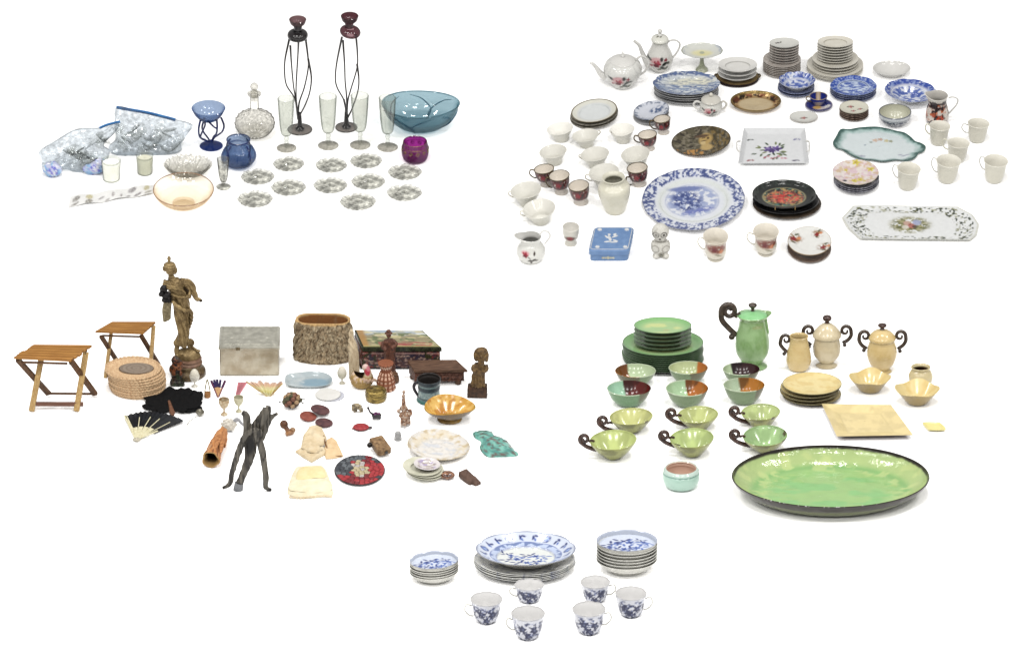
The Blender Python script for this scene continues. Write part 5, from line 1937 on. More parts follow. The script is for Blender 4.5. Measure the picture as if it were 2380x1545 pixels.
# ---- small dark carved figure in front of the pedestal
bx, by = 412, 894
q = img(bx, by, GC)
m = MB()
m.box((0, 0, 6), (33, 20, 12), 2); m.ball((-1, 0, 22), 13, 9, 14, 12); m.ball((-7, -4, 32), 7, 6, 10, 10); m.ball((7, -4, 30), 7, 6, 9, 10); m.ball((0, 0, 48), 14, 10, 15, 14); m.ball((-2, -3, 66), 11, 9, 11, 12); m.ball((8, -2, 58), 7, 7, 10, 10); m.ball((-13, 2, 40), 6, 5, 12, 10); m.ball((-3, -2, 74), 7, 6, 5, 8)
def dkp(x, y, z):
    c = full(len(x), (72, 58, 46)); n = fbm(x * .14 + z * .05, z * .12, 3)
    c = over(c, (130, 74, 46), sm(.46, .56, n) * sm(26, 34, z)); c = over(c, (52, 62, 44), sm(.5, .6, fbm(x * .12 + 5, z * .13, 7)) * (1 - sm(26, 40, z))); c = over(c, (160, 104, 70), ell(x, z, 3, 50, 8, 10) * (y < 0), .8)
    return over(c, (34, 28, 26), sm(.55, .63, fbm(x * .2, z * .2, 15)))
solid('carved_figurine', 'small dark painted carving at the foot of the bronze statue', 'figurine', bx, by, GC, fused(m, 1.4, 2, lambda x, y, z: 2.4 * (fbm(x * .22 + y * .1, z * .2, 5) - .5), dkp), M['print_soft'], sharp=0)


# ---- eggs in cups and egg cups
def eggcup(label, cx, bot, w, h, matr, egg=None, egglabel=None, tall=1.0, group=None):
    """h: overall cup height in layout px"""
    R = w / 2
    by = bot - R * .6 * sC
    H = h / cC
    m = MB()
    pr, ri = shell(cr([(R * .62, 0), (R * .55, H * .05), (R * .22, H * .16), (R * .2, H * .36), (R * .7, H * .54), (R * .98, H * .78), (R, H)], 6), 1.2)
    m.lathe(pr, 32, rim=ri)
    solid('egg_cup', label, 'egg cup', cx, by, GC, m, matr, group)
    if egg:
        m = MB()
        e = R * .9
        m.lathe([(max(.01, e * math.sin(a) * (1 - .14 * math.cos(a + math.pi))), e * 1.32 * (1 - math.cos(a))) for a in np.linspace(0.02, math.pi - .02, 16)], 28)
        solid('egg', egglabel, 'egg', cx, by, GC, m, egg, lift=H * .62)
shellm = mat_plain('eggshell', (240, 236, 222), (228, 222, 206), .45)
eggcup('white china egg cup holding an egg, beside the statue pedestal', 452.5, 901, 23, 26, M['cream'], shellm, 'white egg in the cup beside the statue pedestal')
eggcup('pale stemmed cup holding an egg, in front of the bark planter', 795, 893.5, 22, 26, mat_plain('pale_stone', (224, 220, 200), (204, 200, 180), .4), shellm, 'cream egg standing in the cup by the bark planter')
onyx = mat_plain('marbled_stone', (232, 220, 190), (176, 140, 96), .3, vscale=.2)
onyx2 = mat_plain('pale_green_stone', (222, 218, 188), (196, 190, 158), .3, vscale=.16)
eggcup('brown marbled stone egg cup next to the white knotted ornament', 521, 966.5, 25, 35, onyx, group='stone egg cups')
eggcup('pale stone egg cup below the pink fan', 555, 959, 23, 33, onyx2, group='stone egg cups')

# ---- feather fan, folding fans
bx, by = 397, 968
f_ = flat(bx, by, GC)
t = thing('feather_fan', 'black feather fan with a brown handle', 'fan', bx, by, GC)
blackf = mat_plain('black_feathers', (14, 14, 16), (5, 5, 6), .85, vscale=.12, bmp=.8, bscale=.3, spec=.12)
tips = [(330, 946), (338, 936), (336, 924), (352, 914), (372, 911), (390, 907), (404, 909), (420, 907), (436, 908), (450, 911), (464, 916), (467, 925), (463, 931), (466, 940), (460, 946), (468, 951), (452, 955), (436, 957), (350, 955), (364, 958)]
for i, (x, y) in enumerate(tips):
    a = np.array(f_(397, 952, 5.)); b = np.array(f_(x, y, 3.5 + (i % 3) * 2))
    n = 9
    d = b - a; L = np.hypot(d[0], d[1]); pr_ = np.array((-d[1], d[0], 0)) / L
    G = np.zeros((n, 5, 3))
    for k in range(n):
        s = k / (n - 1)
        w = (3 + 14 * math.sin(min(1, s * 1.15) * math.pi * .62)) * (1.0 if s < .9 else .5)
        for j in range(5):
            v = (j - 2) / 2
            G[k, j] = a + d * (s - .04 * abs(v) * s + .05 * RNG.random()) + pr_ * w * v + np.array((0, 0, 1.5 * (1 - v * v) + 1.2 * math.sin(s * 9 + i)))
    m = MB(); m.grid(G); m.grid(G[::-1] - np.array((0, 0, .8)))
    part('feather', m, blackf, t, sharp=0)
m = MB(); m.tube(cr([f_(391, 940, 10), f_(395, 950, 9), f_(399, 960, 6), f_(401, 968, 3)], 4), [3, 4, 6, 4], 8, flat_=.6); m.ball(f_(400, 962, 4), 7, 5, 4, 10, nz=.6); part('handle', m, mat_wood('brown_handle', (132, 92, 70), (84, 54, 40)), t)

bx, by = 322, 1022
f_ = flat(bx, by, GC)
t = thing('folding_fan', 'open black folding fan with ivory sticks', 'fan', bx, by, GC)
piv = np.array(f_(318, 1024, 4))
tops = [(288, 972), (300, 968), (312, 965), (322, 963), (332, 962), (343, 962), (354, 962), (363, 964), (372, 966), (381, 967), (392, 970), (402, 974), (412, 977), (427, 984)]
T = [np.array(f_(x, y, 0)) for x, y in tops]
inner = .36
G = np.zeros((len(T) * 2 - 1, 6, 3))
for i in range(len(T) * 2 - 1):
    p = T[i // 2] if i % 2 == 0 else (T[i // 2] + T[i // 2 + 1]) / 2
    z = 7.5 if i % 2 == 0 else 2.0
    for j in range(6):
        s = inner + (1 - inner) * j / 5
        s2 = s * (1.0 if i % 2 == 0 else 1.035)
        G[i, j] = piv + (p - piv) * s2
        G[i, j][2] = 1 + z * s
m = MB(); m.grid(G); m.grid(G[:, ::-1] - np.array((0, 0, .5)))
part('leaf', m, mat_plain('black_silk', (30, 33, 40), (12, 13, 17), .6, vscale=.06, spec=.25), t, sharp=10)
ivm = mat_plain('carved_ivory', (240, 234, 202), (214, 206, 164), .4, vscale=.2, bmp=.5)
for i, p in enumerate(T):
    e = piv + (p - piv) * ((.44 if i % 3 else .8) if i else 1.02)
    e[2] = 6.5
    w = (5 if i % 3 else 2.2) if i else 8
    m = MB(); m.beam(piv, e, w, 1.2, .4, side=np.cross((e - piv), (0, 0, 1))); part('stick' if i else 'guard', m, ivm, t)
m = MB(); m.ball(piv, 9, 8, 4, 12, nz=.5); part('pivot', m, mat_plain('ivory_pivot', (214, 208, 190), (176, 168, 146), .4, vscale=.3), t)

# round pendant with a curved wire
bx, by = 462, 966
f_ = flat(bx, by, GC)
t = thing('small_ladle', 'tiny silver ladle with a thin bent handle beside the feather fan', 'ladle', bx, by, GC)
sil = mat_plain('dull_silver', (170, 166, 150), (126, 122, 108), .3, .6, vscale=.2)
m = MB(); pr, ri = shell([(5, 0), (8, 3), (10, 7)], 1.2); m.lathe(pr, 28, rim=ri, cen=tuple(f_(465, 964, 1)), ysc=1.4); part('bowl', m, sil, t)
m = MB(); m.tube(cr([f_(457, 974, 7), f_(448, 978, 5), f_(441, 983, 4), f_(436, 989, 2)], 5), 1.1, 6); part('handle', m, sil, t)

# hairpin shaped brass clip
bx, by = 482, 922
q = img(bx, by, GC)
t = thing('brass_loop', 'narrow pointed brass loop with a stout base, standing beside the purple sticks', 'brass loop', bx, by, GC)
m = MB(); m.tube(cr([q(476, 917), q(477, 905), q(480, 890), q(482.5, 882), q(485, 890), q(488, 905), q(489, 917)], 5), 1.4, 7); part('loop', m, mat_plain('pale_brass', (190, 180, 132), (150, 138, 96), .35, .5), t)
m = MB(); m.lathe([(.01, 0), (7, 0), (7.6, 2), (7, 11), (6.4, 12), (.01, 12)], 20); part('base', m, mat_wood('brown_base', (176, 126, 76), (120, 78, 44)), t)

# purple tipped stick fan
bx, by = 507, 922
q = img(bx, by, GC)
t = thing('stick_fan', 'half open little fan of bare sticks with purple tips', 'fan', bx, by, GC)
for i, (x, y) in enumerate(((491, 884), (498, 882), (505, 881), (513, 882), (524, 884))):
    a, b = np.array(q(507, 923, 0)), np.array(q(x, y, 8))
    mid = a + (b - a) * .56
    m = MB(); m.beam(a, mid, 1.6, 5, .4); s_ = part('stick', m, mat_wood('pale_stick%d' % i if False else 'pale_stick', (232, 190, 140), (206, 156, 104)) if i == 0 else bpy.data.materials['pale_stick'], t)
    m = MB(); m.beam(mid, b, 1.7, 6, .4); part('painted_tip', m, mat_plain('purple_paint', (62, 48, 104), (40, 30, 72), .5) if i == 0 else bpy.data.materials['purple_paint'], s_)
for x in (491, 524):
    m = MB(); m.beam(np.array(q(507, 926, -1)), np.array(q(x, 884, 7)), 2, 2.4, .4); part('guard', m, mat_plain('red_guard', (150, 70, 96), (70, 44, 84), .5) if x == 491 else bpy.data.materials['red_guard'], t)

# pink closed fan
bx, by = 552, 923
q = img(bx, by, GC)
pinkm = mat_glass('pink_celluloid', (240, 196, 204), (206, 130, 146), .55, diff=(232, 152, 162))
t = thing('closed_fan', 'translucent pink closed fan leaning behind the pale egg cup', 'fan', bx, by, GC)
for i in range(5):
    a, b = np.array(q(549, 925, -i * .6)), np.array(q(556 + i * 4.2, 888, 10 - i * .7))
    m = MB(); m.beam(a, b, 1.0, 6, .3); part('blade', m, pinkm, t)

# yellow and pink fan, open
bx, by = 625, 921
q = img(bx, by, GC)
t = thing('painted_fan', 'open cream and yellow fan with pink tips in front of the metal box', 'fan', bx, by, GC)
piv = np.array(q(624.7, 924, 0))
tops = [(570, 884), (578, 889), (586, 886), (596, 889), (604, 882), (612, 890), (620, 886), (628, 891), (636, 887), (645, 890), (652, 885), (658, 888)]
def fanp(n_, k):
    c = full(n_, (250, 242, 190))
    s = np.tile(np.linspace(0, 1, k), n_ // k)
    c = over(c, (240, 198, 164), sm(.5, .8, s)); c = over(c, (244, 222, 216), sm(.8, 1, s)); c = over(c, (244, 232, 140), (1 - sm(.2, .5, s)))
    return c
G = np.zeros((len(tops) * 2 - 1, 8, 3))
TT = [np.array(q(x, y, 16)) for x, y in tops]
for i in range(len(TT) * 2 - 1):
    p = TT[i // 2] if i % 2 == 0 else (TT[i // 2] + TT[i // 2 + 1]) / 2
    for j in range(8):
        s = .14 + .86 * j / 7
        G[i, j] = piv + (p - piv) * s + np.array((0, (2.2 if i % 2 else -2.2) * s, 0))
m = MB(); m.grid(G, col=fanp(G.shape[0] * 8, 8)); m.grid(G[:, ::-1] + np.array((0, .5, 0)), col=fanp(G.shape[0] * 8, 8))
part('leaf', m, M['print_soft'], t, sharp=10)
for i in (0, len(TT) - 1):
    m = MB(); m.beam(piv, piv + (TT[i] - piv) * .96 + np.array((0, -3, 0)), 1.5, 3, .4); part('guard', m, mat_plain('gold_guard', (216, 190, 110), (170, 130, 66), .4) if i == 0 else bpy.data.materials['gold_guard'], t)
for i in range(1, len(TT) - 1, 2):
    m = MB(); m.beam(piv, piv + (TT[i] - piv) * .45 + np.array((0, -3, 0)), 1, 2, .3); part('stick', m, ivm, t)
m = MB(); m.ball(piv + np.array((0, -2, 0)), 2, 2, 3, 8); part('pivot', m, M['darkgold'], t)

# ---- metal box
bx, by = 580, 873
t = thing('metal_box', 'tarnished silver coloured metal box with a hinged embossed lid', 'box', bx, by, GC)
tin = mat_plain('tarnished_silver', (216, 208, 188), (182, 168, 144), .3, .6, vscale=.03, lo=.38, hi=.62, bmp=.5, bscale=.25)
tin2 = mat_plain('embossed_silver', (218, 216, 202), (184, 182, 170), .32, .55, vscale=.07, bmp=.7, bscale=.22)
q = img(bx, by, GC)
Wd, Dd = 142, 92
Hb = 62 / cC
m = MB(); m.box((0, 44, Hb / 2), (Wd - 5, Dd - 4, Hb), 2); part('body', m, tin, t)
m = MB(); m.prism([(-Wd / 2, -4), (Wd / 2, -4), (Wd / 2, Dd - 2), (-Wd / 2, Dd - 2)], Hb, Hb + 3, 1); part('hinge_band', m, tin, t)
m = MB(); m.prism([(-Wd / 2, -4), (Wd / 2, -4), (Wd / 2, Dd - 2), (-Wd / 2, Dd - 2)], Hb + 4, Hb + 12, 4)
l = part('lid', m, tin2, t)
m = MB()
for x, y, w, d in ((0, 2.5, Wd - 20, 1.6), (0, Dd - 8, Wd - 20, 1.6), (-Wd / 2 + 9, Dd / 2 - 2, 1.6, Dd - 14), (Wd / 2 - 9, Dd / 2 - 2, 1.6, Dd - 14)):
    m.box((x, y, Hb + 12), (w, d, 1.6), .4)
for i in range(9):
    m.ball((-54 + i * 13.5, 20 + (i % 2) * 16, Hb + 12), 5, 6, 1.2, 8)
part('embossing', m, tin2, l)
m = MB(); m.box((-26, -6, Hb + 3), (10, 3, 6), .6); part('latch', m, M['darkgold'], t)

# ---- bark planter
bx, by = 752, 832
t = thing('bark_planter', 'hollow log planter covered in rough grey brown bark', 'planter', bx, by, GC)
H = 90 / cC
def barkd(TH, R, Z, i):
    n = fbm(TH * 5, Z * .05 + 2 * np.sin(TH * 3), 3, 4) + .0
    n2 = fbm(np.cos(TH) * 7 + 3, np.sin(TH) * 7 + Z * .1, 13, 4)
    d = (8 * (np.abs(n2 - .5) * 2) ** .7 - 4 + 3 * (fbm(np.cos(TH) * 16 + 8, np.sin(TH) * 16 + Z * .14, 23, 3) - .5)) * (R > 50) * (i < .5)
    return R + d + 2.5 * np.cos(2 * TH + 1), Z + (i > .5) * (Z > 30) * 2 * np.sin(TH * 3) + (i < .5) * (Z > 90) * 2 * np.sin(TH * 3)
def barkc(x, y, z, th, inn):
    n2 = fbm(np.cos(th) * 7 + 3, np.sin(th) * 7 + z * .1, 13, 4)
    n3 = fbm(np.cos(th) * 18 + 3, np.sin(th) * 18 + z * .16, 33, 3)
    k = np.abs(n2 - .5) * 2
    c = full(len(x), (176, 152, 120))
    c = over(c, (232, 214, 180), sm(.06, .4, k) * sm(.4, .54, n3)); c = over(c, (84, 66, 48), (1 - sm(.02, .14, k)) * .9)
    c = over(c, (92, 74, 54), sm(.55, .63, n3), .8)
    c = over(c, (196, 180, 150), sm(.56, .64, fbm(np.cos(th) * 26, np.sin(th) * 26 + z * .22, 43, 2)), .6)
    c = over(c, (176, 116, 66), (inn > .5) * sm(.3, .6, fbm(th * 5, z * .06, 8) + .2)); c[(inn > .5)] = (c * .4 + .6 * C(182, 124, 74))[(inn > .5)]
    return over(c, (216, 178, 124), (z > H - 3) * 1.0 * (np.hypot(x, y) < 68))
m = MB()
pr, ri = shell([(69, 0), (70, 8), (69, 30), (67, 60), (65, 85), (63, H)], 7, 2.6)
m.lathe(pr, 220, rim=ri, mod=barkd, paint=barkc, ysc=.5)
part('log', m, mat_print('bark', .9, var=.2, vscale=.2, bmp=1.6, bscale=.4), t, sharp=0)

# ---- pale carved horn
bx, by = 824, 878
q = img(bx, by, GC)
m = MB(); m.tube(cr([q(824, 880, 0), q(823, 850, 2), q(822, 820, 4), q(818, 790, 8), q(817, 770, 10)], 6), [12.5, 13, 12.5, 11.5, 6.5, 5], 18, flat_=.8)
m.ball(q(817, 771, 10), 5.5, 5.5, 6, 12)
V, F = fuse(m, 1.5, 2, lambda x, y, z: .9 * np.sin(z * .35 + x * .5) * sm(60, 80, z))
solid('carved_horn', 'tall pale carved horn standing by the bark planter', 'carved horn', bx, by, GC, MB().add(V, F), mat_plain('bleached_horn', (222, 204, 172), (190, 168, 136), .5, stretch=(1, 1, .2), vscale=.2), sharp=0)

# ---- painted chest
bx, by = 931, 850
t = thing('painted_chest', 'dark red chest with a painted landscape on its lid', 'chest', bx, by, GC)
q = img(bx, by, GC)
def land(x, y, z):
    u, v = x, y
    c = full(len(x), (150, 140, 108))
    c = over(c, (176, 190, 204), sm(30, 52, v)); c = over(c, (214, 218, 214), sm(.5, .6, fbm(u * .05, v * .12, 3)) * sm(28, 40, v)); c = over(c, (104, 116, 78), sm(.46, .56, fbm(u * .06, v * .14, 7)) * (1 - sm(40, 56, v)))
    c = over(c, (208, 196, 150), sm(.55, .63, fbm(u * .05 + 4, v * .2, 17)) * (1 - sm(50, 60, v)), .8)
    c = over(c, (160, 82, 74), sm(.42, .55, fbm(u * .08 + 1, v * .3, 27)) * (1 - sm(2, 12, v)) * (u > -50) * (u < 75))
    c = over(c, (176, 132, 70), (1 - sm(-72, -62, u + (40 - v) * .18)), .9)
    return over(c, (182, 178, 110), np.maximum(1 - sm(-12, -7, v), sm(84, 88, u - (40 - v) * .35)), .8)
m = MB(); Hc = 40 / cC
redw = mat_plain('red_lacquer_wood', (122, 66, 54), (66, 40, 36), .35, vscale=.12, bmp=.4)
DC = 80
sh = lambda x0, x1, y0, d: [(x0, y0), (x1, y0), (x1 - 44 * d / 83, y0 + d), (x0 - 19 * d / 83, y0 + d)]
m.prism(sh(-90, 92, -12, DC), 3, Hc, 1.5); part('body', m, redw, t)
zt = Hc + 12
m = MB(); m.prism(sh(-88, 96, -16, DC + 6), Hc + 1, zt - .4, 1.2); l = part('lid', m, mat_plain('green_black_edge', (66, 72, 48), (36, 36, 28), .35, vscale=.15), t)
n1, n2 = 90, 50
G = np.zeros((n1, n2, 3))
for i in range(n1):
    for j in range(n2):
        s, r = i / (n1 - 1), j / (n2 - 1)
        x0, x1 = -85 - 19 * r, 92 - 44 * r
        G[i, j] = (x0 + (x1 - x0) * s, -13 + (DC + .5) * r, zt + .2)
m = MB(); m.grid(G, col=land(G[..., 0].ravel() + G[..., 1].ravel() * .35, (G[..., 1].ravel() + 13) * .9 - 13, 0)); m.f = [f[::-1] for f in m.f]
part('painted_panel', m, M['print'], l)
def fr_(x, z):
    c = full(len(x), (92, 62, 60))
    c = over(c, (146, 62, 54), sm(.45, .55, fbm(x * .12, z * .1, 3)) * (np.abs(x) > 50)); c = over(c, (60, 50, 66), sm(.46, .56, fbm(x * .1 + 5, z * .14, 9))); c = over(c, (180, 150, 136), sm(.58, .64, fbm(x * .16 + 2, z * .3, 19))); c = over(c, (196, 150, 140), np.exp(-((z - Hc + 5) / 1.2) ** 2))
    return over(c, (62, 60, 36), sm(.52, .6, fbm(x * .14 + 8, z * .12, 29)) * (np.abs(x) > 56))
n1, n2 = 90, 24
G = np.zeros((n1, n2, 3))
for i in range(n1):
    for j in range(n2):
        G[i, j] = (2 - 90 + 180 * i / (n1 - 1), -14.3, 2 + (Hc - 4) * j / (n2 - 1))
m = MB(); m.grid(G, col=fr_(G[..., 0].ravel(), G[..., 2].ravel())); part('painted_front', m, M['print_soft'], t)
m = MB(); m.prism(sh(-93, 96, -15, DC + 4), 0, 3, .6); part('base_board', m, M['black'], t)

# ---- carved man with a hat
bx, by = 905, 870
q = img(bx, by, GC)
m = MB()
m.tube(cr([q(906, 868, 0), q(906, 846, 0), q(906, 820, 0), q(905, 800, 0), q(904, 790, 0)], 5), [14, 13, 14, 12], 14, flat_=.8)
m.tube(cr([q(893, 794, 0), q(889, 806, -6), q(898, 814, -10)], 5), [5, 5, 4], 10); m.tube(cr([q(914, 792, 0), q(921, 800, -4), q(912, 810, -9)], 5), [5, 5, 4], 10)
m.ball(q(904, 779, 0), 6, 6.5, 7.5, 12); m.lathe([(.01, 0), (9.5, 0), (9.5, 1.6), (5.5, 2.2), (5, 8), (3, 9.5), (.01, 9.5)], 20, cen=tuple(np.array(q(904, 775, 0))))
m.box((1, 0, 3), (30, 22, 6), 1)
solid('carved_man', 'reddish brown wooden carving of a man in a brimmed hat', 'carving', bx, by, GC, fused(m, 1.2, 1, lambda x, y, z: 1.0 * (fbm(x * .3, z * .25, 5) - .5)), mat_plain('red_brown_carving', (122, 78, 60), (74, 44, 34), .45, vscale=.15), sharp=0)

# ---- hen shaped basket
bx, by = 841, 899
t = thing('hen_basket', 'straw basket shaped like a hen with a red and white head', 'basket', bx, by, GC)
q = img(bx, by, GC)
m = MB()
straw = mat_print('straw_basket', .75, bmp=1.2, bscale=.5)
def henp(x, y, z, th, inn):
    c = full(len(x), (196, 164, 104)); k = np.cos(z * 1.3) * np.cos(th * 30)
    c = over(c, (136, 104, 58), sm(.1, .7, k)); c = over(c, (222, 196, 172), sm(.5, .6, fbm(th * 5, z * .1, 4)) * sm(16, 24, z)); c[inn > .5] = C(90, 66, 44)
    return c
pr, ri = shell(cr([(14, 0), (23, 8), (27, 20), (25, 30), (19, 36)], 5), 2, 2)
m.lathe(pr, 90, rim=ri, paint=henp, ysc=.8, mod=lambda TH, R, Z, i: (R + .5 * np.cos(Z * 1.3), Z + 5 * sm(24, 36, Z) * np.cos(TH * 2)))
part('body', m, straw, t)
m = MB(); m.tube(cr([(13, -8, 22), (15, -6, 38), (11, -4, 52)], 6), [13, 9, 8], 14); m.ball((9, -4, 54), 8.5, 8, 8.5, 14)
V, F = fuse(m, 1.3, 2)
def headp(x, y, z):
    c = full(len(x), (222, 204, 176)); c = over(c, (190, 60, 78), ell(x, z, 13, 46, 7, 9, .3)); c = over(c, (226, 196, 188), sm(52, 58, z)); c = over(c, (214, 130, 140), ell(x, z, 16, 54, 5, 6)); return over(c, (180, 148, 92), 1 - sm(30, 40, z))
part('head', MB().add(V, F, 0, headp(V[:, 0], V[:, 1], V[:, 2])), M['print_matte'], t, sharp=0)
m = MB()
for i in range(9):
    m.ball((-2 + i * 4.4, -22 + abs(i - 4) * 1.5, 26 + (i % 2) * 3), 4, 2, 4.5, 7)
part('feather_tuft', m, mat_plain('pale_tufts', (226, 196, 176), (196, 164, 140), .8), t)

# ---- woven bottle and its neighbour
bx, by = 897, 902
m = MB()
def wov(TH, R, Z, i):
    return R + .9 * np.abs(np.cos(TH * 6)) * np.sign(np.sin(Z * .5)), Z
def wovp(x, y, z, th, inn):
    c = full(len(x), (150, 90, 62)); v = (np.cos(th * 6) ** 2 > .4) & (np.sin(z * .62) > -.4)
    c = over(c, (232, 190, 164), v * (z < 44) * 1.0); c = over(c, (88, 54, 44), (np.abs(np.cos(th * 6)) < .25) * 1.0, .8)
    zig = np.abs(((th * 9 / math.pi) % 1) - .5) * 12 + 56
    return over(c, (232, 206, 186), (np.abs(z - zig) < 2.4) * 1.0)
m.lathe(cr([(.01, 0), (20, 0), (22, 8), (20, 24), (15, 40), (11.5, 48), (13, 56), (17, 64), (16, 68), (.01, 69)], 7), 120, mod=wov, paint=wovp)
solid('woven_bottle', 'checked brown and pink woven bottle with a flared top', 'woven bottle', bx, by, GC, m, M['print_matte'])
m = MB(); m.lathe(cr([(.01, 0), (10, 0), (12, 5), (11, 14), (8, 19), (9, 22), (.01, 23)], 4), 26)
solid('clay_jar', 'little brown clay jar half hidden behind the woven bottle', 'jar', 916, 887, GC, m, mat_plain('brown_clay', (128, 92, 66), (84, 58, 42), .5, vscale=.2))

# ---- brass box
bx, by = 874, 927
m = MB()
def coil(TH, R, Z, i): return R + 1.1 * np.abs(np.cos(Z * .55)), Z
m.lathe([(.01, 0), (20, 0)] + [(22 + 2.6 * math.sin(z / 26 * math.pi), z) for z in np.linspace(0, 24, 30)] + [(20, 26), (15, 27.4), (8, 28.2), (.01, 28.4)], 48, mod=coil)
solid('brass_box', 'small round ribbed brass box in front of the woven bottle', 'brass box', bx, by, GC, m, mat_plain('aged_brass', (190, 164, 92), (84, 70, 36), .3, .55, vscale=.1, stretch=(1, 1, 3)))

# ---- carved low stool box
bx, by = 1012, 897
t = thing('carved_box', 'low carved dark wooden box on short feet', 'carved box', bx, by, GC)
q = img(bx, by, GC)
dkw = mat_wood('dark_carved_wood', (112, 84, 66), (66, 46, 36), .5, (.05, .25, .25), .5)
dkw2 = mat_plain('red_carved_wood', (126, 80, 62), (58, 38, 30), .5, vscale=.2, bmp=2, bscale=.2)
ht = 36 / cC
f_ = flat(bx, by - 36, GC)
Pt = [f_(962, 861)[:2], f_(1087, 859.5)[:2], f_(1061, 835)[:2], f_(947, 837)[:2]]
m = MB(); m.prism(Pt, ht - 6, ht, 1.5); part('top', m, dkw, t)
Pb = [((x - 8) * .92 + 5, y * .86 + 6) for x, y in Pt]
m = MB(); m.prism(Pb, 9, ht - 6, .5); part('body', m, dkw2, t)
m = MB()
x0, x1, yy = Pb[0][0], Pb[1][0], Pb[0][1] - .5
for i in range(7):
    m.ball((x0 + 9 + (x1 - x0 - 18) * i / 6, yy, 21), 5, 1.8, 6, 8)
m.box(((x0 + x1) / 2, yy, 30), (x1 - x0 - 4, 2, 2), .4); m.box(((x0 + x1) / 2, yy, 12), (x1 - x0 - 4, 2, 2), .4)
part('carving', m, dkw2, t)
for (x, y) in ((x0 + 12, yy + 7), (x1 - 14, yy + 7), (Pb[2][0] - 10, Pb[2][1] - 10), (Pb[3][0] + 10, Pb[3][1] - 10)):
    m = MB(); m.lathe([(.01, 0), (7, 0), (8, 5), (6, 10), (.01, 10)], 14, cen=(x, y, 0)); part('foot', m, dkw, t)

# ---- stein
bx, by = 997, 929
t = thing('stein', 'grey blue stoneware mug with a dark handle overlapping the carved box', 'mug', bx, by, GC)
q = img(bx, by, GC)
def stp(x, y, z, th, inn):
    c = full(len(x), (112, 134, 138)); c = over(c, (56, 68, 74), sm(30, 33, z)); c = over(c, (136, 160, 158), np.exp(-((z - 44) / 1.5) ** 2)); c = over(c, (170, 186, 180), (z > 14) * (z < 29) * .8 * sm(.35, .55, fbm(th * 9, z * .4, 3)))
    c = over(c, (46, 56, 60), np.exp(-((z - 12) / 1.6) ** 2)); c = over(c, (72, 116, 110), (1 - sm(6, 10, z))); c[inn > .5] = C(52, 48, 46)
    return c
m = MB(); pr, ri = shell([(28, 0), (29, 2), (25.5, 10), (25, 30), (26, 33), (26, 46), (28, 50), (28, 56)], 2.5, 2)
m.lathe(pr, 60, rim=ri, paint=stp); part('body', m, M['print_soft'], t)
m = MB(); m.tube(cr([q(974, 888, -2), q(966, 890, -2), q(962, 900, -2), q(967, 912, -2), q(973, 920, -2), q(976, 928, -2)], 6), [4.2, 4, 3.6, 3.4, 4], 10); part('handle', m, mat_plain('dark_stoneware', (54, 50, 56), (34, 32, 38), .3), t)

# ---- bearded carving
bx, by = 1110, 920
t = thing('saint_carving', 'brown wooden carving of a bearded man on a square block', 'carving', bx, by, GC)
q = img(bx, by, GC)
ocw = mat_plain('ochre_wood', (132, 104, 62), (76, 56, 34), .5, vscale=.14, bmp=1.5, bscale=.25)
m = MB(); m.prism([(-24, -9), (22, -11), (23, 14), (-22, 16)], 0, 27, 3); part('block', m, mat_plain('dark_block', (86, 60, 42), (50, 34, 26), .5, vscale=.1), t)
m = MB()
m.tube(cr([q(1111, 895, 2), q(1112, 880, 2), q(1114, 868, 2), q(1114, 856, 2), q(1117, 846, 2)], 5), [19, 16.5, 15, 17, 13], 18, flat_=.75)
m.ball(q(1119, 828, 0), 13, 11, 17, 16); m.ball(q(1107, 826, 3), 7, 9, 16, 10); m.ball(q(1131, 828, 3), 6, 9, 16, 10); m.ball(q(1119, 815, 1), 15, 12, 8, 12)
m.ball(q(1119, 842, -9), 8, 6, 13, 12); m.ball(q(1119, 830, -11), 2.6, 3, 4, 8)
for pts in ([(1103, 848, 2), (1100, 858, -5), (1108, 864, -12)], [(1129, 848, 2), (1131, 858, -5), (1122, 866, -12)]):
    m.tube(cr([q(*p) for p in pts], 4), [5.5, 5.5, 4], 10)
m.ball(q(1115, 866, -14), 6, 3.5, 7, 10)
part('figure', fused(m, 1.2, 0, lambda x, y, z: 1.8 * (fbm(x * .3 + y * .1, z * .22, 5) - .5) + 1.2 * np.sin(x * .9) * (1 - sm(52, 66, z))), ocw, t, sharp=0)

# ---- yellow bowl
bx, by = 1045, 975
t = thing('wavy_bowl', 'amber glazed bowl with a wavy rim and dark outside', 'bowl', bx, by, GC)
def yb(x, y, z, th, inn):
    c = full(len(x), (222, 168, 74)); c = over(c, (240, 198, 112), sm(.45, .6, fbm(x * .06, y * .12, 3))); c = over(c, (196, 130, 50), sm(.55, .66, fbm(x * .1 + 3, y * .1, 9)), .8)
    o = inn < .5
    c[o] = (full(len(x), (116, 88, 40)) * (1 - sm(.5, .62, fbm(th * 5, z * .1, 5)) * .5)[:, None])[o]
    return over(c, (150, 140, 80), (np.hypot(x, y) > 57.5) * 1.0, .7)
m = MB(); pr, ri = shell(cr([(28, 0), (26, 5), (34, 13), (50, 26), (60, 37)], 6), 2, 2)
m.lathe(pr, 110, rim=ri, paint=yb, ysc=.82, mod=lambda TH, R, Z, i: (R * (1 + .03 * np.cos(3 * TH + 1) * sm(30, 60, R)), Z + 3 * np.cos(2 * TH + 2.4) * sm(30, 60, R)))
part('body', m, M['print'], t)
m = MB(); m.lathe([(.01, 0), (28, 0), (29, 3), (26, 6), (.01, 6)], 40, ysc=.82); part('foot_ring', m, mat_plain('gold_foot', (176, 140, 72), (120, 92, 44), .3), t)

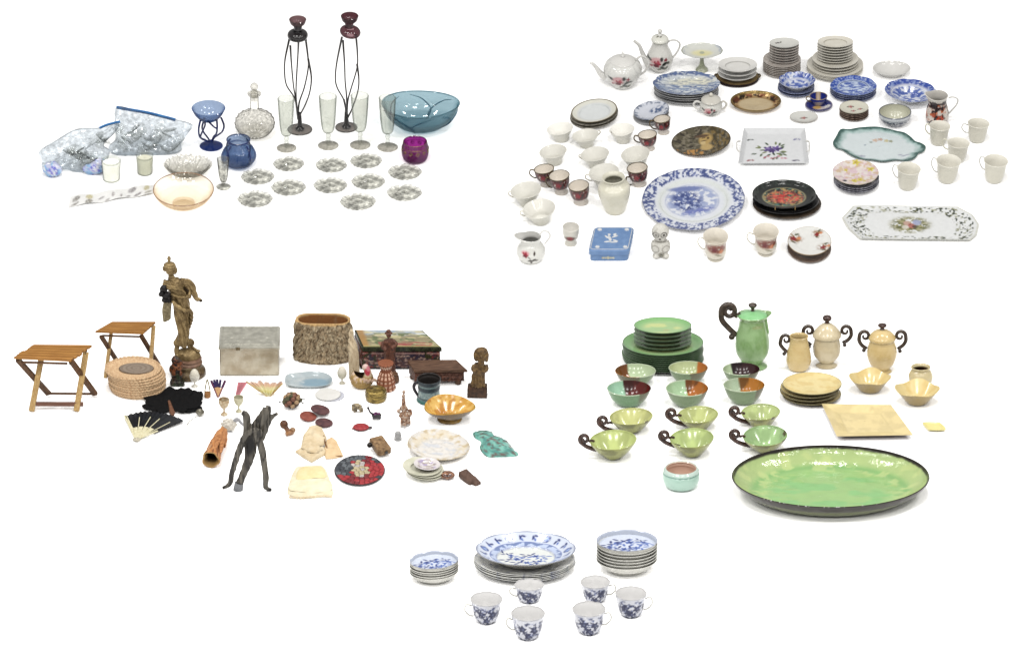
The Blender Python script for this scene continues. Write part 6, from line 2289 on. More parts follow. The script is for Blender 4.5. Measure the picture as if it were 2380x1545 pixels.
# ---- rider figurine
bx, by = 941, 991
q = img(bx, by, GC)
m = MB()
m.tube(cr([q(929, 962, 0), q(938, 966, 0), q(950, 962, 0), q(955, 956, 0)], 5), [6, 8, 8, 5], 12); m.ball(q(927, 955, -2), 4.5, 5, 6, 10); m.ball(q(953, 955, 0), 5, 5, 6, 10)
for (x, y, d) in ((933, 993, -4), (941, 994, -6), (946, 992, 2), (952, 988, 4)):
    m.tube(cr([q(x + (942 - x) * .2, 968, d * .6), q(x, y, d)], 4), [4.2, 2.8], 9)
m.tube(cr([q(940, 962, 0), q(939, 950, 0), q(938.5, 938, 0), q(938.5, 926, 0)], 5), [6, 6, 5, 4], 12); m.ball(q(938.5, 921, 0), 4.5, 4.5, 6, 10); m.ball(q(939, 911, 0), 4, 4, 5, 10)
m.tube(cr([q(933, 944, -2), q(930, 954, -4)], 4), 2.4, 8); m.tube(cr([q(944, 944, -2), q(948, 954, -3)], 4), 2.4, 8)
def terr(x, y, z):
    c = full(len(x), (176, 136, 108)); c = over(c, (118, 84, 66), sm(.5, .6, fbm(x * .3, z * .25, 3))); c = over(c, (206, 186, 168), sm(.56, .64, fbm(x * .3 + 4, z * .3, 9))); return over(c, (206, 202, 198), 1 - sm(3, 9, z))
solid('rider_figurine', 'small clay figurine of a rider on a stocky animal', 'figurine', bx, by, GC, fused(m, 1.1, 1, None, terr), M['print_soft'], sharp=0)

# ---- thimble sized glass, whistle block
bx, by = 925, 1021
m = MB(); pr, ri = shell([(9, 0), (8.5, 8), (7, 18), (6, 20)], 1.0); m.lathe(pr, 24, rim=ri)
solid('glass_thimble', 'tiny grey glass thimble above the wooden whistle', 'thimble', bx, by, GC, m, mat_glass('grey_glass', (226, 226, 226), (170, 170, 170), .35, diff=(206, 206, 206)))
bx, by = 886, 1056
t = thing('wooden_whistle', 'carved wooden block with a round hole in its end', 'carved block', bx, by, GC)
q = img(bx, by, GC)
carv = mat_plain('carved_brown_wood', (166, 134, 96), (104, 78, 52), .6, vscale=.15, bmp=1.5, bscale=.3)
m = MB()
a, b = np.array(q(895, 1051, -14)), np.array(q(872, 1020, 34))
m.beam(a, b, 34, 19, 3, side=(1, .25, 0)); part('block', m, carv, t)
ax = (a - b) / np.linalg.norm(a - b)
m = MB(); m.lathe([(.01, 0), (4.2, 0), (4.2, 1), (.01, 1)], 20)
Rm = Vector((0, 0, 1)).rotation_difference(Vector(ax)).to_matrix()
V = m.arr() @ np.array(Rm).T + a + ax * .2 + np.array((3, 0, 0))
part('hole', MB().add(V, m.f), M['black'], t)
m = MB(); m.ball(q(859, 1034, 6), 6.5, 6.5, 6.5, 14); part('knob', m, mat_plain('black_knob', (36, 30, 28), (20, 17, 16), .3), t)

# ---- big pale shell
bx, by = 1018, 1047
def she(x, y, z, th, inn):
    r = np.hypot(x / 73, y / 75)
    c = full(len(x), (232, 228, 222)); c = over(c, (216, 218, 222), sm(.5, .6, fbm(x * .05, y * .08, 3)) * (r < .6)); c = over(c, (230, 220, 200), sm(.48, .6, fbm(x * .06 + 3, y * .06, 9)) * sm(.5, .7, r)); c = over(c, (208, 190, 156), sm(.56, .64, fbm(x * .1 + 7, y * .1, 19)) * sm(.55, .75, r), .9); c = over(c, (190, 190, 190), np.exp(-((fbm(x * .06, y * .1, 23) - .5) / .015) ** 2) * (r < .7), .8)
    return over(c, (178, 172, 164), sm(.94, .99, r) * sm(.45, .55, fbm(x * .2, y * .2, 31)), .8)
m = MB(); pr, ri = shell([(44, 0), (50, 2), (66, 7), (73, 11)], 1.6, 2.4)
m.lathe(pr, 130, rim=ri, paint=she, ysc=1.0, mod=lambda TH, R, Z, i: (R * (1 + .015 * np.cos(3 * TH + 1) + .004 * np.cos(17 * TH)), Z + .8 * np.cos(R * .35)))
solid('shell', 'big pale oval shell with tan growth rings', 'shell', bx, by, GC, m, M['print_soft'], roll=4, lift=4)

# ---- turquoise fragment
bx, by = 1152, 1040
f_ = flat(bx, by, GC)
pts = [(1100, 1001), (1120, 997), (1140, 997), (1149, 1008), (1168, 1013), (1186, 1029), (1196, 1042), (1205, 1053), (1192, 1057), (1160, 1058), (1131, 1057), (1115, 1039), (1118, 1024), (1102, 1013)]
out = cr([np.array(f_(x, y + 4)[:2]) for x, y in pts], 4, closed=True)
def turq(x, y, s):
    c = full(len(x), (112, 182, 168)); c = over(c, (86, 150, 142), sm(.46, .6, fbm(x * .07, y * .07, 3))); c = over(c, (140, 202, 188), sm(.54, .64, fbm(x * .09 + 4, y * .05, 9)), .8); c = over(c, (86, 130, 124), sm(.6, .68, fbm(x * .14 + 8, y * .12, 19))); return over(c, (110, 96, 92), sm(.6, .66, fbm(x * .12 + 2, y * .14, 29)))
m = MB(); m.pillow(out, lambda x, y, h: (x, y, h), lambda x, y, k: 1 + 7 * (1 - k ** 3) + 5 * (fbm(x * .07, y * .07, 3) - .5), lambda x, y, k: 0 * x, rings=16, paint=turq)
solid('turquoise_fragment', 'flat ragged turquoise glazed fragment at the right end of the curios', 'pottery fragment', bx, by, GC, m, M['print'], sharp=12)

# ---- shallow dishes with a purple saucer on top
bx, by = 984, 1104
gd = mat_plain('pale_celadon', (226, 224, 204), (206, 206, 184), .25)
for i, (dx, lb) in enumerate(((4, 'lowest of the three pale dishes under the lilac saucer'), (2, 'middle one of the three pale dishes under the lilac saucer'), (-4, 'largest visible pale dish, carrying the lilac saucer'))):
    solid('pale_dish', 'pale green dish, ' + lb, 'dish', bx + dx, by - 1, GC, plate_mb(45, 8, 26, 1.5, flange=.6, ysc=.98), gd, 'pale green dishes', roll=5, lift=3 + i * 5.5)
def lil(x, y, z, th, inn):
    c = full(len(x), (232, 226, 226)); c = over(c, (180, 166, 200), sm(.5, .62, fbm(x * .16, y * .16, 3)) * (np.hypot(x, y) < 24)); return over(c, (176, 164, 150), sm(.52, .62, fbm(x * .16 + 5, y * .16, 13)) * (np.hypot(x, y) < 24), .8)
solid('lilac_saucer', 'white saucer with lilac marbling on the pale dishes', 'saucer', 992, 1102, GC, plate_mb(31, 8, 16, 1.4, seg=70, step=2, paint=lil, ysc=.95), M['print'], roll=4, lift=20)

# ---- seed, block
def seedp(x, y, z):
    c = full(len(x), (104, 66, 50)); c = over(c, (190, 140, 110), sm(.52, .6, fbm(x * .25, y * .25 + z * .2, 3))); return over(c, (54, 34, 30), sm(.54, .62, fbm(x * .22 + 5, y * .22 + z * .2, 9)))
m = MB(); m.ball((0, 0, 8), 17.5, 15, 8.5, 24, col=seedp, nz=.15)
solid('polished_stone', 'round mottled brown polished stone beside the pale dishes', 'stone', 1040, 1110, GC, m, M['print'])
bx, by = 1092, 1118
t = thing('wooden_latch', 'dark weathered wooden block with a stepped end', 'wooden block', bx, by, GC)
q = img(bx, by, GC)
dk2 = mat_wood('weathered_wood', (112, 88, 76), (70, 52, 44), .6, (.3, .05, .3), .6)
m = MB(); m.beam(q(1074, 1097, 22), q(1101, 1122, -12), 24, 16, 2, side=(1, .5, 0)); part('block', m, dk2, t)
m = MB(); m.beam(q(1096, 1110, 0), q(1112, 1127, -18), 18, 10, 2, side=(1, .5, 0)); part('tongue', m, dk2, t)

# ---- mosaic plate: real tesserae set in a dark bed
bx, by = 836, 1096
t = thing('mosaic_plate', 'round mosaic plate of red, grey and cream pieces', 'mosaic plate', bx, by, GC)
RX, RY = 58, 70
m = MB(); m.lathe([(.01, 0), (50, 0), (57, 1.5), (59, 4), (58, 5.2), (.01, 5.2)], 60, ysc=RY / RX); part('bed', m, mat_plain('dark_grout', (70, 62, 62), (44, 38, 40), .7), t)
NT = 92
P = []
rg = np.random.default_rng(5)
while len(P) < NT:
    p = (rg.random(2) * 2 - 1) * (RX - 2, RY - 2)
    if np.hypot(p[0] / (RX - 3), p[1] / (RY - 3)) < 1:
        P.append(p)
P = np.array(P)
for _ in range(10):     # even the spacing out
    smp = (rg.random((6000, 2)) * 2 - 1) * (RX - 1, RY - 1)
    smp = smp[np.hypot(smp[:, 0] / (RX - 1), smp[:, 1] / (RY - 1)) < 1]
    ow = np.argmin(((smp[:, None] - P[None]) ** 2).sum(-1), 1)
    for i in range(NT):
        if (ow == i).any():
            P[i] = smp[ow == i].mean(0)
ring = [np.array((RX * .985 * math.cos(a), RY * .985 * math.sin(a))) for a in np.linspace(0, 2 * math.pi, 40, endpoint=False)]
def clip(poly, n, d):
    out = []
    for a, b in zip(poly, poly[1:] + poly[:1]):
        da, db = a.dot(n) - d, b.dot(n) - d
        if da <= 0: out.append(a)
        if (da < 0) != (db < 0): out.append(a + (b - a) * (da / (da - db)))
    return out
cols = {'red': (188, 52, 58), 'dred': (140, 40, 48), 'grey': (104, 110, 116), 'dgrey': (66, 70, 78), 'cream': (216, 200, 160), 'white': (216, 206, 200)}
tm = {k: mat_plain('tessera_' + k, v, tuple(int(x * .8) for x in v), .25, vscale=.2) for k, v in cols.items()}
for i in range(NT):
    poly = list(ring)
    for j in range(NT):
        if j != i and np.hypot(*(P[j] - P[i])) < 40:
            n = (P[j] - P[i]) / np.hypot(*(P[j] - P[i]))
            poly = clip(poly, n, n.dot((P[i] + P[j]) / 2) - .55)
            if len(poly) < 3: break
    if len(poly) < 3: continue
    x, y = P[i]
    if np.hypot((x - 0) / 20, (y - 4) / 42) < 1 and abs(x + y * .35 - 2) < 19: k = 'cream' if i % 4 else 'white'
    elif x < -18 and y > -30: k = 'dgrey' if i % 2 else 'grey'
    elif y > 44: k = 'grey' if i % 3 else 'dred'
    elif x > 40 and i % 3 == 0: k = 'dgrey'
    else: k = 'red' if i % 3 else 'dred'
    m = MB(); m.prism(poly, 4.8, 6.6 + .6 * rg.random(), .5); part('tile', m, tm[k], t, sharp=20)

# ---- folded cream cloths
clothm = mat_plain('cream_linen', (250, 242, 214), (240, 228, 194), .9, vscale=.05, bmp=.8, bscale=.35, spec=.1)
clothm2 = mat_plain('unbleached_linen', (238, 222, 190), (222, 200, 162), .9, vscale=.05, bmp=.8, bscale=.3, spec=.1)
bx, by = 722, 1130
f_ = flat(bx, by, GC)
t = thing('folded_cloth', 'neatly folded cream cloth with a scalloped lower edge', 'cloth', bx, by, GC)
def layer(pts, z0, th, nm, seed, mt=clothm, amp=1.6):
    out = cr([np.array(f_(x, y)[:2]) for x, y in pts], 5, closed=True)
    m = MB(); m.pillow(out, lambda x, y, h: (x, y, h), lambda x, y, k: z0 + th * (1 - k ** 8) + amp * (fbm(x * .05, y * .05, seed) - .5) * 2 + .4, lambda x, y, k: z0 + 0 * x, rings=10)
    part(nm, m, mt, t, sharp=30)
layer([(672, 1149), (670, 1130), (684, 1090), (700, 1084), (730, 1082), (752, 1086), (764, 1110), (774, 1140), (774, 1150), (752, 1154), (730, 1157), (700, 1155)], 0, 4, 'lower_fold', 3)
layer([(674, 1142), (674, 1124), (700, 1120), (735, 1116), (764, 1118), (772, 1140), (740, 1148), (700, 1146)], 4, 4, 'upper_fold', 5)
layer([(690, 1118), (694, 1094), (720, 1088), (748, 1091), (757, 1112), (730, 1115)], 4, 3, 'inner_fold', 8, mat_plain('yellowed_linen', (248, 234, 186), (240, 224, 170), .9, spec=.1))
m = MB()
for i in range(13):
    m.ball(f_(676 + i * 7.8, 1155 + 2.2 * math.sin(i * .5), 1.6), 4.2, 5, 1.5, 8)
part('scalloped_edge', m, clothm2, t)

bx, by = 740, 1040
f_ = flat(bx, by, GC)
t = thing('crumpled_cloth', 'crumpled cream cloth bundle with brown edges, under the dark red discs', 'cloth', bx, by, GC)
def fold(pts, z0, th, seed, mt, nm='fold'):
    out = dens([np.array(f_(x, y)[:2]) for x, y in pts], 5)
    m = MB(); m.pillow(out, lambda x, y, h: (x, y, h), lambda x, y, k: z0 + th * (1 - k ** 12) * (.6 + .8 * fbm(x * .03, y * .03, seed)) + 14 * np.abs(fbm(x * .05, y * .04, seed + 3, 2) - .5) * (1 - k ** 12), lambda x, y, k: z0 - 1 + 0 * x, rings=18)
    part(nm, m, mt, t, sharp=22)
fold([(686, 1050), (700, 1040), (722, 1034), (752, 1040), (762, 1054), (744, 1064), (726, 1075), (706, 1064)], 1, 4, 3, clothm2)
fold([(752, 1048), (758, 1024), (770, 1017), (783, 1028), (792, 1046), (799, 1061), (776, 1066), (758, 1067)], 1, 4, 7, mat_plain('tan_linen', (240, 214, 172), (224, 190, 146), .9, spec=.1))
fold([(700, 1044), (704, 1018), (716, 1000), (734, 994), (748, 1002), (759, 1022), (754, 1040), (732, 1042)], 6, 6, 12, clothm2)
fold([(699, 1046), (712, 1036), (740, 1040), (750, 1050), (736, 1060), (716, 1056)], 7, 3, 21, clothm2)
m = MB(); m.tube(cr([f_(752, 1022, 12), f_(756, 1036, 9), f_(770, 1060, 4), f_(795, 1062, 3)], 6), 1.4, 6); part('brown_edge', m, mat_plain('brown_binding', (150, 104, 66), (110, 74, 46), .8), t)

# ---- dark red lids
lidm1 = mat_plain('brick_red_clay', (158, 88, 74), (134, 70, 60), .5, vscale=.12)
lidm2 = mat_plain('purple_brown_clay', (112, 76, 76), (74, 50, 54), .4, vscale=.12)
for (x, y, r, ys, mt, lb, rl, lf) in ((716, 971, 20, 1.1, lidm1, 'brick red clay disc lying under the purple brown one', 6, 2), (744, 962, 23, .95, lidm2, 'purple brown clay disc leaning on the brick red one', 12, 9), (753, 986, 21, .95, lidm2, 'purple brown clay disc nearest the crumpled cloth', 4, 2)):
    m = MB(); m.lathe([(.01, 0), (r * .9, 0), (r, 2), (r * .96, 4.4), (r * .7, 6), (r * .68, 5), (.01, 5.4)], 36, ysc=ys)
    solid('clay_disc', lb, 'clay disc', x, y, GC, m, mt, 'clay discs', roll=rl, lift=lf)

# ---- pine cone ball
bx, by = 679, 948
t = thing('cone_ball', 'brown ball of overlapping cone scales with tiny dark twigs', 'cone ball', bx, by, GC)
m = MB(); m.ball((0, 0, 19), 19, 15, 18, 20); part('core', m, mat_plain('dark_core', (70, 52, 42), (44, 32, 28), .7), t)
scl = [mat_plain('cone_scale', (150, 104, 84), (100, 66, 54), .6, vscale=.2), mat_plain('pale_cone_scale', (196, 166, 130), (140, 110, 80), .6, vscale=.2), mat_plain('mossy_scale', (106, 104, 74), (66, 66, 48), .6, vscale=.2)]
for i in range(26):
    ph, th = .45 + (i // 7) * .5, (i % 7) * .9 + (i // 7) * .4
    d = np.array((math.sin(ph) * math.cos(th), math.sin(ph) * math.sin(th), math.cos(ph)))
    m = MB(); m.ball(d * (18, 14, 17) + np.array((0, 0, 19)), 6.5, 5.5, 6, 8, nz=.4, seed=i); part('scale', m, scl[i % 3], t)
q = img(bx, by, GC)
for a, b in (((661, 932), (650, 934)), ((697, 925), (707, 928)), ((695, 930), (704, 936))):
    m = MB(); m.tube([q(*a), q(*b)], [1.6, .8], 6); m.ball(q(*b), 2.4, 2, 2, 8); part('twig', m, M['black'], t)

# ---- wooden reel and bead
bx, by = 668, 1008
t = thing('wooden_reel', 'turned wooden reel lying beside the dark twisted root', 'wooden reel', bx, by, GC)
q = img(bx, by, GC)
m = MB()
m.ball(q(660, 986, 8), 10, 10, 10.5, 16); m.tube([q(661, 988, 6), q(673, 1006, -6)], [6, 5.5], 14); m.tube([q(671, 1002, -3), q(674.5, 1009, -9)], [9, 10.5], 18)
def reelp(x, y, z):
    c = full(len(x), (176, 126, 82)); c = over(c, (92, 60, 44), sm(12, 16, z)); return over(c, (120, 80, 52), sm(.5, .62, fbm(x * .3, z * .3, 3)), .7)
part('reel', fused(m, 1.0, 1, None, reelp), M['print_soft'], t, sharp=0)
m = MB(); m.ball(q(680, 999, 4), 7.5, 7, 6.5, 14); part('bead', m, mat_wood('pale_bead', (190, 158, 124), (136, 104, 78)), t)

# ---- white disc, and its shadow built as a thin grey disc
m = MB(); m.lathe([(.01, 0), (29, 0), (30, 1.6), (29, 3), (27, 3.2), (.01, 3)], 50, ysc=.94)
solid('white_disc', 'plain flat white disc lying over its modelled shadow', 'disc', 762, 920, GC, m, mat_plain('chalk_white', (232, 231, 227), (224, 223, 218), .5), lift=3)
m = MB(); m.lathe([(.01, 0), (27, 0), (28, 1.6), (27, 2.6), (.01, 2.6)], 50, ysc=.94)
solid('disc_shadow', 'pale grey disc standing in for the shadow of the white disc', 'disc', 773, 920, GC, m, mat_plain('shadow_grey', (206, 208, 218), (190, 192, 204), .4))

# ---- small animals
def animal(name, label, bx, by, build, paint, mt, cat):
    q = img(bx, by, GC)
    m = MB(); build(m, q)
    solid(name, label, cat, bx, by, GC, fused(m, .8, 1, None, paint), mt, sharp=0)
def eleph(m, q):
    m.tube(cr([q(823, 943, 0), q(831, 944, 0), q(839, 948, 0)], 5), [6, 7.5, 6], 12); m.ball(q(822, 943, -2), 5, 5, 5.5, 10); m.tube(cr([q(820, 944, -4), q(819, 950, -5), q(820, 955, -5)], 4), [2.4, 1.6], 8)
    for x, d in ((824, -3), (828, 3), (838, -3), (842, 2)):
        m.tube([q(x, 948, d), q(x, 957.5, d)], [2.8, 2.2], 8)
animal('elephant_figurine', 'tiny grey tan elephant figurine near the brass box', 831, 957, eleph, lambda x, y, z: over(full(len(x), (168, 152, 122)), (108, 96, 78), sm(.5, .6, fbm(x * .3, z * .3, 3))), M['print_soft'], 'figurine')
bx, by = 874, 973
t = thing('jewelled_turtle', 'tiny black figurine with a raised neck and purple jewelled shell', 'figurine', bx, by, GC)
q = img(bx, by, GC)
m = MB(); m.ball(q(875, 965, 0), 12, 9, 7, 14); m.tube(cr([q(866, 962, -2), q(860, 957, -3), q(857, 950, -3)], 5), [3, 2.2, 2.4], 9); m.ball(q(856, 948, -3), 3.4, 3.4, 4, 9)
for x, d in ((868, -6), (882, -6), (870, 5), (884, 4)):
    m.tube([q(x, 967, d), q(x, 974, d)], [2.4, 2], 8)
part('body', fused(m, .9, 1), mat_plain('black_enamel', (44, 34, 44), (22, 18, 24), .25), t, sharp=0)
for i in range(9):
    m = MB(); a = i * 2.4; r = 2.6 * math.sqrt(i)
    m.ball(np.array(q(875, 963, -3)) + np.array((r * math.cos(a), r * .8 * math.sin(a), 5 - r * .35)), 2.2, 2.2, 1.8, 8); part('jewel', m, mat_plain('purple_jewel', (150, 84, 140), (96, 44, 90), .1) if i == 0 else bpy.data.materials['purple_jewel'] if i % 3 else M['porcelain'], t)
m = MB(); m.tube([q(885, 962, 0), q(895, 962, 0)], [1, .6], 6); part('tail', m, sil, t)
m = MB()
def redsh(x, y, z, th, inn):
    c = full(len(x), (172, 62, 66)); c = over(c, (128, 40, 48), (np.abs(np.sin(x * .3 + y * .1)) < .25) * 1.0, .7); return over(c, (70, 54, 54), (z < 4) * 1.0, .8)
m.lathe(cr([(.01, 0), (16, 0), (19, 3), (15, 7), (.01, 9)], 6), 50, paint=redsh, ysc=.85)
m.ball((-19, -5, 2.5), 4, 2, 1.6, 8, col=C(150, 60, 60)); m.ball((20, 0, 2.5), 7, 6, 2, 10, col=C(92, 84, 84))
solid('red_shell', 'small red domed shell above the wooden whistle', 'shell', 839, 995, GC, m, M['print_soft'])

# ---- twisted dark root
bx, by = 573, 1137
q = img(bx, by, GC)
t = thing('twisted_root', 'tall dark twisted root standing on splayed legs and a grey peg', 'driftwood', bx, by, GC)
m = MB()
def br(pts, r): m.tube(cr([q(*p) for p in pts], 5), r, 12, flat_=.8)
br([(624, 950, 14), (613, 970, 12), (599, 989, 8), (586, 1016, 4), (584, 1040, 2), (580, 1066, 0), (569, 1094, 0), (557, 1122, 0)], [11, 13, 13, 15, 15, 11.5, 9.5, 8.5])
br([(566, 957, 10), (574, 966, 8), (576, 985, 6), (575, 1007, 2), (563, 1033, -4), (554, 1055, -6), (545, 1083, -8), (539, 1102, -8), (534, 1124, -8), (518, 1134, -8)], [6, 9, 9, 9, 8, 7.5, 7, 6.5, 6, 4])
br([(648, 960, 6), (630, 972, 6), (617, 1000, 4), (606, 1022, 2)], [3.5, 6.5, 8, 9])
br([(594, 1000, -4), (606, 1028, -8), (612, 1054, -8), (616, 1086, -8), (619, 1110, -8), (618, 1131, -8), (631, 1139, -8)], [9, 9, 8.5, 8, 7.5, 6.5, 4])
br([(566, 1024, -8), (576, 1008, -12), (592, 999, -14), (605, 1001, -12), (607, 1012, -10)], [8, 7, 6, 6, 6])
br([(621, 948, 14), (632, 948, 12)], [8, 5])
def rootp(x, y, z):
    c = full(len(x), (92, 88, 80)); c = over(c, (52, 49, 45), sm(.46, .58, fbm(x * .16, z * .04, 3))); c = over(c, (122, 116, 105), sm(.55, .64, fbm(x * .3 + 4, z * .035, 9)), .7); c = over(c, (20, 18, 18), ell(x, z, 9, 121, 12, 26, -.1, .4) * (y < 4)); c = over(c, (40, 36, 34), ell(x, z, 4, 70, 7, 34, .25, .4) * (y < 4), .7); return over(c, (18, 17, 18), 1 - sm(4, 10, z))  # trunk's hollow is painted dark ovals, its shade put into the colour
part('root', fused(m, 1.5, 2, lambda x, y, z: 1.6 * (fbm(x * .25 + y * .1, z * .06, 3) - .5) + .4 * np.sin(x * .8 + z * .03), rootp), M['print_soft'], t, sharp=0)
m = MB(); a = np.array(q(553, 1140, 0)); m.tube([a, np.array(q(556, 1122, 0))], [11, 10.5], 16); part('peg', m, mat_plain('grey_peg', (150, 152, 154), (124, 126, 130), .6), t)

# ---- bark tube
bx, by = 494, 1087
q = img(bx, by, GC)
def zq(px, py, z): return q(px, py, (by - py - z * cC) / sC)
t = thing('bark_horn', 'orange brown bark horn with a wide open end', 'bark horn', bx, by, GC)
a, b = np.array(zq(490, 1068, 21)), np.array(zq(515, 1000, 13))
d = (b - a); L = np.linalg.norm(d); d /= L
Rm = np.array(Vector((0, 0, 1)).rotation_difference(Vector(d)).to_matrix()).T
m0 = MB(); prf = [(.01, L), (9, L), (13, L * .88), (16, L * .6), (17, L * .25), (21, 2), (20.5, 0), (17.5, 0), (14, L * .14), (11, L * .3), (.01, L * .32)]
def bkp(x, y, z, th, inn):
    c = full(len(x), (206, 140, 86)); c = over(c, (142, 88, 54), sm(.46, .58, fbm(th * 4, z * .03, 3))); c = over(c, (230, 174, 120), sm(.55, .65, fbm(th * 6 + 3, z * .04, 9)), .8)
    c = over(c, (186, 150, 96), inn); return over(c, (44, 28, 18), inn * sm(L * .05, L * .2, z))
P_ = []
for u, v in zip(prf[:-1], prf[1:]):
    P_ += [np.array(u) + (np.array(v) - np.array(u)) * k / 5 for k in range(5)]
P_.append(np.array(prf[-1]))
m0.lathe(P_, 60, mod=lambda TH, R, Z, i: (R + (1.0 * np.cos(TH * 5 + Z * .06) + .8 * np.cos(TH * 3)) * (R > 1), Z), paint=bkp, rim=31)
part('horn', MB().add(m0.arr() @ Rm + a, m0.f, 0, np.concatenate(m0.c)), M['print_matte'], t, sharp=0)
for i, (x0, y0, x1, y1, z1) in enumerate(((512, 1002, 480, 1044, 14), (515, 1001, 498, 1048, 34), (518, 1003, 513, 1052, 28), (510, 1004, 488, 1040, 26), (520, 1006, 521, 1040, 14))):
    m = MB(); m.tube(cr([zq(x0, y0, 22), zq((x0 + x1) / 2 - 1, (y0 + y1) / 2, (22 + z1) / 2 + 8), zq(x1, y1, z1 + 2)], 5), [5, 7, 2], 8, flat_=.5); part('bark_strip', m, mat_plain('bark_strip', (212, 150, 96), (156, 98, 60), .7, vscale=.15) if i == 0 else bpy.data.materials['bark_strip'], t)

# ---- white knotted ornament with two straps
bx, by = 532, 1004
q = img(bx, by, GC)
t = thing('knotted_ornament', 'white crocheted bobble with two grey ribbon ends behind the bark horn', 'crochet ornament', bx, by, GC)
m = MB(); m.ball(q(532, 987, 8), 17, 13, 14, 22, nz=.25)
for i in range(26):
    aa, bb = i * 2.4, .3 + (i / 26) * 1.6
    m.ball(np.array(q(532, 987, 8)) + np.array((16.5 * math.sin(bb) * math.cos(aa), 12.5 * math.sin(bb) * math.sin(aa), 13.5 * math.cos(bb))), 3.4, 3, 3.4, 8)
part('bobble', m, mat_plain('white_crochet', (240, 236, 226), (216, 208, 194), .9, vscale=.25, spec=.1), t)
rib = mat_plain('grey_ribbon', (206, 208, 212), (176, 178, 184), .6)
for pts in ([(544, 980, 8), (553, 974, 4), (562, 984, 0), (568, 988, -4)], [(528, 1000, 6), (540, 1010, 0), (554, 1018, -6), (566, 1017, -10)]):
    m = MB(); m.tube(cr([q(*p) for p in pts], 6), [5.5, 6, 5, 4], 10, flat_=.35); part('ribbon', m, rib, t)

# ---- blue glass dish
bx, by = 717, 893
f_ = flat(bx, by, GC)
pts = [(662, 887), (668, 874), (700, 869), (728, 867), (752, 870), (768, 878), (772, 888), (766, 898), (740, 902), (700, 902), (668, 899)]
P = cr([np.array(f_(x, y + 3)[:2]) for x, y in pts], 5, closed=True)
def bd(x, y, z, k, inn):
    c = full(len(x), (186, 198, 202)); c = over(c, (146, 174, 190), ell(x, y, 16, 4, 36, 20, 0, .3)); return over(c, (206, 214, 216), sm(.5, .6, fbm(x * .1, y * .16, 3)) * (x < -10), .7)
solid('blue_dish', 'long pale blue glazed dish in front of the bark planter', 'dish', bx, by, GC, outline_dish(P, 9, .78, 2, bd, 2.6), M['print'])

# ================================================================== ARRANGEMENT D: green and yellow pottery
GD = 'D'
cD, sD = cosE(GD), sinE(GD)
M['scroll'] = mat_plain('dark_scroll_glaze', (92, 76, 62), (40, 30, 26), .22, vscale=.2, bmp=.6, bscale=.2)
M['scroll2'] = mat_plain('brown_scroll_glaze', (92, 62, 50), (38, 24, 22), .2, vscale=.25, bmp=.6, bscale=.2)
M['green'] = mat_plain('green_glaze', (164, 202, 142), (146, 186, 122), .16, vscale=.06)
M['yellow'] = mat_plain('straw_glaze', (234, 210, 154), (222, 194, 134), .18, vscale=.05)
M['yellow2'] = mat_plain('pale_straw_glaze', (234, 220, 186), (218, 202, 166), .2, vscale=.05)


def spiral(cx, cy, r0, r1, a0, a1, n=26):
    return [(cx + (r0 + (r1 - r0) * i / (n - 1)) * math.cos(rad(a0 + (a1 - a0) * i / (n - 1))), cy - (r0 + (r1 - r0) * i / (n - 1)) * math.sin(rad(a0 + (a1 - a0) * i / (n - 1)))) for i in range(n)]


def scroll_handle(t, q, cx, cy, r, tail, tube, matr, flip=False, ball=None, turns=470, end=180, depth=0, t0=.45):
    P = spiral(0, 0, tube * .7, r, end - turns, end)
    if flip:
        P = [(-x, y) for x, y in P]
    P = [(cx + x, cy + y) for x, y in P] + list(tail)
    m = MB()
    n = len(P)
    m.tube([q(x, y, depth) for x, y in (cr(P[:26], 1) + cr(P[25:], 6)[1:])], [tube * t0, tube * .8, tube, tube, tube], 10)
    part('scroll_handle', m, matr, t, sharp=0)
    if ball:
        m = MB(); m.ball(q(ball[0], ball[1], depth), ball[2], ball[2], ball[2], 14)
        part('scroll_end', m, matr, t)


# plates: dark backs, green faces
def two_tone(R, H, br, face, back, ysc=1.0, seg=90, step=None, rimk=.955, mod=None):
    def f(x, y, z, th, inn):
        r = np.hypot(x, y / ysc) / R
        c = face(x, y, r)
        o = (inn < .5)
        c[o] = (full(len(x), back))[o]
        return over(c, (74, 92, 70), sm(rimk, rimk + .03, r) * inn, .8)
    return plate_mb(R, H, br, 1.6, seg=seg, step=step or 3, paint=f, ysc=ysc, flange=.74, deep=.34, mod=mod)
def gface(x, y, r):
    c = full(len(x), (172, 206, 146)); c = over(c, (208, 220, 150), sm(.42, .62, fbm(x * .03, y * .06, 3)) * (1 - sm(.5, .8, r))); c = over(c, (134, 190, 124), sm(.6, .9, r), .8)
    return over(c, (196, 176, 120), ell(x, y, 8, -14, 8, 6), .5)
gl1 = two_tone(94, 11, 58, gface, (52, 66, 54), .9)
gl2 = two_tone(67, 8, 44, gface, (56, 72, 58), .76)
by0 = 863 - 58 * sD * .9
n1, n2 = 9, 5
liftL = (by0 - 795) / cD
spL = (liftL - 11) / (n1 - 1) * .97
meL = mesh(gl1, 'dinner_plate', M['print'])
for i in range(n1):
    o = part('dinner_plate', meL, None)
    tag(o, 'large dark backed green plate, %s in the tall green stack' % ('lowest' if i == 0 else ORD[n1 - i]), 'plate', 'large green plates')
    seat(o, 1540 + (RNG.random() - .5) * 4, by0, GD, rz=0, lift=i * spL)
lift1 = (n1 - 1) * spL
meS = mesh(gl2, 'side_plate', M['print'])
tot2 = (by0 - 757) / cD - lift1 - 5
sp2 = (tot2 - 8) / (n2 - 1)
for i in range(n2):
    o = part('side_plate', meS, None)
    tag(o, 'small green plate, %s on top of the tall green stack' % ('lowest' if i == 0 else ORD[n2 - i]), 'plate', 'small green plates')
    seat(o, 1539 + (RNG.random() - .5) * 3, by0, GD, lift=lift1 + 5 + i * sp2)

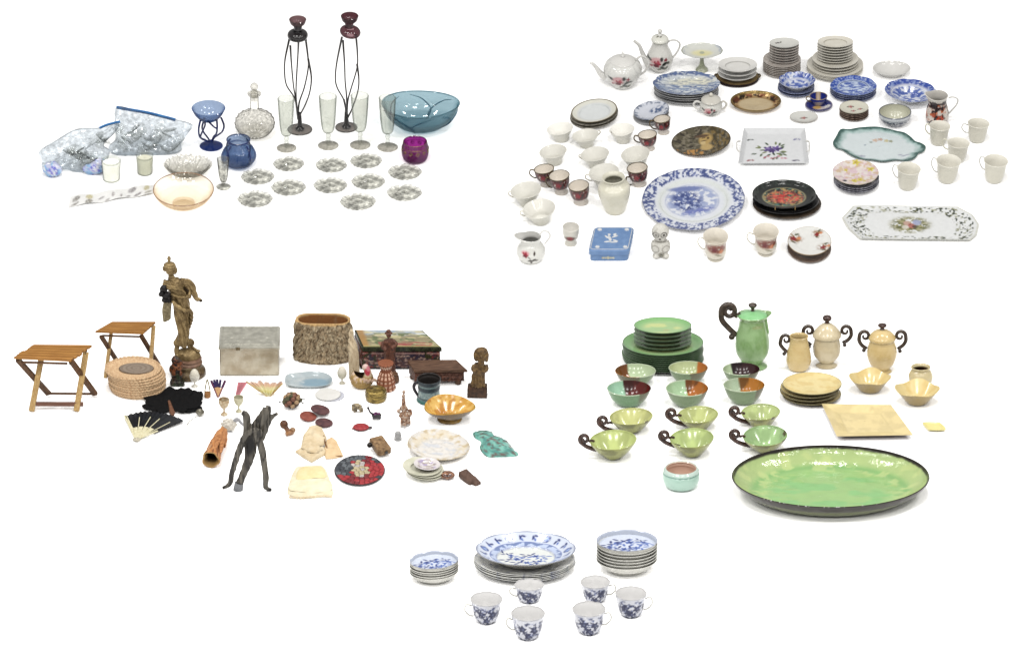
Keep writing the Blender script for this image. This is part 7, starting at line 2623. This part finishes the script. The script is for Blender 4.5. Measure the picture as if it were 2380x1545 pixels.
# tall green coffee pot
bx, by = 1748, 851
t = thing('lidded_pitcher', 'tall green lidded pitcher with a huge dark scroll handle', 'pitcher', bx, by, GD)
q = img(bx, by, GD)
zz = lambda py: (by - py) / cD
m = MB()
def gp(x, y, z, th, inn):
    c = full(len(x), (164, 200, 142)); c = over(c, (146, 184, 122), sm(.45, .6, fbm(th * 2, z * .03, 3))); c = over(c, (176, 176, 120), ell(x, z, 10, 108, 12, 4) * (y < 0), .5); return over(c, (110, 146, 90), np.exp(-((z - zz(780) + 4 * np.cos(x * .08)) / 1.2) ** 2) * (y < 0), .35)
pr, ri = shell(cr([(20, 8), (26, 16), (37, 34), (40, 56), (38, 78), (33, 100), (31, 116), (33, 122), (37, 128)], 6), 2.4, 3)
m.lathe(pr, 64, rim=ri, paint=gp, mod=lambda TH, R, Z, i: (R * (1 + .24 * sm(112, 128, Z) * np.clip(np.cos(TH - .25), 0, 1) ** 14), Z + 3 * sm(118, 128, Z) * np.clip(np.cos(TH - .25), 0, 1) ** 14))
part('body', m, M['print'], t)
m = MB(); m.lathe([(.01, 0), (33, 0), (35, 2), (31, 5), (22, 9), (.01, 9)], 48); part('foot', m, M['green'], t)
m = MB(); m.lathe(cr([(34, 126), (33, 129), (22, 134), (7, 138), (.01, 139)], 4), 40); l = part('lid', m, mat_plain('bright_green_glaze', (160, 220, 160), (140, 204, 138), .12), t)
m = MB(); m.lathe(cr([(.01, 138), (4.5, 139), (3.5, 144), (9, 150), (10, 154), (6, 157), (.01, 156)], 4), 24); part('knob', m, M['scroll'], l)
scroll_handle(t, q, 1693, 724, 18, [(1677, 744), (1692, 762), (1710, 779)], 6.8, M['scroll'], ball=(1700, 783, 7.5), turns=520)
m = MB(); m.tube(cr([q(1708, 738, 0), q(1714, 731, 0), q(1720, 729, 0)], 4), 4, 8); part('handle_joint', m, M['scroll'], t)
m = MB(); m.tube([q(1779, 737, -6), q(1780, 752, -6), q(1784, 772, -5), q(1782, 784, -6)], [2, 3.4, 3, 1.6], 8); part('spout_ridge', m, M['green'], t)

# two-colour bowls
def duo(split, ang, col, base=(196, 216, 176), outc=(126, 150, 108)):
    def mk(R, H):
        def f(x, y, z, th, inn):
            s = x * math.cos(rad(ang)) + y * math.sin(rad(ang))
            k = sm(-1.6, 1.6, s - split * R + 3 * (fbm(x * .1, y * .1, 41) - .5))
            c = full(len(x), base); c = over(c, tuple(min(255, b + 8) for b in base), sm(.5, .6, fbm(x * .05, y * .05, 3)))
            c2 = full(len(x), col); c2 = over(c2, tuple(int(v * .62) for v in col), sm(.45, .6, fbm(x * .07 + 3, y * .07, 9)))
            c = c * (1 - k)[:, None] + c2 * k[:, None]
            o = inn < .5
            co = full(len(x), outc); co = over(co, (92, 66, 40), k * sm(H * .1, H * .7, z), .7)
            c[o] = co[o]
            return over(c, (206, 218, 190), ((z > H - .6) & (k < .5)) * 1.0, .8)
        return f
    return mk
BOWL = [(0, 0), (.22, .06), (.62, .38), (.88, .74), (1, 1)]
DG = 'two coloured glazed bowls'
def duob(lb, *a, sp=None, **k):
    return teacup(lb, *a, BOWL, M['print'], DG, g=GD, paint=sp, step=2.4, seg=90, name='glazed_bowl', cat='bowl', t_=2, brighten=False, ymax=1.2)
ORG, MAR = (190, 112, 46), (84, 26, 28)
duob('mint bowl with an orange brown patch facing outward, below the green plates', 1429, 1524.4, 845, 877.7, 898, 38, sp=duo(.1, 200, ORG))
duob('mint bowl with an orange patch, back row, beside the lower green plates', 1553.5, 1645, 838.9, 869.8, 894, 36, sp=duo(.3, -14, ORG, (200, 212, 160)))
duob('mint bowl with a black plum patch, in front of the green pitcher', 1679, 1766, 843, 872, 894, 36, sp=duo(-.1, 32, (56, 26, 30)))
duob('aqua bowl with a dark red patch, front row', 1410, 1513, 884, 920, 947, 40, sp=duo(.1, 25, (100, 28, 24), (174, 220, 188), (112, 152, 108)))
duob('mint bowl with a bright orange patch, middle of the front row', 1547, 1646, 883, 921, 947, 40, sp=duo(.3, 24, ORG, (186, 220, 176)))
duob('mint bowl with a wide amber patch, front row, below the plum one', 1680.6, 1777, 877.7, 911, 942, 40, sp=duo(.15, 28, (196, 126, 48), (194, 216, 184)))

# scroll-handled bowls
def handled(lb, xl, xr, rt, rb, bot, sc, col=(206, 220, 146), chips=()):
    cx, by, R, br, H = ves(xl, xr, rt, rb, bot, 34, GD)
    ysc = min(max((rb - rt) / (2 * R * sD), .9), 1.2)
    t = thing('scroll_bowl', lb, 'bowl', cx, by, GD, 'green bowls with one scroll handle', roll=-3)
    q = img(cx, by, GD)
    def f(x, y, z, th, inn):
        c = full(len(x), col); c = over(c, tuple(int(v * .9) for v in col), sm(.45, .6, fbm(x * .05, y * .05, int(cx)))); c = over(c, (160, 200, 140), (1 - sm(8, 24, np.hypot(x, y))), .35)
        o = inn < .5
        co = full(len(x), (156, 160, 84)); co = over(co, (120, 122, 62), sm(.4, .6, fbm(th * 3, z * .06, 5)))
        c[o] = co[o]
        for a in chips:
            c = over(c, (84, 74, 40), (np.abs((th - a + math.pi) % (2 * math.pi) - math.pi) < .12) * (z > H * .82) * 1.0)
        return c
    m = MB(); pr, ri = shell(cr([(17, 0), (24, H * .1), (R * .72, H * .46), (R * .95, H * .85), (R, H)], 5), 2, 2.4)
    m.lathe(pr, 90, rim=ri, ysc=ysc, paint=f); part('body', m, M['print'], t)
    x, y = sc
    scroll_handle(t, q, x, y, 11.5, [(x + 2, y + 16), (x + 15, y + 22), (x + 34, y + 28)], 5.2, M['scroll2'], turns=420, end=215, depth=-2, t0=.85)
    m = MB(); m.tube(cr([q(x + 9, y + 6, -2), q(x + 16, y + 4, -2), q(x + 22, y + 6, 0)], 4), 3, 8); part('handle_joint', m, M['scroll2'], t)
handled('pale green bowl with a scroll handle, back row, below the aqua bowl', 1418, 1519, 948, 987, 1007, (1403, 975), (214, 217, 146), (5.5,))
handled('pale green bowl with a scroll handle, back row, middle of the three', 1575.8, 1671, 943.6, 983, 1000, (1562.7, 957.8), (207, 216, 144))
handled('chipped green bowl with a scroll handle, back row, nearest the beige plates', 1723.5, 1815, 938, 976, 994, (1710, 953), (200, 216, 148), (-.9,))
handled('yellow green bowl with a scroll handle, front row, farthest out', 1372, 1481.7, 999, 1045, 1068, (1361, 1017), (208, 221, 144))
handled('yellow green bowl with a scroll handle, above the little mint pot', 1558, 1661, 995, 1040, 1062, (1547, 1009), (202, 220, 146))
handled('sea green bowl with a scroll handle and a chipped rim, touching the oval platter', 1727.8, 1831.7, 988, 1036.5, 1052, (1711, 1006), (174, 208, 146), (.25, .35, -.6))


# yellow pots
def pot(label, name, cat, bx, by, prof, matr, lid=None, knob=None, handles=(), foot=None):
    t = thing(name, label, cat, bx, by, GD)
    q = img(bx, by, GD)
    m = MB(); pr, ri = shell(cr(prof, 6), 2.2); m.lathe(pr, 48, rim=ri, mod=lambda TH, R, Z, i: (R + .25 * np.cos(Z * .9), Z)); part('body', m, matr, t)
    if foot:
        m = MB(); m.lathe(foot, 40); part('foot', m, matr, t)
    l = None
    if lid:
        m = MB(); m.lathe(cr(lid, 5), 44); l = part('lid', m, matr, t)
    if knob:
        m = MB(); m.lathe(cr(knob, 4), 22); part('knob', m, M['scroll2'], l)
    for h in handles:
        scroll_handle(t, q, h[0], h[1], h[2], h[3], h[4], M['scroll'], flip=h[5], ball=h[6], turns=400, end=185)
    return t
pot('straw yellow jug with one dark scroll handle', 'scroll_jug', 'jug', 1856, 858, [(18, 0), (24, 5), (29, 22), (27, 44), (23, 62), (20.5, 76), (22, 83)], M['yellow'],
    handles=[(1826, 789, 12, [(1813, 800), (1820, 810), (1829, 818)], 4.4, False, (1822, 822, 4.6))])
pot('pale footed sugar pot with a domed lid and two scroll handles', 'sugar_pot', 'sugar pot', 1921, 849, [(14, 8), (20, 14), (30, 28), (32.5, 46), (30, 62), (29, 74)], M['yellow2'],
    [(33, 73), (34, 76), (31, 84), (20, 97), (7, 106), (.01, 107)], [(.01, 105), (6, 106), (5, 110), (10, 115), (10.5, 120), (7, 124), (.01, 124)],
    [(1879, 769, 13, [(1866, 780), (1872, 792), (1884, 802)], 4.6, False, (1880, 806, 4.6)), (1964, 769, 13, [(1977, 780), (1970, 790), (1958, 797)], 4.6, True, (1962.5, 802, 4.6))],
    [(.01, 0), (24, 0), (25, 2), (18, 6), (13, 10), (.01, 11)])
pot('round straw yellow sugar pot with a domed lid and two scroll handles', 'sugar_pot', 'sugar pot', 2049, 862, [(16, 0), (17, 6), (28, 20), (35, 42), (33, 62), (29, 76), (29, 80)], M['yellow'],
    [(31, 79), (32, 82), (30, 88), (20, 98), (7, 104), (.01, 105)], [(.01, 103), (6, 104), (4.5, 108), (9.5, 112), (10, 116), (6, 118), (.01, 118)],
    [(2009, 781, 13, [(1996, 792), (2002, 802), (2013, 810)], 4.6, False, (2007, 814, 4.8)), (2091, 781, 13, [(2104, 792), (2098, 802), (2086, 811)], 4.6, True, (2091, 816, 4.8))],
    [(.01, 0), (19, 0), (24, 1), (20, 4), (15, 6), (.01, 7)])
bx, by = 2139.5, 892
t = thing('small_pot', 'small pale pot with a dark rust stained mouth, behind a square yellow bowl', 'pot', bx, by, GD)
m = MB()
def rust(x, y, z, th, inn):
    c = full(len(x), (222, 206, 160)); d = inn * (z < 36)
    c = over(c, (130, 90, 60), d); return over(c, (62, 38, 28), d * sm(.45, .52, fbm(x * .2, y * .2 + z * .1, 4)))
pr, ri = shell(cr([(20, 0), (26, 8), (28.5, 20), (24, 32), (20, 37), (23, 42)], 6), 2.4, 2); m.lathe(pr, 64, rim=ri, paint=rust); part('body', m, M['print'], t)

# beige plates
def yface(x, y, r):
    c = full(len(x), (242, 224, 164)); return over(c, (232, 208, 144), sm(.5, .6, fbm(x * .05, y * .06, 3)))
by0 = 940 - 42 * sD
mm = two_tone(69, 9, 42, yface, (104, 84, 58), 1.0, rimk=.965)
mey = mesh(mm, 'yellow_plate', M['print'])
for i in range(4):
    o = part('yellow_plate', mey, None)
    tag(o, 'straw yellow plate, %s of the four below the scroll jug' % ('lowest' if i == 0 else ORD[4 - i]), 'plate', 'straw yellow plates')
    seat(o, 1886 + (0, -5, -4, 1)[i], by0, GD, lift=i * 8.6)

# square-ish bowls
def sqb(lb, xl, xr, rt, rb, bot):
    cx, by, R, br, H = ves(xl, xr, rt, rb, bot, 36, GD)
    def f(x, y, z, th, inn):
        c = full(len(x), (246, 226, 166)); c = over(c, (238, 212, 146), sm(.45, .6, fbm(x * .05, y * .05, int(cx)))); o = inn < .5
        co = full(len(x), (176, 152, 92)); co = over(co, (150, 128, 76), (np.sin(z * 1.3) > .3) * 1.0, .5); c[o] = co[o]; return c
    m = MB(); pr, ri = shell(cr([(18, 0), (26, H * .14), (R * .78, H * .6), (R, H)], 6), 2, 2.4)
    m.lathe(pr, 96, rim=ri, paint=f, ysc=1.05, mod=lambda TH, R_, Z, i: (R_ * (1 + .045 * np.cos(4 * TH + .5) * sm(18, R, R_)), Z + 3.2 * np.cos(4 * TH + .5) * sm(20, R, R_)))
    solid('square_bowl', lb, 'bowl', cx, by, GD, m, M['print'], 'pinched square yellow bowls')
sqb('yellow bowl with a pinched square rim, in front of the round sugar pot', 1974.5, 2069, 858, 895, 914)
sqb('yellow bowl with a pinched square rim, in front of the small pale pot', 2081, 2182, 884, 922, 943)

# square yellow dish and butter dish
M['print_satin'] = mat_print('satin_glaze', .27)
def sqdish(lb, name, cat, corners, bx, by, H, well, face, edge):
    f_ = flat(bx, by, GD)
    P = dens([np.array(f_(x, y + H * cD)[:2]) for x, y in corners], 4)
    def f(x, y, z, k, inn):
        c = full(len(x), face); c = over(c, tuple(int(v * .95) for v in face), sm(.45, .6, fbm(x * .05, y * .04, 3)))
        c = over(c, tuple(int(v * .9) for v in face), np.exp(-((k - well) / .02) ** 2) * inn, .8); c[inn < .5] = C(*edge); return c
    solid(name, lb, cat, bx, by, GD, outline_dish(P, H, well, 1.8, f, 2.6), M['print_satin'])
sqdish('large square straw yellow dish with a dark edge', 'square_dish', 'dish', [(1941, 1013), (2118, 1010), (2073, 940), (1912, 938)], 2010, 980, 13, .6, (244, 224, 166), (96, 62, 50))
sqdish('tiny bright yellow rectangular dish at the far right', 'butter_dish', 'butter dish', cr([np.array(p) for p in [(2144, 983), (2150, 980), (2180, 980), (2188, 984), (2197, 994), (2192, 999), (2160, 999), (2154, 996)]], 2, closed=True), 2170, 990, 5, .7, (250, 238, 158), (232, 218, 150))

# huge oval platter
bx, by = 1930, 1147
t = thing('oval_platter', 'huge deep oval green platter with a black rim', 'platter', bx, by, GD)
RX, RY, H = 230, 186, 44
def bigp(x, y, z, th, inn):
    r = np.hypot(x / RX, y / RY)
    c = full(len(x), (160, 198, 128)); c = over(c, (182, 204, 138), sm(.76, .86, r)); c = over(c, (142, 196, 126), sm(.42, .6, fbm(x * .018, y * .03, 3)) * (1 - sm(.5, .75, r))); c = over(c, (124, 176, 106), np.exp(-((r - .77) / .04) ** 2), .6)
    c = over(c, (206, 220, 150), sm(.56, .64, fbm(x * .04, y * .06, 13)) * sm(.5, .8, r), .6)
    o = inn < .5
    co = full(len(x), (40, 36, 26)); co = over(co, (104, 112, 66), (1 - sm(H * .5, H * .68, z)))
    c[o] = co[o]
    return over(c, (44, 38, 32), sm(.966, .98, r + .012 * (fbm(th * 14, z * 0, 5) - .5)) * 1.0)
m = MB()
pr, ri = shell(cr([(158, 0), (186, 7), (213, 23), (226, 36), (230, H)], 6), 3, 3.2)
m.lathe(pr, 260, rim=ri, paint=bigp, ysc=RY / RX, mod=lambda TH, R, Z, i: (R, Z + (i > .5) * 1.6 * (fbm(R * np.cos(TH) * .03 + 4, R * np.sin(TH) * .05, 7) - .5) * (R < 180)))
part('dish', m, mat_print('green_platter_glaze', .1, var=.1, vscale=.03, bmp=3, bscale=.028), t)

# mint pot
bx, by = 1583, 1129
t = thing('mint_pot', 'small squat mint pot with a pinkish unglazed inside', 'pot', bx, by, GD)
def mint(x, y, z, th, inn):
    c = full(len(x), (186, 220, 204)); c = over(c, (112, 156, 146), np.exp(-((z - 36) / 1.1) ** 2) * (inn < .5)); c = over(c, (206, 226, 216), sm(38, 42, z)); d = inn * (z < 44); return over(c, (240, 202, 180), d)
m = MB(); pr, ri = shell(cr([(30, 0), (38, 6), (43.5, 20), (43, 32), (41, 36), (42, 40), (38, 46)], 6), 4.5, 2)
m.lathe(pr, 90, rim=ri, paint=mint, ysc=1.1); part('body', m, M['print'], t)


# ================================================================== ARRANGEMENT E: blue and white tea ware
GE = 'E'
cE, sE = cosE(GE), sinE(GE)
M['coolchina'] = mat_plain('cool_white_china', (238, 237, 230), (228, 227, 218), .16)  # even cool white for the stacked saucers and cup handles
NAVY, MID, PALE = (44, 58, 122), (82, 112, 186), (168, 190, 232)
def sprig(c, x, y, cx, cy, s, rot, msk=1.0):
    cs, sn = math.cos(rot), math.sin(rot)
    u, v = (x - cx) * cs + (y - cy) * sn, -(x - cx) * sn + (y - cy) * cs
    c = over(c, MID, ros(u, v, 0, 0, 6 * s, 6) * msk); c = over(c, NAVY, ros(u, v, 0, 0, 3 * s, 5) * msk)
    for k, (a, b, r) in enumerate(((9, 3, .5), (-9, 2, -.5), (13, -4, -.4), (-14, -3, .5), (4, -8, 1.2), (-5, 8, 1.1), (18, 3, .2), (-19, 3, -.3))):
        c = over(c, NAVY if k % 2 else MID, ell(u, v, a * s, b * s, 4.4 * s, 1.7 * s, r) * msk)
    return c
def onion(R, ysc=1.0, rim=True):
    def f(x, y, z, th, inn):
        yy = y / ysc
        r = np.hypot(x, yy) / R
        c = full(len(x), (218, 226, 242))
        if rim:
            for k in range(20):
                a = k * 2 * math.pi / 20 + .1
                px_, py_ = .85 * R * math.cos(a), .85 * R * math.sin(a)
                if k % 3 == 0:
                    c = over(c, MID, ros(x, yy, px_, py_, R * .088, 4)); c = over(c, PALE, ell(x, yy, px_ + 1, py_, R * .034, R * .034)); c = over(c, NAVY, np.exp(-((np.hypot(x - px_, yy - py_) - R * .075) / (R * .014)) ** 2), .8)
                else:
                    c = over(c, NAVY, ell(x, yy, px_ - R * .03, py_, R * .055, R * .025, a)); c = over(c, NAVY, ell(x, yy, px_ + R * .04, py_ + R * .03, R * .05, R * .024, a + 1.2)); c = over(c, MID, ell(x, yy, px_ + R * .01, py_ - R * .05, R * .045, R * .022, a + .5))
            ringb = np.exp(-((r - .72) / .008) ** 2) + np.exp(-((r - .60) / .008) ** 2)
            c = over(c, (84, 104, 170), ringb, .9)
            tri = (np.abs(((np.arctan2(yy, x) * 18 / (2 * math.pi)) % 1) - .5) * .16 + .60) < r
            c = over(c, NAVY, ((r > .61) & (r < .71)) * tri * (vn(np.arctan2(yy, x) * 9 + 30, r * 0, 3) > .35) * 1.0); c = over(c, PALE, ((r > .61) & (r < .71)) * 1.0, .45)
            c = over(c, (236, 238, 226), ((r < .58)) * 1.0, .7)
            for a, b, s, ro in ((-.18, -.06, .032, .3), (.2, .12, .03, -.2), (.02, -.26, .03, .1), (.28, -.18, .024, 1), (-.3, .16, .024, -.6)):
                c = sprig(c, x, yy, a * R, b * R, s * R * .5, ro)
        else:
            for a, b, s, ro in ((-.3, .1, .05, .5), (.1, .2, .05, -.3), (.3, -.3, .045, .6), (-.1, -.4, .045, .1), (-.55, -.25, .035, 1), (.55, .2, .035, -.8)):
                c = sprig(c, x, yy, a * R, b * R, s * R * .55, ro)
        c = over(c, (92, 100, 134), sm(.965, .985, r), .8)
        c[inn < .5] = C(206, 205, 196)
        return c
    return f
# small saucers
stack('saucer', 'saucer', 'small blue onion pattern saucer, {o} in the smallest stack', GE, 1010, 1301, 1357.5, 57, 32, 6, 21, M['coolchina'], 'small onion pattern saucers', ysc=.96, jit=.8, flange=.76, deep=.4, roll=-3,
      top=plate_mb(57, 21, 32, seg=130, step=2, mod=scallop(8, .03, 1.5), paint=onion(57, .96, False), ysc=.96, flange=.84, deep=.5, floor=12))
# dinner plates
by_, lf = stack('dinner_plate', 'plate', 'large scalloped blue and white plate, {o} under the deep onion pattern plate', GE, 1219, 1296, 1350, 116, 72, 5, 15, mat_plain('grey_onion_china', (236, 236, 230), (120, 132, 172), .16, vscale=.14, lo=.3, hi=.48),
                'large onion pattern plates', ysc=.92, mod=scallop(8, .03, 2), jit=2.0, flange=.66, deep=.16)
solid('soup_plate', 'deep scalloped onion pattern plate on top of the large stack', 'soup plate', 1222, by_, GE, plate_mb(115, 26, 66, 1.8, seg=220, step=2.1, mod=scallop(8, .035, 2.5), paint=onion(115, .9), ysc=.9, flange=.66, deep=.34), M['print'], lift=lf - 3)
# tall saucer stack
stack('saucer', 'saucer', 'blue sprigged saucer, {o} in the tall neat stack', GE, 1457, 1256, 1339, 71, 38, 7, 29, M['coolchina'], 'tall stack of sprigged saucers', ysc=.94, jit=.8, flange=.74, deep=.4,
      top=plate_mb(71, 29, 38, seg=150, step=2, paint=onion(71, .94, False), ysc=.94, flange=.84, deep=.5, floor=19))
# cups
def navycup(seed):
    def mk(R, H):
        def f(x, y, z, th, inn):
            c = full(len(x), (222, 224, 232))
            n = fbm(th * 5 + seed, z * .19, seed, 3)
            band = sm(H * .98, H * .8, z) * (inn < .5)
            c = over(c, (130, 142, 186), sm(.52, .57, n) * band); c = over(c, (40, 46, 84), sm(.57, .62, n) * band)
            u = ((th + math.pi / 2 + math.pi) % (2 * math.pi) - math.pi) * R * .85
            for a, b in ((-.35, .56), (.36, .52), (0, .24), (-.95, .45), (.98, .5)):
                c = over(c, (30, 36, 78), (ros(u, z, a * R, b * H, R * .27, 5, a * 4)) * (inn < .5)); c = over(c, (44, 50, 88), (ell(u, z, a * R + 6, b * H - 8, R * .22, 1.6, .7) + ell(u, z, a * R - 7, b * H + 7, R * .2, 1.6, -.6)) * (inn < .5))
                c = over(c, (96, 104, 136), ell(u, z, a * R + 2, b * H, R * .07, R * .07) * (inn < .5))
            c[inn > .5] = C(213, 212, 207)
            return over(c, (128, 126, 126), np.exp(-((z - H) / .9) ** 2), .8)
        return f
    return mk
EC = [(.1, 0), (.05, .02), (.42, .16), (.68, .45), (.84, .78), (1, 1)]
ecup = lambda lb, sd, hd, *a: teacup('blue patterned teacup ' + lb, *a, EC, M['print'], 'blue patterned teacups', g=GE, paint=navycup(sd), handle=hd, hmat=M['coolchina'], step=1.8, seg=100, mod=scallop(8, .03, 1.2, r0=.5), ymax=1.2, hr=2.0)
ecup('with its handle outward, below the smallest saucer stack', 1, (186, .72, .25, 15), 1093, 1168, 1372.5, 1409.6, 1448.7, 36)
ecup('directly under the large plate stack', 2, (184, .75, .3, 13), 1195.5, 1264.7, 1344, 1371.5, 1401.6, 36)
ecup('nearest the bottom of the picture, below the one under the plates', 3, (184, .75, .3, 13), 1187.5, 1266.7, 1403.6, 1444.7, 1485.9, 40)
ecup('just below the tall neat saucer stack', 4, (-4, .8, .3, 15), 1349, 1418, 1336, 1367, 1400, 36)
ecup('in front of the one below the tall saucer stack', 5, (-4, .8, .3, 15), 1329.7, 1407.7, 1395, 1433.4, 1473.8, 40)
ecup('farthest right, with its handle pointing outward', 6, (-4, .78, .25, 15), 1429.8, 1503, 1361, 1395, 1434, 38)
